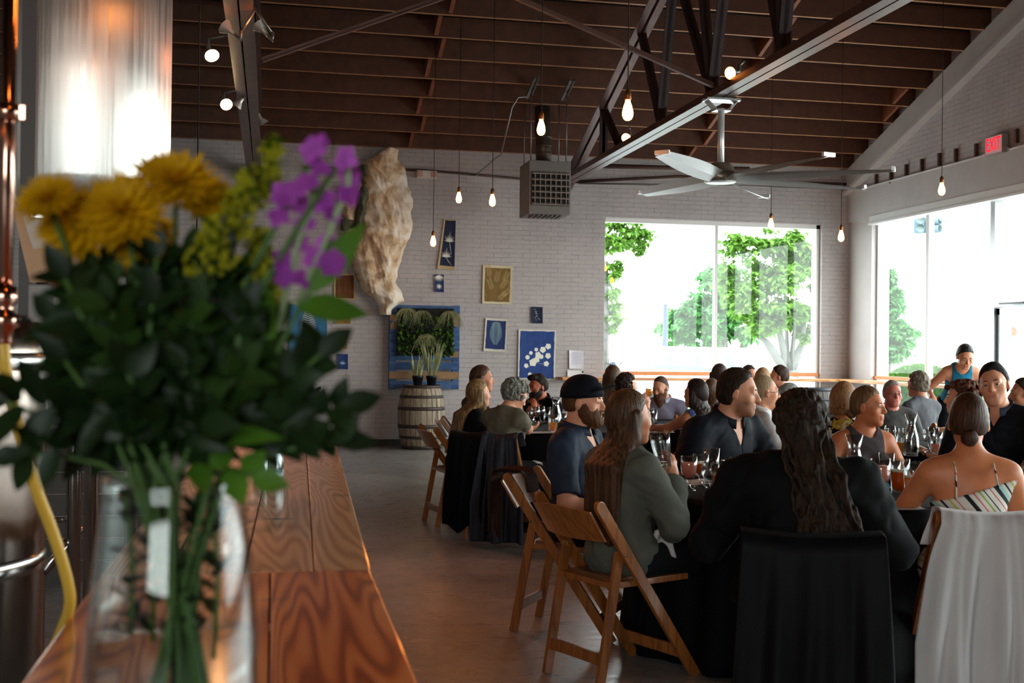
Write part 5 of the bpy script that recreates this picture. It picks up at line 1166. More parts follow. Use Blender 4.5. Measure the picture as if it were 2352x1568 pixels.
BEER=liq('pale_beer','#ffae1a',0.35); AMB=liq('amber_beer','#d9700e',0.3); PINK=liq('rose_drink','#e8a08a',0.2); WATER=thin_glass('water',(0.93,0.96,0.97,1),0.02,0.25)
FOAM=plain('foam','#e8dcc0',0.8)
PR={'pint':([(0.001,0.012),(0.029,0.014),(0.0335,0.05),(0.0385,0.10),(0.040,0.148)],[(0.042,0.148),(0.0405,0.10),(0.0355,0.05),(0.033,0.0),(0.001,0.0)]),
    'highball':([(0.001,0.012),(0.030,0.014),(0.031,0.08),(0.034,0.165)],[(0.0358,0.165),(0.033,0.08),(0.033,0.0),(0.001,0.0)]),
    'goblet':([(0.001,0.062),(0.020,0.066),(0.034,0.09),(0.0385,0.12),(0.036,0.165)],[(0.0378,0.165),(0.0405,0.12),(0.036,0.088),(0.022,0.060),(0.010,0.052),(0.007,0.035),(0.009,0.018),(0.033,0.006),(0.034,0.0),(0.001,0.0)]),
    'tulip':([(0.001,0.072),(0.026,0.078),(0.041,0.10),(0.041,0.125),(0.031,0.16)],[(0.0325,0.16),(0.043,0.125),(0.043,0.10),(0.028,0.074),(0.006,0.066),(0.005,0.02),(0.032,0.005),(0.033,0.0),(0.001,0.0)]),
    'carafe':([(0.001,0.012),(0.047,0.014),(0.053,0.05),(0.046,0.12),(0.026,0.19),(0.024,0.21),(0.037,0.27)],[(0.039,0.27),(0.0265,0.21),(0.0285,0.19),(0.049,0.12),(0.0555,0.05),(0.051,0.0),(0.001,0.0)])}
def inner_r(prof,z):
    P=prof
    for (r0,z0),(r1,z1) in zip(P,P[1:]):
        if z0<=z<=z1: return r0+(r1-r0)*(z-z0)/max(z1-z0,1e-6)
    return P[-1][0]
_gc={}
def glass(kind,x,y,z,label,fill=None,mat=None,foam=False,s=1.0,group=None,rot=None,name=None):
    nm=name or {'pint':'beer_glass','highball':'tall_glass','goblet':'goblet_glass','tulip':'wine_glass','carafe':'water_carafe'}[kind]
    ip,op=PR[kind]; g=empty(nm,(x,y,z),0,label,{'carafe':'carafe'}.get(kind,'glass'),group); g.scale=(s,s,s)
    key=(kind,)
    if key not in _gc: me=MB().lathe(ip+op,n=36,).mesh('glass_body'); me.materials.append(GL); _gc[key]=me
    mesh_obj('glass_body',_gc[key],None,g)
    if fill:
        z0=ip[0][1]+0.001; zt=z0+(ip[-1][1]-z0)*fill; zs=[z0]+[q[1] for q in ip if z0<q[1]<zt]+[zt]
        pr=[(0.001,z0)]+[(inner_r(ip,q)-0.0006,q+0.0003) for q in zs]+[(0.001,zt)]
        MB().lathe(pr,n=30).build('drink',mat,g)
        if foam: MB().lathe([(0.001,zt),(inner_r(ip,zt)-0.001,zt),(inner_r(ip,zt+0.008)-0.001,zt+0.008),(0.001,zt+0.008)],n=30).build('foam',FOAM,g)
    if rot: g.rotation_euler=rot
    return g
TZ=0.7585
def onT(px,py): p=atZ(px,py,TZ); return p.x,p.y,TZ
def gl(kind,px,py,label,**k): x,y,z=onT(px,py); return glass(kind,x,y,z,label,**k)
gl('goblet',1582,1127,'goblet of pale rose water beside the raised glass, near table',fill=0.7,mat=PINK)
gl('goblet',1609,1120,'goblet of amber beer second from left on the near table',fill=0.55,mat=AMB,foam=True)
gl('highball',1634,1112,'tall clear empty glass behind the beers, near table left',s=1.1)
gl('tulip',1632,1138,'stemmed wine glass in front of the tall clear glass')
gl('pint',1654,1142,'pint of hazy orange beer beside the metal tumbler',fill=0.62,mat=BEER,foam=True,s=1.05)
gl('pint',1692,1110,'clear water glass just behind the metal tumbler',s=0.9)
gl('pint',1722,1106,'clear glass in front of the navy shirted man',fill=0.3,mat=WATER,s=0.85)
x,y,z=onT(1679,1142); tb=empty('metal_tumbler',(x,y,z),0,'brushed steel tumbler cup on the near table','tumbler')
MB().lathe([(0.001,0.0),(0.033,0.0),(0.046,0.165),(0.048,0.168),(0.046,0.17),(0.044,0.165),(0.031,0.006),(0.001,0.006)],n=36).build('cup',plain('brushed_steel','#b0aca8',0.28,metal=1.0),tb)
gl('carafe',1961,1135,'glass water carafe on the near table, right side',fill=0.35,mat=WATER,s=1.04)
gl('pint',1938,1128,'water pint glass left of the carafe',fill=0.5,mat=WATER)
gl('pint',1981,1120,'small clear glass right behind the carafe',s=0.9)
gl('goblet',2022,1147,'goblet of pink drink right of the carafe',fill=0.72,mat=PINK,s=1.12)
gl('highball',2036,1120,'empty tall glass behind the pink goblet',s=1.05)
gl('pint',2049,1124,'clear glass between the pink goblet and the amber pint',s=0.95)
gl('pint',2066,1134,'pint glass of amber beer right of the pink goblet',fill=0.6,mat=AMB,foam=True,s=1.12)
gl('pint',2097,1141,'pale beer glass nearest the woman in stripes',fill=0.5,mat=BEER,foam=True,s=1.1)
PAP=plain('menu_paper','#b9b0a6',0.8)
def sheet(px,py,w,d,rz,label,z=TZ,nm='menu_sheet'):
    p=atZ(px,py,z); m=MB(); n=6; vs=[]
    for j in range(n+1):
        for i in range(n+1): vs.append((w*(i/n-0.5),d*(j/n-0.5),0.001+0.004*math.sin(i*0.9+j)**2*(i in (0,n))))
    m.add(vs,[(j*7+i,j*7+i+1,(j+1)*7+i+1,(j+1)*7+i) for j in range(n) for i in range(n)],0,True); o=m.build(nm,PAP); o.location=(p.x,p.y,z); o.rotation_euler=(0,0,rz); s=o.modifiers.new('t','SOLIDIFY'); s.thickness=0.0008; s.offset=1; return tag(o,label,'paper')
sheet(1590,1108,0.28,0.2,0.3,'white menu sheet under the goblets on the near table left'); sheet(2018,1163,0.34,0.22,-0.1,'pale menu sheet before the woman in stripes'); sheet(1990,1118,0.26,0.18,0.2,'pale menu sheet under the carafe on the near table')
x,y,z=onT(2036,1140); o=MB().box((0,0,0.03),(0.02,0.015,0.06)).build('lighter',plain('teal_plastic','#2a8a90',0.3),bevel=0.004); o.location=(x,y,z); tag(o,'small teal object standing beside the pink goblet','lighter')
# left rear table
for px,py,k,f,mt,l,s in ((1190,983,'pint',0.35,BEER,'beer glass at the far left of the left rear table',0.95),(1206,982,'highball',0.6,WATER,'slim water glass near the grey haired woman',0.8),(1229,976,'tulip',None,None,'round stemmed glass left of the pair, rear table',1.0),(1241,974,'tulip',None,None,'round stemmed glass right of the pair, rear table',1.0),
                         (1276,985,'carafe',0.3,WATER,'glass carafe on the left rear table',1.0),(1270,993,'pint',0.5,BEER,'orange beer glass in front of the rear carafe',0.98),(1256,972,'highball',None,None,'clear glass behind the orange beer, rear table',0.9),(1291,990,'goblet',None,None,'clear goblet right of the rear carafe',0.9),(1300,980,'tulip',None,None,'clear stem glass by the capped man on rear table',0.9),(1219,985,'pint',None,None,'small clear tumbler between the rear wine glasses',0.7)):
    gl(k,px,py,l,fill=f,mat=mt,s=s)
sheet(1240,993,0.3,0.2,0.1,'pale menu sheet at the edge of the left rear table'); sheet(1505,992,0.28,0.2,0,'white sheet at the edge of the table behind the capped man')
# flower table
for i,(px,py,k,f,mt,l) in enumerate(((2052,1040,'highball',None,None,'tall clear glass left of the flower vase'),(2070,1044,'pint',0.5,BEER,'pale beer glass left of the flower vase'),(2086,1040,'highball',0.4,WATER,'water glass touching the flower vase on its left'),(2134,1040,'tulip',None,None,'stemmed clear glass right of the flower vase'),(2144,1036,'highball',0.6,WATER,'cloudy tall glass right of the vase'),(2158,1032,'pint',None,None,'rightmost clear glass by the curly haired woman'),(2044,1030,'tulip',None,None,'stemmed glass in front of the man with glasses'),(2092,1046,'carafe',0.3,WATER,'clear carafe before the flower vase'),(2150,1042,'pint',0.4,PINK,'short pink drink before the curly haired woman'))):
    p=atZ(px,py,TZ); glass(k,p.x,p.y,TZ,l,fill=f,mat=mt)
for px,py,k,l in ((1500,985,'highball','clear glass on the table behind the capped man, left'),(1492,978,'tulip','stemmed glass on the table before the bearded man')): p=atZ(px,py,TZ); glass(k,p.x,p.y,TZ,l)
# ---------------------------------------------------------------- the guests
def guest(px,py,Y,face,label,lean=0.1,s=None,ch=None,Lw=None,Rw=None,chf=None,chxy=None,**k):
    H=atY(px,py,Y); hz=1.155-0.525*(1-math.cos(lean)); ss=s or min(1.12,max(0.86,H.z/hz)); f=math.radians(face)
    off=(0.525*math.sin(lean)+0.03)*ss; x=H.x-math.sin(f)*off; y=H.y-math.cos(f)*off
    def wl(p):
        q=(Vector(p[0])-Vector((x,y,0)))/ss; c,sn=math.cos(f),math.sin(f); out=(q.x*c-q.y*sn, q.x*sn+q.y*c, q.z)
        ex=[]
        for d in p[1:]: ex.append((d[0]*c-d[1]*sn,d[0]*sn+d[1]*c,d[2]))
        return (*out,*ex)
    if Lw: k['L']=wl(Lw)
    if Rw: k['R']=wl(Rw)
    P=person(x,y,face,label,s=ss,lean=lean,**k); P['x'],P['y'],P['face'],P['s']=x,y,face,ss
    if ch: 
        cx_,cy_=x-math.sin(f)*0.0,y-math.cos(f)*0.0; P['chair']=chair(*(chxy or (cx_,cy_)),face if chf is None else chf,ch[0],ch[1] if len(ch)>1 else None); P['cx'],P['cy'],P['cf']=(*(chxy or (cx_,cy_)),face if chf is None else chf)
    return P
HB=dict(short=lambda a,b,**k:dict(style='short',c1=a,c2=b,vol=k.pop('vol',0.010),**k))
def pat_mat(name,build):
    t=MT(name,'#888888',0.85); build(t); return t.m
# striped sun dress
def _stripe(t):
    v=t.coord((1,1,1),(0,0,0)); sp=t.n('ShaderNodeSeparateXYZ'); t.l(v,sp.inputs[0])
    a=t.n('ShaderNodeMath',operation='MULTIPLY'); a.inputs[1].default_value=3.1; b=t.n('ShaderNodeMath',operation='MULTIPLY'); b.inputs[1].default_value=2.6
    t.l(sp.outputs['X'],a.inputs[0]); t.l(sp.outputs['Z'],b.inputs[0]); c=t.n('ShaderNodeMath',operation='ADD'); t.l(a.outputs[0],c.inputs[0]); t.l(b.outputs[0],c.inputs[1])
    f=t.n('ShaderNodeMath',operation='FRACT'); t.l(c.outputs[0],f.inputs[0])
    W='#d8d2c8'; st=[(0,W),(0.06,'#16141c'),(0.13,W),(0.2,'#c86a6a'),(0.23,W),(0.29,'#8aa83a'),(0.32,W),(0.37,'#1a1820'),(0.39,W),(0.47,'#b84a5a'),(0.49,W),(0.55,'#15131a'),(0.62,'#9cc4bc'),(0.68,W),(0.73,'#1a1820'),(0.76,W),(0.83,'#c4b84a'),(0.86,W),(0.92,'#c86a6a'),(0.94,W)]
    t.base(t.ramp(f.outputs[0],st,'CONSTANT'))
def _check(t):
    v=t.coord((1,1,1)); c=t.n('ShaderNodeTexChecker'); c.inputs['Scale'].default_value=70; c.inputs['Color1'].default_value=lin('#a02a5c'); c.inputs['Color2'].default_value=lin('#c8a8b8'); 
    m=t.n('ShaderNodeMapping'); m.inputs['Rotation'].default_value=(0,0.78,0); t.l(v,m.inputs[0]); t.l(m.outputs[0],c.inputs['Vector'])
    sp=t.n('ShaderNodeSeparateXYZ'); t.l(v,sp.inputs[0]); n=t.noise(v,9,3); ad=t.n('ShaderNodeMath',operation='MULTIPLY_ADD'); ad.inputs[1].default_value=0.16; t.l(n,ad.inputs[0]); t.l(sp.outputs['Z'],ad.inputs[2])
    g=t.ramp(ad.outputs[0],[(0.0,(0,0,0)),(0.965,(0,0,0)),(0.975,(1,1,1))]); t.base(t.mix(g,c.outputs['Color'],t.ramp(n,[(0.4,'#3a9a72'),(0.5,'#5a4aa0'),(0.6,'#7ac0a0')],'CONSTANT')))
def _blob(cols,sc):
    def f(t):
        v=t.coord((1,1,0.7)); n=t.noise(v,sc,2,0.5,0.8); t.base(t.ramp(n,[(i/len(cols)*0.5+0.28,c) for i,c in enumerate(cols)],'CONSTANT'))
    return f
M_STRIPE=pat_mat('striped_cotton',_stripe); M_CHECK=pat_mat('magenta_check',_check); M_BLK=pat_mat('black_yellow_print',_blob(['#e0d8c4','#c8a828','#121214','#e0d8c4','#151518'],14)); M_RED=pat_mat('red_white_print',_blob(['#3a1418','#c8a09a','#6a1c24','#d8b8b0','#2a1014'],30)); M_TAN=pat_mat('tan_print',_blob(['#a08a60','#7a6240','#b8a478'],16))
SK='#c4805f'; SKL='#d89676'; SKD='#b0684a'
# --- nearest table
P1=guest(1341,925,5.8,124,'person in navy cap and dark short sleeved shirt with brown beard, in profile',lean=0.0,h=0.0055,w=1.12,skin=SKL,
   hair=dict(style='short',c1='#3a2416',c2='#6a4628',vol=0.008),beard=('full','#4a2c1a'),top=dict(mat=cloth_mat('slate_navy','#272e3e',0.15,0.6),v=0.09,sleeve=0.85,wr=0.006,nr=0.07),collar=True,hpitch=0.02,seed=1,
   L=(-0.14,0.36,0.66),R=(0.16,0.25,0.64),ch=('wooden folding chair of the man in the navy cap',))
Rw=(atY(1545,1098,4.98),(-0.5,0.6,0.1),(0.05,0.1,1))
P2=guest(1446,962,5.0,66,'person with long straight brown hair in grey blazer raising an empty glass',fem=True,lean=0.02,h=0.0055,w=1.0,skin=SK,
   hair=dict(style='long',c1='#2e1c12',c2='#6a4a32',len=0.36,vol=0.011,wide=1.2),top=dict(mat=cloth_mat('grey_blazer','#5b5c54',0.1,0.85),sleeve=1.92,wr=0.007,name='blazer',hemz=-0.10,infl=0.021),hyaw=0.15,seed=2,
   Rw=Rw,curl=(0.5,0.95),elb=(0,(0.5,-0.1,-1.0)),ch=('near wooden folding chair of the long haired woman in grey',))
P3=guest(1838,998,4.12,20,'person in black cardigan with long curly dark hair, back to us',fem=True,lean=0.14,h=0.006,w=1.36,skin=SK,s=1.0,
   hair=dict(style='curly',c1='#17100c',c2='#3e2a1c',n=150,rad=(0.086,0.105,0.098),tail=0.27,low=-0.09,tx=0.10),top=dict(mat=cloth_mat('black_cardigan','#101012',0.1,0.8),sleeve=1.95,wr=0.009,infl=0.016,name='cardigan'),hyaw=0.0,seed=3,
   L=(-0.25,0.35,0.72),R=(0.26,0.34,0.72),bottom='#0d0d10',ch=('wooden folding chair under the black jacket, bottom centre',))
P4=guest(2222,972,4.5,18,'person in striped sundress with low hair bun, bare back to us',fem=True,lean=0.05,h=0.0055,w=1.08,skin='#cc7c52',
   hair=dict(style='bun',c1='#2a1810',c2='#5a3824',vol=0.007,bun=(0.0,-0.108,-0.055),bunr=(0.036,0.03,0.036),groove=0.0012),top=dict(mat=M_STRIPE,sleeve=0,strapless=0.335,tilt=0.32,name='sundress',skirt=True),bottom=None,hyaw=0.22,seed=4,
   Lw=(atY(2040,1215,4.92),(0.4,-0.5,-0.6),(-0.05,0.25,0.9)),R=(0.20,0.32,0.60),curl=(0.75,0.4),elb=((-0.7,-0.1,-1.0),0),ch=('wooden folding chair under the white shawl',))
for sx_ in (-0.085,0.085):
    m=MB(); T=P4['T']; pts=[T((sx_,-0.122,0.325+0.32*sx_)),T((sx_,-0.122,0.36)),T((sx_*0.95,-0.100,0.42)),T((sx_*0.95,-0.045,0.482)),T((sx_*0.95,0.06,0.43)),T((sx_*0.9,0.11,0.34))]; m.tube(pts,0.0035,6); m.build('dress_strap',M_STRIPE,P4['root'])
P5=guest(1690,948,6.15,148,'person in navy polo shirt with dark stubble leaning on the near table',lean=0.32,h=0.006,w=1.28,skin=SKL,s=1.06,
   hair=dict(style='short',c1='#1e140e',c2='#3e2a1c',vol=0.012,line=(0.012,0)),beard=('stubble','#2a1a12'),top=dict(mat=cloth_mat('navy_polo','#14161f',0.12,0.7),v=0.07,sleeve=0.8,wr=0.006,nr=0.072),collar=True,hyaw=-0.5,hpitch=0.1,seed=5,
   Lw=(Vector((2.78,6.0,0.80)),(0,0,-1),(-1,-0.1,0)),Rw=(Vector((2.42,5.92,0.80)),(0,0,-1),(1,-0.2,0.0)),ch=('folding chair of the man in the navy polo',))
P6=guest(1990,935,6.35,183,'person in grey tank top with hair tied back, looking right, near table',fem=True,lean=0.08,h=0.006,w=1.03,skin='#c87850',
   hair=dict(style='bun',c1='#4a3220',c2='#8a6844',vol=0.006,bun=(0.0,-0.105,-0.04),bunr=(0.034,0.03,0.034),groove=0.001),top=dict(mat=cloth_mat('taupe_tank','#4e4648'),sleeve=0,tank=0.105,nr=0.075,name='tank_top',wr=0.003),hyaw=-0.75,seed=6,
   L=(-0.16,0.3,0.66),R=(0.16,0.3,0.66),ch=('folding chair of the woman in the grey tank top',))
P30=guest(2420,960,5.55,268,'person in tan printed top cut off by the right edge',fem=True,lean=0.05,h=0.009,skin=SK,hair=dict(style='bob',c1='#4a3220',c2='#7a5838'),top=dict(mat=M_TAN,sleeve=1.4,wr=0.006),seed=7,ch=('folding chair at the right edge of the near table',))
# --- table with the yellow flowers
P7=guest(2207,915,7.35,305,'person with curly auburn hair in red patterned dress, arm on the table',fem=True,lean=0.14,h=0.0075,skin=SKL,w=1.02,
   hair=dict(style='curly',c1='#2e160e',c2='#7a4428',n=170,rad=(0.105,0.12,0.105),low=-0.10),top=dict(mat=M_RED,sleeve=0.8,name='dress'),hyaw=-0.1,seed=8,
   Lw=(atY(2128,1040,7.62),(0,0,-1),(-0.6,0.2,0.55)),R=(0.2,0.3,0.66),curl=(0.8,0.5),ch=('folding chair of the curly haired woman in red',))
P18=guest(2288,920,6.55,228,'person in dark navy suit tilting his head toward the camera',lean=0.12,h=0.0065,w=1.12,skin=SKL,hroll=0.16,s=1.07,
   hair=dict(style='short',c1='#120d0b',c2='#2a1e18',vol=0.014),top=dict(mat=cloth_mat('navy_suit','#12141c',0.1,0.6),v=0.05,sleeve=1.95,wr=0.006,name='suit_jacket',infl=0.016),collar=plain('shirt_blue','#2c3448',0.7),hyaw=-0.1,hpitch=-0.02,seed=9,ch=('folding chair of the man in the navy suit',))
P8=guest(1757,902,7.95,100,'person in white shirt with glasses and thinning fair hair, in profile',lean=0.05,h=0.0065,w=1.1,skin=SKL,
   hair=dict(style='short',c1='#8a6f52',c2='#b8a080',vol=0.004,line=(0.02,0),groove=0.0005),top=dict(mat=cloth_mat('white_shirt','#d8d4d4',0.04,0.7),sleeve=1.9,wr=0.005,nr=0.07),collar=True,hyaw=-0.05,seed=10,ch=('folding chair of the man in the white shirt',)); glasses(P8)
P9=guest(1816,915,8.75,82,'person with long straight grey hair facing right beside the man with glasses',fem=True,lean=0.05,h=0.007,skin=SKL,
   hair=dict(style='long',c1='#6a6a68',c2='#b0b0ac',len=0.16,front=(1,),flen=0.05),top=dict(mat=cloth_mat('maroon_top','#5a1a22'),sleeve=1.8),seed=11,ch=('folding chair of the grey haired woman by the barrel',))
P10=guest(1938,922,7.35,38,'person with short blonde hair in yellow and black patterned top, back turned',fem=True,lean=0.08,h=0.0075,skin=SK,
   hair=dict(style='bob',c1='#7a5030',c2='#b88a5c',vol=0.02,len=1.1),top=dict(mat=M_BLK,sleeve=0.6,wr=0.003,name='blouse'),seed=12,ch=('folding chair of the short haired blonde woman',))
P11=guest(2050,905,9.35,188,'person with glasses and grey hair facing us behind the yellow flowers',lean=0.08,h=0.008,skin='#c87462',w=1.08,
   hair=dict(style='short',c1='#6a5c50',c2='#a09488',vol=0.008),top=dict(mat=cloth_mat('speckled_shirt','#4a4846',0.35,0.8,scale=60),sleeve=0.8),seed=13,ch=('folding chair of the man with glasses behind the flowers',)); glasses(P11)
P12=guest(2108,884,10.1,340,'person with greying hair seen from behind above the flowers',lean=0.05,h=0.009,skin=SK,hair=dict(style='curly',c1='#5a4c40',c2='#8a7c6c',n=110,rad=(0.08,0.1,0.095)),top=dict(mat=cloth_mat('grey_top','#5a5a5e'),sleeve=0.8),seed=14,ch=('folding chair behind the flower table, back row',))
P28=guest(2350,905,8.2,290,'person with dark hair in slate and white striped shirt at the right edge',lean=0.1,h=0.009,skin=SK,hair=dict(style='short',c1='#2a1e18',c2='#4a382c',vol=0.012),top=dict(mat=cloth_mat('slate_shirt','#55607a'),sleeve=0.8),seed=15,ch=('folding chair at the right edge of the flower table',))
P13=guest(2213,833,10.9,200,'person in teal tank top standing and bending forward before the side window',fem=True,lean=0.72,stand=True,s=1.0,h=0.0075,skin=SK,
   hair=dict(style='bun',c1='#15110f',c2='#2e2824',vol=0.009),top=dict(mat=cloth_mat('teal_tank','#1f6a86'),sleeve=0,tank=0.10,nr=0.075,name='tank_top'),hpitch=0.45,hyaw=-0.1,seed=16,L=(-0.3,0.35,0.98),R=(0.3,0.35,0.98))
# --- table behind the capped man
P14=guest(1598,905,9.05,338,'person with long dark hair in magenta checked dress with green shoulders',fem=True,lean=0.1,h=0.007,skin=SK,
   hair=dict(style='long',c1='#1c1210',c2='#3e2c24',len=0.16,wide=0.95,front=(1,),flen=0.12),top=dict(mat=M_CHECK,sleeve=0,nr=0.072,skirt=True,name='dress',tank=0.15),bottom=None,hyaw=-0.25,seed=17,
   Lw=(atY(1497,985,9.5),(0,0,-1),(-1,0.2,0.0)),ch=('folding chair of the woman in the magenta dress',))
P15=guest(1523,888,11.25,205,'balding person with long reddish beard looking down, lilac shirt',lean=0.1,h=0.0075,skin=SKL,w=1.05,
   hair=dict(style='short',c1='#3c2a20',c2='#5a4438',vol=0.002,line=(0.03,0),groove=0.0002),beard=('full','#6a3a1e',0.10),top=dict(mat=cloth_mat('lilac_shirt','#8e889e'),sleeve=1.8),collar=plain('collar_lilac','#c4c2d8',0.7),hpitch=0.35,hyaw=0.45,seed=18,ch=('folding chair of the long bearded man',))
P16=guest(1440,886,10.85,84,'person with short dark hair, earring and red neckerchief drinking, facing right',fem=True,lean=0.12,h=0.007,skin=SKL,
   hair=dict(style='curly',c1='#1a110e',c2='#38261e',n=150,rad=(0.082,0.1,0.095),low=-0.05),top=dict(mat=cloth_mat('pale_grey_top','#9a958e'),sleeve=1.2,nr=0.074),seed=19,Rw=(atY(1486,930,10.9),(-0.3,0.8,0),(0,0,1)),curl=(0.5,0.8),ch=('folding chair of the woman with the red neckerchief',))
m=MB(); T=P16['T']; m.lathe([(0.062,-0.02),(0.072,0.0),(0.064,0.03),(0.056,0.03)],n=24); o=m.build('neckerchief',plain('red_scarf','#b0202a',0.8),P16['root']); o.location=P16['nb']
P17=guest(1408,868,11.6,25,'person with chestnut hair seen from behind, rear left of the window',fem=True,lean=0.05,h=0.009,skin=SK,hair=dict(style='long',c1='#3a281c',c2='#6a503a',len=0.12),top=dict(mat=cloth_mat('dark_grey_top','#2c2c30'),sleeve=1.8),seed=20,ch=('folding chair at the window side, rear left',))
P20=guest(1636,897,11.1,50,'person with wavy brown hair half hidden behind the dark haired woman',fem=True,lean=0.05,h=0.009,skin=SK,hair=dict(style='long',c1='#3e281a',c2='#6a4a34',len=0.2),top=dict(mat=cloth_mat('plum_top','#4a1c34'),sleeve=0.8),seed=21,ch=('folding chair of the wavy brown haired guest',))
P19=guest(1652,864,11.9,15,'person with long straight dark hair, rear guest at the middle window bar',fem=True,lean=0.05,h=0.009,skin=SK,hair=dict(style='long',c1='#2a1e1a',c2='#54423a',len=0.18),top=dict(mat=cloth_mat('black_top','#16161a'),sleeve=0.8),seed=22,ch=('rear folding chair at the middle window bar',))
P21=guest(1722,864,12.9,165,'person with cropped brown hair facing us at the rear window table',lean=0.05,h=0.010,skin=SKL,hair=dict(style='short',c1='#2e2018',c2='#4a382c'),top=dict(mat=cloth_mat('salmon_shirt','#a87868'),sleeve=0.8),seed=23,ch=('rear folding chair facing us by the window',))
P23=guest(1752,872,11.4,30,'person with sandy hair directly behind the man with glasses',lean=0.05,h=0.009,skin=SKL,hair=dict(style='short',c1='#8a6648',c2='#b8946c',vol=0.008),top=dict(mat=cloth_mat('beige_shirt','#9a8a74'),sleeve=0.8),seed=24,ch=('rear folding chair of the sandy haired guest',))
P22=guest(1788,866,12.3,290,'person with neat dark brown hair, rear table by the big tree',lean=0.05,h=0.009,skin=SK,hair=dict(style='short',c1='#2a1c16',c2='#4e382c',vol=0.016),top=dict(mat=cloth_mat('blue_grey_shirt','#4a5260'),sleeve=0.8),seed=25,ch=('rear folding chair below the big tree',))
# --- left rear table
ph=atY(1212,984,9.35)
P24=guest(1172,902,8.9,52,'person with curly grey hair and tattooed arm looking down at a phone',fem=True,lean=0.18,h=0.006,w=1.05,skin=SKL,
   hair=dict(style='curly',c1='#4a4844',c2='#a8a69e',n=190,rad=(0.095,0.118,0.105),low=-0.075),top=dict(mat=cloth_mat('olive_grey_shirt','#6b6555',0.12,0.7),sleeve=0.45,wr=0.006),hpitch=0.5,hyaw=0.35,seed=26,chf=28,elb=(0,(1.0,-0.15,-0.8)),
   Rw=(ph+Vector((-0.02,-0.1,0.0)),(0.2,0.6,0.8),(0.9,0.3,0.1)),Lw=(ph+Vector((-0.03,0.12,0)),(0.2,-0.6,0.6),(0.95,-0.2,0.05)),curl=(0.6,0.6),ch=('wooden folding chair under the long slate coat, left table',)); glasses(P24)
m=MB(); m.box((0,0,0),(0.15,0.075,0.009)); o=m.build('phone',plain('phone_black','#0e0f12',0.15),bevel=0.003); o.location=ph+Vector((0.09,0.02,0.035)); o.rotation_euler=(0.1,-0.25,0.1); tag(o,'dark smartphone held by the grey haired woman','phone')
E_,W_,fd=P24['wr'][1]; 
P25=guest(1100,905,9.55,80,'person with long golden brown hair in black jacket, left table',fem=True,lean=0.22,h=0.007,w=1.05,skin=SKL,
   hair=dict(style='long',c1='#4e3420',c2='#b08c5c',len=0.38,front=(1,),flen=0.3,wide=1.2),top=dict(mat=cloth_mat('black_jacket','#121214'),sleeve=1.9,wr=0.006,name='jacket'),seed=27,ch=('leftmost wooden folding chair, seen side on',))
P26=guest(1108,872,10.6,100,'person with dark brown hair behind the golden haired woman',fem=True,lean=0.05,h=0.009,skin=SK,hair=dict(style='long',c1='#38241a',c2='#5e4230',len=0.15),top=dict(mat=cloth_mat('black_top2','#17171a'),sleeve=1.8),seed=28,ch=('folding chair behind the left table',))
P27=guest(1238,888,10.95,236,'person in black shirt with dark beard resting chin on hand, left table',lean=0.2,h=0.0065,w=1.05,skin='#b86446',
   hair=dict(style='short',c1='#150f0c',c2='#35261e',vol=0.016,quiff=True),beard=('full','#1c120e'),top=dict(mat=cloth_mat('black_shirt','#121216'),v=0.12,sleeve=0.9,wr=0.005),collar=True,hyaw=0.15,hpitch=0.15,seed=29,
   Rw=(atY(1229,945,10.62),(-0.2,0.9,0.3),(-0.1,0.1,1)),elb=(0,(0.3,0.5,-1.0)),curl=(0.5,1.0),ch=('folding chair of the bearded man resting his chin',))
# worn items
m=MB(); E_,W_,fd=P27['wr'][1]; Rq=Vector((0,0,1)).rotation_difference(fd).to_matrix(); m.lathe([(0.031,-0.008),(0.034,-0.008),(0.034,0.008),(0.031,0.008)],c=W_-fd*0.03,n=20,rot=Rq,closed=True); m.build('wristwatch',plain('watch_steel','#a8a49a',0.3,metal=0.9),P27['root'])
for P_,c_,nm in ((P7,'#121212','bracelet'),):
    E_,W_,fd=P_['wr'][-1]; Rq=Vector((0,0,1)).rotation_difference(fd).to_matrix(); m=MB(); m.lathe([(0.029,-0.006),(0.033,-0.006),(0.033,0.006),(0.029,0.006)],c=W_-fd*0.025,n=20,rot=Rq,closed=True); m.build(nm,plain('band_black',c_,0.4),P_['root'])
# tattoo sleeve on the grey haired woman's upper arm
cap_=bpy.data.objects
# navy cap
CAPM=cloth_mat('navy_cap','#15161f',0.1,0.8); o0=P1['hc']; Rm=P1['R']
m=MB(); n=28; K=9; vs=[]
for j in range(K+1):
    t_=j/K; th=t_*PI/2*1.02
    for i in range(n):
        a=2*PI*i/n; front=max(0,math.sin(a)); rx,ry,rz=0.090,0.112,0.112+0.022*front*math.sin(th)**2
        vs.append(Vector((rx*math.sin(th)*math.cos(a),-0.012+ry*math.sin(th)*math.sin(a),0.040+rz*math.cos(th)*0.93-0.012*(t_>0.9)*(1-front))))
m.add(vs,[(j*n+i,(j+1)*n+i,(j+1)*n+(i+1)%n,j*n+(i+1)%n) for j in range(K) for i in range(n)],0,True)
vs=[]
for j in range(9):
    for i in range(13):
        a=(i/12-0.5)*2.0; f=j/8; R0=0.098; x=math.sin(a)*0.085*(1+0.05*f); y=math.cos(a)*0.098-0.012+ f*(0.085*math.cos(a*0.95)); vs.append(Vector((x*(1-0.06*f),y,0.050+0.034*f-0.030*(x/0.08)**2*(0.4+0.6*f)+0.006)))
b=len(vs); vs2=[v-Vector((0,0,0.006)) for v in vs]; W=13
fs=[(j*W+i,j*W+i+1,(j+1)*W+i+1,(j+1)*W+i) for j in range(8) for i in range(12)]; ring=[i for i in range(13)]+[j*W+12 for j in range(1,9)]+[8*W+i for i in range(11,-1,-1)]+[j*W for j in range(7,0,-1)]
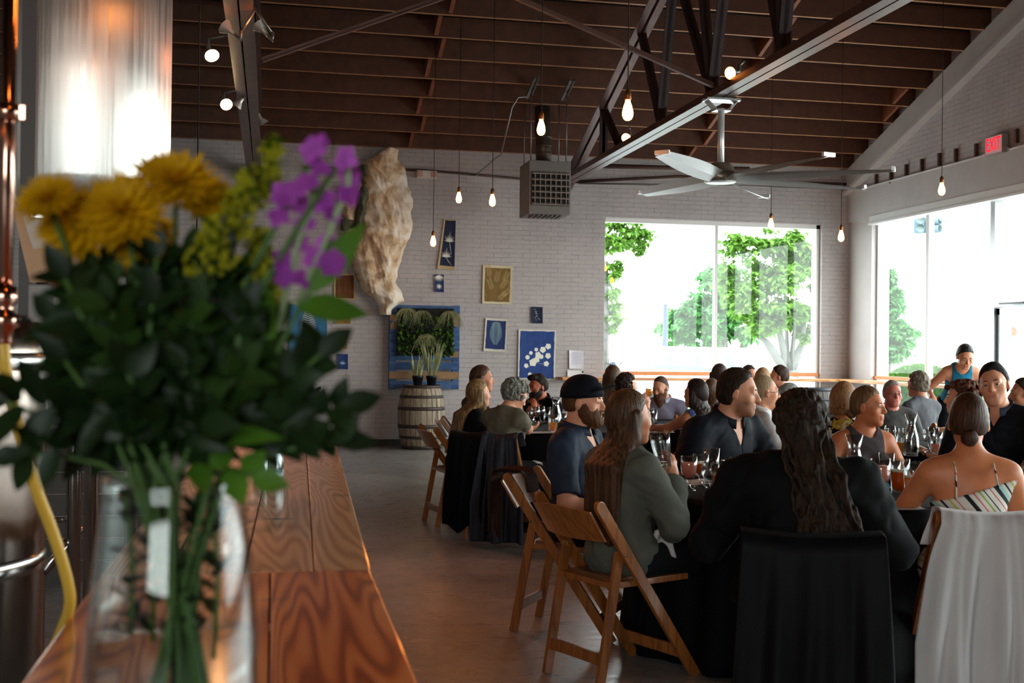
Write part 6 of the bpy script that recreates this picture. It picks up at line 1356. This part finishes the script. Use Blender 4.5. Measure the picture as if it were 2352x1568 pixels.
m2=MB(); m2.add(vs+vs2,fs+[tuple(k+b for k in f[::-1]) for f in fs]+[(ring[k],ring[(k+1)%len(ring)],ring[(k+1)%len(ring)]+b,ring[k]+b) for k in range(len(ring))],0,True)
co=m.build('cap',CAPM,P1['root']); co.location=o0; co.rotation_euler=Rm.to_euler(); so=co.modifiers.new('t','SOLIDIFY'); so.thickness=0.004; so.offset=1
br=m2.build('cap_brim',CAPM,co); br.rotation_euler=(0.10,0,0); MB().sphere((0,-0.012,0.158),0.005,8,6).build('cap_button',CAPM,co)
m3=MB(); 
for (x_,z_,a_) in ((-0.028,0.085,0.3),(0.0,0.1,0),(0.028,0.085,-0.3),(-0.045,0.07,0.5)): m3.box((x_,0.075-abs(x_)*0.3,z_+0.01),(0.022,0.012,0.014),(0.7,a_,0))
m3.build('cap_badge',plain('gold_thread','#b8892a',0.5),co)
# raised pint in the long haired woman's hand
E_,W_,fd=P2['wr'][1]; hw=P2['root'].matrix_basis@W_ if False else None
gp=atY(1541,1035,4.95); glass('pint',*(gp+Vector((-0.03,0.0,-0.07))),'empty dimpled pint glass tilted in the raised hand',s=1.05,rot=(0.15,-0.22,0))
gp=atY(1484,902,10.85); glass('goblet',*(gp+Vector((0.02,0,-0.09))),'small glass of orange beer held by the drinking woman',fill=0.8,mat=BEER,s=0.9,rot=(0,0.1,0))
# garments over chair backs
def drape(P,label,name,cat,mat,width,front,back,seed=0,flare=0.1,folds=9,amp=0.02,shift=0.0,ztop=0.79,gather=0.0,thick=0.006,yoff=-0.30):
    r_=random.Random(seed); nu,nv=90,70; vs=[]; L_=front+back; ph=[r_.random()*6 for _ in range(5)]
    for j in range(nv+1):
        d=j/nv*L_-front     # <0: on the front side
        if d<0: y=yoff+0.075+0.02*min(1,-d*10); z=ztop+d+0.012
        else:
            y=yoff-0.105-0.02*min(d,0.3); z=ztop-d+0.012
        rr=0.03; 
        if abs(d)<rr: a=d/rr; z=ztop+0.012*math.cos(a*1.2)+0.01; y=yoff-0.015-a*0.088
        g=min(1,max(0,abs(d))/0.5)
        for i in range(nu+1):
            u=i/nu*2-1; wd=width/2*(1+flare*g-gather*math.exp(-(abs(d)/0.12)**2)); x=shift+u*wd
            f=math.sin(u*folds+ph[0]+0.5*math.sin(d*5+ph[1]))+0.6*math.sin(u*folds*2.1+ph[2]+d*3)+0.25*math.sin(u*folds*4.3+ph[3])
            k=amp*(0.12+g)*(1 if d>0 else 0.3); sag=-0.03*math.cos(u*PI/2)*math.exp(-(abs(d)/0.1)**2)*0.6
            edge=0.03*math.sin(u*5+ph[4])*max(0,(j-nv*0.8)/(nv*0.2)) if d>0 else 0
            vs.append((x+0.35*k*math.cos(u*folds*1.3+ph[1]),y-(k*f+k*0.6 if d>0 else -k*f*0.3),max(0.02,z+sag+edge)))
    m=MB(); N=nu+1; m.add(vs,[(j*N+i,j*N+i+1,(j+1)*N+i+1,(j+1)*N+i) for j in range(nv) for i in range(nu)],0,True)
    o=m.build(name,mat); o.location=(P['cx'],P['cy'],0); o.rotation_euler=(0,0,math.radians(-P['cf'])); so=o.modifiers.new('t','SOLIDIFY'); so.thickness=thick; return tag(o,label,cat)
WS=MT('white_shawl_cloth','#c9c4c4',0.8); f=WS.noise(WS.coord((4,4,0.5)),9,4); WS.bump(f,0.25,0.01); WS.p.inputs['Sheen Weight'].default_value=0.2; WS=WS.m
drape(P4,'white jersey shawl draped over the chair back at lower right','shawl','shawl',WS,0.47,0.15,0.72,seed=2,flare=0.28,folds=7,amp=0.022,gather=0.12)
drape(P3,'black jacket draped over the chair back at bottom centre','jacket','jacket',cloth_mat('black_jacket_cloth','#0c0c0e',0.1,0.6),0.47,0.12,0.60,seed=5,flare=0.12,folds=5,amp=0.014)
drape(P24,'long slate grey coat hanging over a chair, left table','coat','coat',cloth_mat('slate_coat','#33343c',0.12,0.5),0.26,0.1,0.82,seed=8,flare=0.5,folds=6,amp=0.03,shift=0.12)
drape(P24,'black coat hanging low over the left half of a chair, left table','coat','coat',cloth_mat('black_coat','#0c0c0e',0.1,0.8),0.27,0.08,0.70,seed=9,flare=0.25,folds=4,amp=0.02,shift=-0.13)
drape(P1,'brown suede jacket sleeve hanging off the chair back','sleeve_wrap','jacket',cloth_mat('brown_suede','#3a241a',0.2,0.9),0.16,0.10,0.34,seed=11,flare=0.2,folds=3,amp=0.012,shift=0.10)
def napkin(px,py,Y,w,h_,label,seed):
    p=atY(px,py,Y); m=MB(); n=16; vs=[]
    for j in range(n+1):
        for i in range(n+1):
            u=i/n-0.5; v=j/n-0.5; vs.append((u*w*(1-0.35*v),0.012*math.sin(u*9+seed)+0.012*math.sin(v*7+seed*2),v*h_-0.04*abs(u)))
    m.add(vs,[(j*(n+1)+i,j*(n+1)+i+1,(j+1)*(n+1)+i+1,(j+1)*(n+1)+i) for j in range(n) for i in range(n)],0,True); o=m.build('napkin',cloth_mat('white_napkin','#c4bcb8',0.05,0.85)); o.location=p; s=o.modifiers.new('t','SOLIDIFY'); s.thickness=0.004; return tag(o,label,'napkin')
napkin(1522,1238,4.9,0.10,0.12,'white napkin on the lap of the woman in the grey blazer',1); napkin(2018,1290,4.75,0.13,0.15,'white napkin hanging from the knee of the woman in stripes',2); napkin(1226,1078,8.9,0.16,0.15,'white napkin on the lap of the grey haired woman',4)
p=atZ(1048,1175,0.06); o=MB().box((0,0,0),(0.07,0.12,0.13)).build('paper_bag',plain('pale_bag','#a8a49c',0.7),bevel=0.01); o.location=(p.x,p.y,0.066); tag(o,'small pale bag on the floor by the leftmost chair','bag')
# ---------------------------------------------------------------- bar counter
BZ=0.95
def plank_wood(name,c1,c2,c3,knot,rough,scale=1.0,rot=0.0,seed=0.0):
    t=MT(name,c2,rough); v=t.coord((5.6*scale,0.45*scale,1.0),(0,0,rot)); mp=t.n('ShaderNodeVectorMath',operation='ADD'); mp.inputs[1].default_value=(seed,seed*0.7,0); t.l(v,mp.inputs[0]); v=mp.outputs[0]
    n=t.n('ShaderNodeTexNoise'); n.inputs['Scale'].default_value=1.1; n.inputs['Detail'].default_value=2.0; n.inputs['Roughness'].default_value=0.4; n.inputs['Distortion'].default_value=0.18; t.l(v,n.inputs['Vector'])
    m=t.n('ShaderNodeMath',operation='MULTIPLY'); m.inputs[1].default_value=26.0; t.l(n.outputs['Fac'],m.inputs[0]); s=t.n('ShaderNodeMath',operation='SINE'); m2=t.n('ShaderNodeMath',operation='MULTIPLY'); m2.inputs[1].default_value=6.0; t.l(m.outputs[0],m2.inputs[0]); t.l(m2.outputs[0],s.inputs[0])
    fine=t.noise(t.coord((120,3,1)),3,3); ad=t.n('ShaderNodeMath',operation='MULTIPLY_ADD'); ad.inputs[1].default_value=0.5; t.l(fine,ad.inputs[0]); t.l(s.outputs[0],ad.inputs[2])
    mr=t.n('ShaderNodeMapRange'); mr.inputs['From Min'].default_value=-0.9; mr.inputs['From Max'].default_value=1.3; t.l(ad.outputs[0],mr.inputs['Value'])
    base=t.ramp(mr.outputs[0],[(0.0,c1),(0.55,c2),(1.0,c3)])
    vo=t.n('ShaderNodeTexVoronoi'); vo.inputs['Scale'].default_value=1.3; t.l(t.coord((1.8,3.8,1),(0,0,0.05)),vo.inputs['Vector']); k=t.ramp(vo.outputs['Distance'],[(0.05,(1,1,1)),(0.13,(0,0,0))])
    t.base(t.mix(k,base,knot)); t.bump(mr.outputs[0],0.10,0.002); t.p.inputs['Coat Weight'].default_value=0.6; t.p.inputs['Coat Roughness'].default_value=0.12; return t.m
NW=[plank_wood('near_plank_a','#f0904c','#dc6e30','#a04418','#3e1408',0.32,seed=1.0),plank_wood('near_plank_b','#f09450','#e07636','#a84c1e','#40160a',0.32,seed=5.3)]
FW=[plank_wood('far_plank_a','#dca878','#cc9264','#a87046','#4a2a18',0.38,0.9,seed=9.1),plank_wood('far_plank_b','#e2b082','#d09a6a','#b07a4e','#4a2a18',0.38,0.9,seed=13.7)]
def bar_top(name,poly4,mats,label,cuts):
    (xl0,xr0,y0),(xl1,xr1,y1)=poly4; b=empty(name,((xl0+xr0)/2,(y0+y1)/2,0),0,label,'bar table'); o=Vector(((xl0+xr0)/2,(y0+y1)/2,0))
    for i in range(len(cuts)-1):
        a,c=cuts[i],cuts[i+1]; g=0.0012
        P=[(xl0+(xr0-xl0)*a+g,y0),(xl0+(xr0-xl0)*c-g,y0),(xl1+(xr1-xl1)*c-g,y1),(xl1+(xr1-xl1)*a+g,y1)]
        if c==1.0 and y1>5: P=[P[0],P[1],(P[2][0],P[2][1]-0.45),(P[2][0]-0.03,P[2][1]-0.12),(P[2][0]-0.07,y1),P[3]]
        m=MB(); m.prism([(x-o.x,y-o.y) for x,y in P],BZ-0.055,BZ-0.0005*(i%2)); m.build('top_board',mats[i%2],b,bevel=0.004)
    m=MB()
    for y_ in (y0+0.25,y1-0.3):
        for x_ in (xl0+0.1,xr0-0.12): m.box((x_-o.x,y_-o.y,(BZ-0.055)/2),(0.07,0.07,BZ-0.055))
        m.box(((xl0+xr0)/2-o.x,y_-o.y,BZ-0.11),(xr0-xl0-0.16,0.06,0.1))
    m.build('trestle_frame',plain('dark_frame','#1c1512',0.6),b); return b
bar_top('bar_table',((-0.335,0.205,0.32),(-0.335,0.213,2.508)),NW,'nearer orange stained plank bar table under the large flower vase',[0,0.33,0.62,1.0])
bar_top('bar_table',((-0.335,0.216,2.514),(-0.30,0.315,6.1)),FW,'farther and paler plank bar table reaching into the room',[0,0.24,0.52,0.78,1.0])
# ---------------------------------------------------------------- flower vase and bouquet
VP=atZ(385,1990,BZ); VX,VY=VP.x,VP.y+0.02; 
VG=thin_glass('vase_glass',(0.96,0.985,0.975,1),0.03,0.4)
vz=empty('glass_vase',(VX,VY,BZ),0,'large clear tapering glass vase in the foreground','vase')
MB().lathe([(0.001,0.014),(0.062,0.016),(0.072,0.06),(0.0755,0.16),(0.073,0.22),(0.066,0.29),(0.0615,0.33),(0.0625,0.3475),(0.0642,0.3480),(0.0650,0.3465),(0.0642,0.33),(0.0688,0.29),(0.0762,0.22),(0.0787,0.16),(0.0755,0.06),(0.068,0.003),(0.060,0.0),(0.001,0.0)],n=64).build('vase_glass',VG,vz)
MB().lathe([(0.001,0.0165),(0.0608,0.0170),(0.0705,0.06),(0.0742,0.158),(0.0725,0.205),(0.001,0.205)],n=48).build('vase_water',WATER,vz)
def bq(px,py,dy=0.0): return atY(px,py,VY+dy)
rb=random.Random(12)
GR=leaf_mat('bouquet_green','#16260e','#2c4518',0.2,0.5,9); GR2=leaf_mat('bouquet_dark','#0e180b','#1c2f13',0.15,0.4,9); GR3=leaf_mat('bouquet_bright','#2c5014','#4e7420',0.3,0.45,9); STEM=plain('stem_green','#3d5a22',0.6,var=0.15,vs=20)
YEL=leaf_mat('yellow_petal','#b08408','#cc9e0c',0.25,0.6,30); YEL2=leaf_mat('golden_bud','#7e7c14','#a09a1a',0.2,0.7,40); PUR=leaf_mat('purple_petal','#7a2486','#ac52b2',0.3,0.6,18)
mouth=Vector((VX,VY,BZ+0.34)); basep=Vector((VX,VY,BZ+0.03))
def stem_pts(end,seed,spread=0.035):
    r_=random.Random(seed); a=r_.random()*2*PI; b0=basep+Vector((math.cos(a)*0.054,math.sin(a)*0.054,r_.random()*0.02)); q_=r_.uniform(0.2,1.35); mm=mouth+Vector((-math.cos(a)*spread*q_,-math.sin(a)*spread*q_,0)); d=end-mm
    return [b0,(b0+mm)/2+Vector((0.003,0,0)),mm,mm+d*0.35+Vector((0,0,0.012)),mm+d*0.7+Vector((0,0,0.008)),end]
def rel(pts,o): return [p-o for p in pts]
def flower_thing(name,end,label,cat,group,seed,r=0.0026):
    o=empty(name,end,0,label,cat,group); MB().tube(rel(stem_pts(end,seed),end),r,7).build('stem',STEM,o); return o
def mum(end,R_,face,label,seed,mat=YEL,n=110,grp='yellow chrysanthemums in the big vase',name='chrysanthemum'):
    o=flower_thing(name,end,label,'flower',grp,seed); f=Vector(face).normalized(); q=Vector((0,0,1)).rotation_difference(f).to_matrix(); r_=random.Random(seed); m=MB()
    for k in range(n):
        t=k/n; th=1.55*math.sqrt(t)+0.05; a=k*2.399963; d=Vector((math.sin(th)*math.cos(a),math.sin(th)*math.sin(a),math.cos(th)*0.8-0.1)); L=R_*(0.55+0.45*t)*r_.uniform(0.85,1.12)
        leaf_quad(m,q@(d*R_*0.15),q@d,L,R_*0.24,q@Vector((0,0,1)),-0.25 if t>0.5 else 0.15)
    m.build('petals',mat,o); m=MB(); m.lathe([(0.001,-R_*0.25),(R_*0.2,-R_*0.18),(R_*0.25,0)],n=12,rot=q); m.build('calyx',STEM,o); return o
mum(bq(112,462,-0.02),0.030,(-0.35,-0.8,0.7),'spiky yellow chrysanthemum at the far left of the bouquet',1)
mum(bq(185,520,0.0),0.040,(-0.2,-0.9,0.5),'yellow chrysanthemum second from the left, low',2)
mum(bq(285,490,-0.01),0.042,(0.0,-0.9,0.6),'yellow chrysanthemum third from the left',3)
mum(bq(405,425,0.01),0.042,(0.1,-0.8,0.8),'topmost large yellow chrysanthemum of the bouquet',4)
mum(bq(470,460,0.02),0.030,(0.4,-0.8,0.5),'smaller yellow chrysanthemum right of the topmost one',5)
mum(bq(330,560,0.02),0.033,(0.0,-1,0.2),'lowest yellow chrysanthemum above the leaves',6)
def plume(end,base,label,seed,mat=YEL2,n=170,w=0.03,name='goldenrod_stem',grp='goldenrod stems in the big vase',sz=(0.0022,0.0042)):
    o=flower_thing(name,end,label,'flower stem',grp,seed,0.002); r_=random.Random(seed); m=MB(); m2=MB()
    for k in range(n):
        t=r_.random(); p=(end*(1-t)+base*t); rr=w*(0.25+0.75*t)*r_.random(); a=r_.random()*2*PI; q=p+Vector((math.cos(a)*rr,math.sin(a)*rr,r_.uniform(-0.006,0.006)))-end
        m.sphere(q,r_.uniform(*sz),6,4)
        if k%4==0: leaf_quad(m2,p-end,Vector((math.cos(a),math.sin(a),0.4)),w*1.1,0.006)
    m.build('buds',mat,o); m2.build('small_leaves',GR3,o); return o
plume(bq(632,325,0.03),bq(590,470,0.03),'goldenrod stem reaching highest between yellow and purple flowers',21,w=0.026)
plume(bq(560,400,0.0),bq(540,560,0.0),'goldenrod stem just right of the big yellow bloom',22,w=0.03)
plume(bq(600,530,0.02),bq(585,680,0.02),'goldenrod stem below the purple blossoms',23,w=0.03)
plume(bq(490,500,-0.02),bq(480,620,-0.02),'short goldenrod stem low beneath the yellow bloom',24,w=0.03)
plume(bq(650,585,0.04),bq(600,700,0.03),'rightmost goldenrod stem beside the large pointed leaf',25,w=0.024)
def stock(pts_px,fl,label,seed):
    end=bq(*pts_px[0],0.0); o=flower_thing('purple_stock',end,label,'flower stem','purple stock stems in the big vase',seed,0.003); r_=random.Random(seed)
    m=MB(); m.tube(rel([bq(*p,0.0) for p in pts_px],end),0.003,7); m.build('flower_spike',plain('pale_stem','#7f9068',0.6),o)
    for (x,y,s_) in fl:
        c=bq(x,y,r_.uniform(-0.015,0.01))-end; m=MB(); f=Vector((r_.uniform(-0.5,0.5),-1,r_.uniform(-0.2,0.6))).normalized(); q=Vector((0,0,1)).rotation_difference(f).to_matrix()
        for k in range(5): a=2*PI*k/5+r_.random(); leaf_quad(m,c,q@Vector((math.cos(a),math.sin(a),0.25)),s_*0.72,s_*0.75,q@Vector((0,0,1)),0.3)
        m.build('blossom',PUR,o)
stock([(735,330),(715,470),(672,600),(640,760)],[(718,345,0.020),(735,385,0.016),(700,425,0.021),(655,445,0.022),(690,470,0.018),(740,460,0.02),(765,490,0.016),(700,510,0.016),(640,500,0.017),(735,325,0.014)],'left purple stock stem with clustered blossoms',31)
stock([(795,345),(800,420),(745,560),(680,700)],[(795,365,0.018),(803,410,0.020),(800,450,0.018),(752,560,0.018),(765,605,0.021),(720,590,0.018),(650,600,0.018),(655,635,0.016),(692,640,0.016),(690,560,0.015)],'right purple stock stem leaning outward over the wall art',32)
def branch(p0,p1,n,L,w,label,seed,mat,name='leafy_branch',grp=None):
    end=bq(*p1); o=flower_thing(name,end,label,'foliage stem',grp,seed,0.0022); r_=random.Random(seed); m=MB(); a0=bq(*p0)
    for k in range(n):
        t=(k+0.5)/n; p=a0*(1-t)+end*t; s=1 if k%2 else -1; d=(end-a0).normalized(); sd=d.cross(Vector((0,1,0))).normalized()*s; dd=(d*0.55+sd*r_.uniform(0.4,1.0)+Vector((0,r_.uniform(-0.7,0.5),r_.uniform(-0.2,0.2)))).normalized()
        leaf_quad(m,p+Vector((0,r_.uniform(-0.02,0.02),0))-end,dd,L*r_.uniform(0.7,1.2),w*r_.uniform(0.8,1.2),Vector((r_.uniform(-.5,.5),-1,r_.uniform(0,1))),r_.uniform(0,0.3),seg=5)
    leaf_quad(m,Vector((0,0,0)),(end-a0).normalized(),L,w,Vector((0,-1,0.3)),0.1,seg=5)
    m.build('leaves',mat,o); return o
core=(400,1060,0.0)
gg='dense leafy stems filling the middle of the bouquet'
specs=[(150,640,-.03,GR2),(215,620,.0,GR),(290,600,.03,GR),(360,590,-.02,GR2),(440,600,.02,GR),(510,600,-.01,GR2),(560,640,.02,GR),(130,740,.02,GR2),(150,830,-.02,GR2),(250,700,-.04,GR),(350,700,-.04,GR2),(450,710,-.04,GR),(560,720,-.03,GR2),(620,760,.01,GR),(180,930,.0,GR2),(290,850,-.05,GR2),(430,840,-.05,GR2),(550,850,-.04,GR),(600,930,.0,GR2),(330,960,-.05,GR2),(470,960,-.05,GR2),(240,980,-.03,GR2)]
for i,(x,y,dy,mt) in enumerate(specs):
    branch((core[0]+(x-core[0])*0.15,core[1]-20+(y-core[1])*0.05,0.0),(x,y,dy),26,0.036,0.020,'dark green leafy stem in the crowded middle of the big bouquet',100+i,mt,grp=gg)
branch((420,1040,0.0),(712,668,0.0),5,0.085,0.030,'long pointed bright green leaf stem rising to the right',141,GR3,'pointed_leaf_stem')
branch((600,930,-0.02),(735,815,-0.02),8,0.040,0.024,'rounded dark leaf sprig at the right of the bouquet, upper',142,GR2)
branch((600,990,-0.02),(785,935,-0.02),8,0.040,0.024,'rounded dark leaf sprig at the far right, middle height',143,GR2)
branch((560,1000,-0.02),(775,1010,-0.02),8,0.038,0.020,'drooping dark leaf sprig at the lower right',144,GR2)
branch((300,950,-0.03),(15,925,-0.03),9,0.044,0.022,'dark leaf sprig reaching past the left pipe',145,GR2)
branch((300,1000,-0.03),(60,1040,-0.03),8,0.040,0.020,'drooping dark leaf sprig at the lower left',146,GR2)
branch((430,1060,-0.03),(580,1095,-0.05),4,0.035,0.022,'small bright leaf curling over the vase rim at right',147,GR3)
def inner_branch(x0,y0,x1,y1,label,seed):
    end=atY(x1,y1,VY); a0=atY(x0,y0,VY); o=empty('leafy_branch',end,0,label,'foliage stem','leafy stems standing inside the big vase'); MB().tube([a0-end,(a0-end)*0.5+Vector((0.004,0,0)),Vector((0,0,0))],0.0024,7).build('stem',STEM,o); r_=random.Random(seed); m=MB()
    for k in range(26):
        t=r_.random()**0.7; p=a0*(1-t)+end*t-end; a=r_.random()*2*PI; leaf_quad(m,p,Vector((math.cos(a)*0.7,math.sin(a)*0.7,r_.uniform(0.1,0.9))),r_.uniform(0.022,0.034),0.014,seg=5)
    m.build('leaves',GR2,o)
for k,(x0,x1,y1,w_) in enumerate(((300,290,1140,'left'),(350,340,1130,'left of centre'),(400,390,1120,'centre'),(440,450,1135,'right of centre'),(490,490,1150,'right'))): inner_branch(x0,1460+k*13,x1,y1,'dark leafy stem inside the big vase, '+w_,200+k)
# second small bouquet on the far bar
JP=atZ(615,1112,BZ); jr=empty('glass_jar',(JP.x,JP.y,BZ),0,'small round glass jar of flowers farther along the bar','vase')
MB().lathe([(0.001,0.01),(0.045,0.012),(0.05,0.03),(0.05,0.09),(0.04,0.115),(0.04,0.135),(0.042,0.135),(0.042,0.113),(0.053,0.09),(0.053,0.03),(0.047,0.0),(0.001,0.0)],n=36).build('jar_glass',thin_glass('aqua_glass',(0.72,0.92,0.93,1),0.06),jr)
MB().lathe([(0.001,0.013),(0.043,0.013),(0.048,0.03),(0.048,0.07),(0.001,0.07)],n=30).build('jar_water',WATER,jr)
RED=leaf_mat('red_petal','#b0101c','#d82034',0.2,0.6,20); PINKP=leaf_mat('white_petal','#cfd0c0','#e8e8dc',0.3,0.6,20)
rj=random.Random(5)
def small_flower(px,py,mat,R_,label,grp,name,seed):
    e=atY(px,py,JP.y+rj.uniform(-0.03,0.03)); o=empty(name,e,0,label,'flower',grp); MB().tube([Vector((JP.x,JP.y,BZ+0.02))-e,Vector((JP.x,JP.y,BZ+0.13))-e,(Vector((JP.x,JP.y,BZ+0.13))-e)*0.4+Vector((0,0,0.01)),Vector((0,0,0))],0.0018,6).build('stem',STEM,o)
    m=MB(); r_=random.Random(seed)
    for k in range(36): a=k*2.4; th=1.5*math.sqrt(k/36)+0.1; d=Vector((math.sin(th)*math.cos(a),math.sin(th)*math.sin(a)-0.3,math.cos(th))); leaf_quad(m,Vector((0,0,0)),d,R_*r_.uniform(0.8,1.1),R_*0.5)
    m.build('petals',mat,o)
small_flower(600,908,RED,0.026,'red carnation at the left of the small jar bouquet','red carnations in the small jar','carnation',1)
small_flower(686,970,RED,0.022,'red carnation low at the right of the small jar bouquet','red carnations in the small jar','carnation',2)
small_flower(690,868,RED,0.024,'highest red carnation of the small jar bouquet','red carnations in the small jar','carnation',3)
small_flower(555,918,RED,0.018,'small red carnation mostly hidden by the big bouquet','red carnations in the small jar','carnation',4)
small_flower(635,928,PINKP,0.026,'white bloom in the small jar bouquet behind the leaves',None,'white_flower',5)
o=empty('fern_sprig',atY(640,960,JP.y),0,'green leaf sprigs filling the small jar bouquet','foliage stem'); m=MB()
for k in range(150): p=atY(rj.gauss(630,35),rj.uniform(870,1025),JP.y+rj.uniform(-0.05,0.05)); leaf_quad(m,p-o.location,Vector((rj.uniform(-1,1),rj.uniform(-1,1),rj.uniform(-0.3,1))),0.045,0.02)
m.build('leaves',GR,o); MB().tube([Vector((JP.x,JP.y,BZ+0.02))-o.location,Vector((JP.x,JP.y,BZ+0.13))-o.location,Vector((0,0,0))],0.002,6).build('stem',STEM,o)
# ---------------------------------------------------------------- brewery tank, pipework and hose
def steel_mat(name,col,rough,aniso=0.0,streak=0.0):
    t=MT(name,col,rough,metal=1.0); t.p.inputs['Anisotropic'].default_value=aniso
    v=t.coord((14,14,0.35)); f=t.noise(v,3,5,0.7); c=lin(col); t.base(t.ramp(f,[(0.3,shade(c,0.86)),(0.7,shade(c,1.06))]))
    if streak: t.rough(t.ramp(f,[(0.3,(rough*0.8,)*3),(0.7,(rough*1.3,)*3)]))
    if aniso:
        tg=t.n('ShaderNodeTangent'); tg.direction_type='RADIAL'; tg.axis='Z'; t.l(tg.outputs[0],t.p.inputs['Tangent'])
    g=t.noise(t.coord((1,1,1.6)),1.3,2); t.bump(g,0.10,0.03)
    return t.m
TK=steel_mat('brushed_tank_steel','#d4d0cc',0.34,0.95,1.0)
tcx=-0.79; tcy=5.5; R_=0.335
tk=empty('brewing_tank',(tcx,tcy,0),0,'tall brushed stainless steel brewing tank at upper left','tank')
MB().lathe([(0.04,1.72),(0.05,1.75),(R_-0.06,2.0),(R_-0.015,2.06),(R_,2.14),(R_,4.7),(R_-0.05,4.85),(0.001,4.95)],n=72).build('tank_shell',TK,tk)
CHR=steel_mat('polished_tube','#b8b4b0',0.18)
for k,(px,Yd) in enumerate(((170,5.3),(88,5.25),(300,5.75),(210,5.8))):
    x_=atY(px,1100,Yd).x-tcx; MB().tube([(x_,Yd-tcy,0),(x_,Yd-tcy,2.1)],0.033,16).build('support_leg',CHR,tk)
m=MB(); m.tube([atY(100,1312,5.2)-Vector((tcx,tcy,0)),atY(184,1212,5.35)-Vector((tcx,tcy,0))],0.022,12); m.tube([atY(98,1194,5.3)-Vector((tcx,tcy,0)),atY(150,1194,5.3)-Vector((tcx,tcy,0))],0.012,10); m.build('leg_brace',CHR,tk)
v_=empty('fermenter_vessel',(atY(-160,1000,2.9).x,2.9,0),0,'dark reflecting stainless vessel cropped by the lower left edge','tank'); Rv=abs(atY(100,1100,2.9).x-v_.location.x)
m=MB(); m.lathe([(0.001,0.0),(Rv,0.0),(Rv,1.40),(Rv*0.95,1.47),(0.001,1.50)],n=64); m.build('vessel_shell',steel_mat('vessel_steel','#8c8078',0.2,0.3,1.0),v_)
for z in (0.35,0.9,1.36): MB().lathe([(Rv+0.001,z),(Rv+0.006,z+0.006),(Rv+0.006,z+0.034),(Rv+0.001,z+0.04)],n=64).build('weld_band',CHR,v_)
pa=atY(23,-20,1.95); pb=atY(9,775,1.95); pp=empty('copper_pipe',pb,0,'polished copper toned pipe at the left edge with a hose valve','pipe')
CP=plain('copper_chrome','#c89a88',0.15,metal=1.0)
MB().tube([Vector((0,0,0.02)),pa-pb],0.0115,16).build('pipe_run',CP,pp)
c=atY(18,258,1.95)-pb; m=MB(); m.lathe([(0.0117,-0.012),(0.019,-0.012),(0.019,0.012),(0.0117,0.012)],c=c,n=24,closed=True); m.box(c+Vector((0.02,0,0)),(0.012,0.012,0.022)); m.build('pipe_clamp',CP,pp)
m=MB(); m.lathe([(0.012,0.08),(0.018,0.08),(0.019,0.055),(0.0135,0.05),(0.0135,0.04),(0.022,0.036),(0.022,0.018),(0.014,0.014),(0.014,-0.006),(0.012,-0.01),(0.001,-0.01)],n=20); m.build('hose_coupling',CP,pp)
m=MB(); m.tube([(0.014,0,0.03),(0.035,0,0.028)],0.006,8); m.tube([(0.035,0,0.028),(0.045,-0.005,0.012),(0.06,0,-0.005),(0.08,0,-0.008)],0.0045,8); m.build('valve_lever',plain('black_plastic','#101010',0.35),pp)
hz=[(7,778,1.95),(12,840,1.95),(26,915,1.97),(50,1010,2.0),(82,1120,2.03),(115,1205,2.06),(142,1285,2.08),(158,1350,2.10),(160,1390,2.12),(148,1430,2.16),(120,1500,2.25),(90,1600,2.35)]
hp_=[atY(*q) for q in hz]; hp2=[]
for i in range(len(hp_)-1):
    for k in range(4):
        t_=k/4; a=hp_[max(i-1,0)];b=hp_[i];c_=hp_[i+1];d=hp_[min(i+2,len(hp_)-1)]; hp2.append(0.5*((2*b)+(c_-a)*t_+(2*a-5*b+4*c_-d)*t_*t_+(3*b-a-3*c_+d)*t_**3))
hp2.append(hp_[-1]); hs_=hp2[0]; o=MB().tube([q-hs_ for q in hp2],0.0098,14).build('hose',plain('yellow_hose','#c8a03c',0.4)); o.location=hs_; tag(o,'yellow rubber hose hanging from the copper pipe past the bar','hose')
# control panel on a post
cp=atY(100,700,3.6); cb=empty('control_panel',(cp.x,cp.y,0),0,'tan board with a paper sheet above a grey box at the left','panel')
MB().box((-0.055,0.05,1.3),(0.04,0.04,2.6)).build('post',plain('dark_post','#2a1c16',0.5),cb)
MB().box((0.0,0,cp.z+0.0),(0.07,0.09,0.115)).build('switch_box',plain('box_grey','#5c5654',0.45,metal=0.4),cb,bevel=0.004)
m=MB(); m.prism([(-0.075,0.20),(0.16,0.20),(0.16,0.0),(-0.028,0.0)],-0.004,0.004,0,Matrix.Translation((0.0,-0.05,cp.z+0.062))@Matrix(((1,0,0,0),(0,0,1,0),(0,1,0,0),(0,0,0,1)))); m.build('tan_board',plain('tan_panel','#b08a68',0.6),cb)
m=MB(); m.prism([(-0.05,0.19),(0.09,0.19),(0.09,0.105),(-0.02,0.095)],-0.001,0.001,0,Matrix.Translation((0.0,-0.056,cp.z+0.062))@Matrix(((1,0,0,0),(0,0,1,0),(0,1,0,0),(0,0,0,1)))); m.build('paper_sheet',PAP,cb)
m=MB(); m.box((0.0,-0.062,cp.z+0.062+0.19),(0.05,0.012,0.016)); m.build('clip',CHR,cb)
# low board partition behind the tank legs
pw=atY(60,1100,7.4); o=empty('board_partition',(pw.x,7.4,0),0,'low grey board partition seen between the tank legs','partition')
for k in range(7): MB().box((0,0,0.065+k*0.132),(1.5,0.02,0.124)).build('board',plain('grey_board','#4e4844',0.75,var=0.15,vs=6),o)
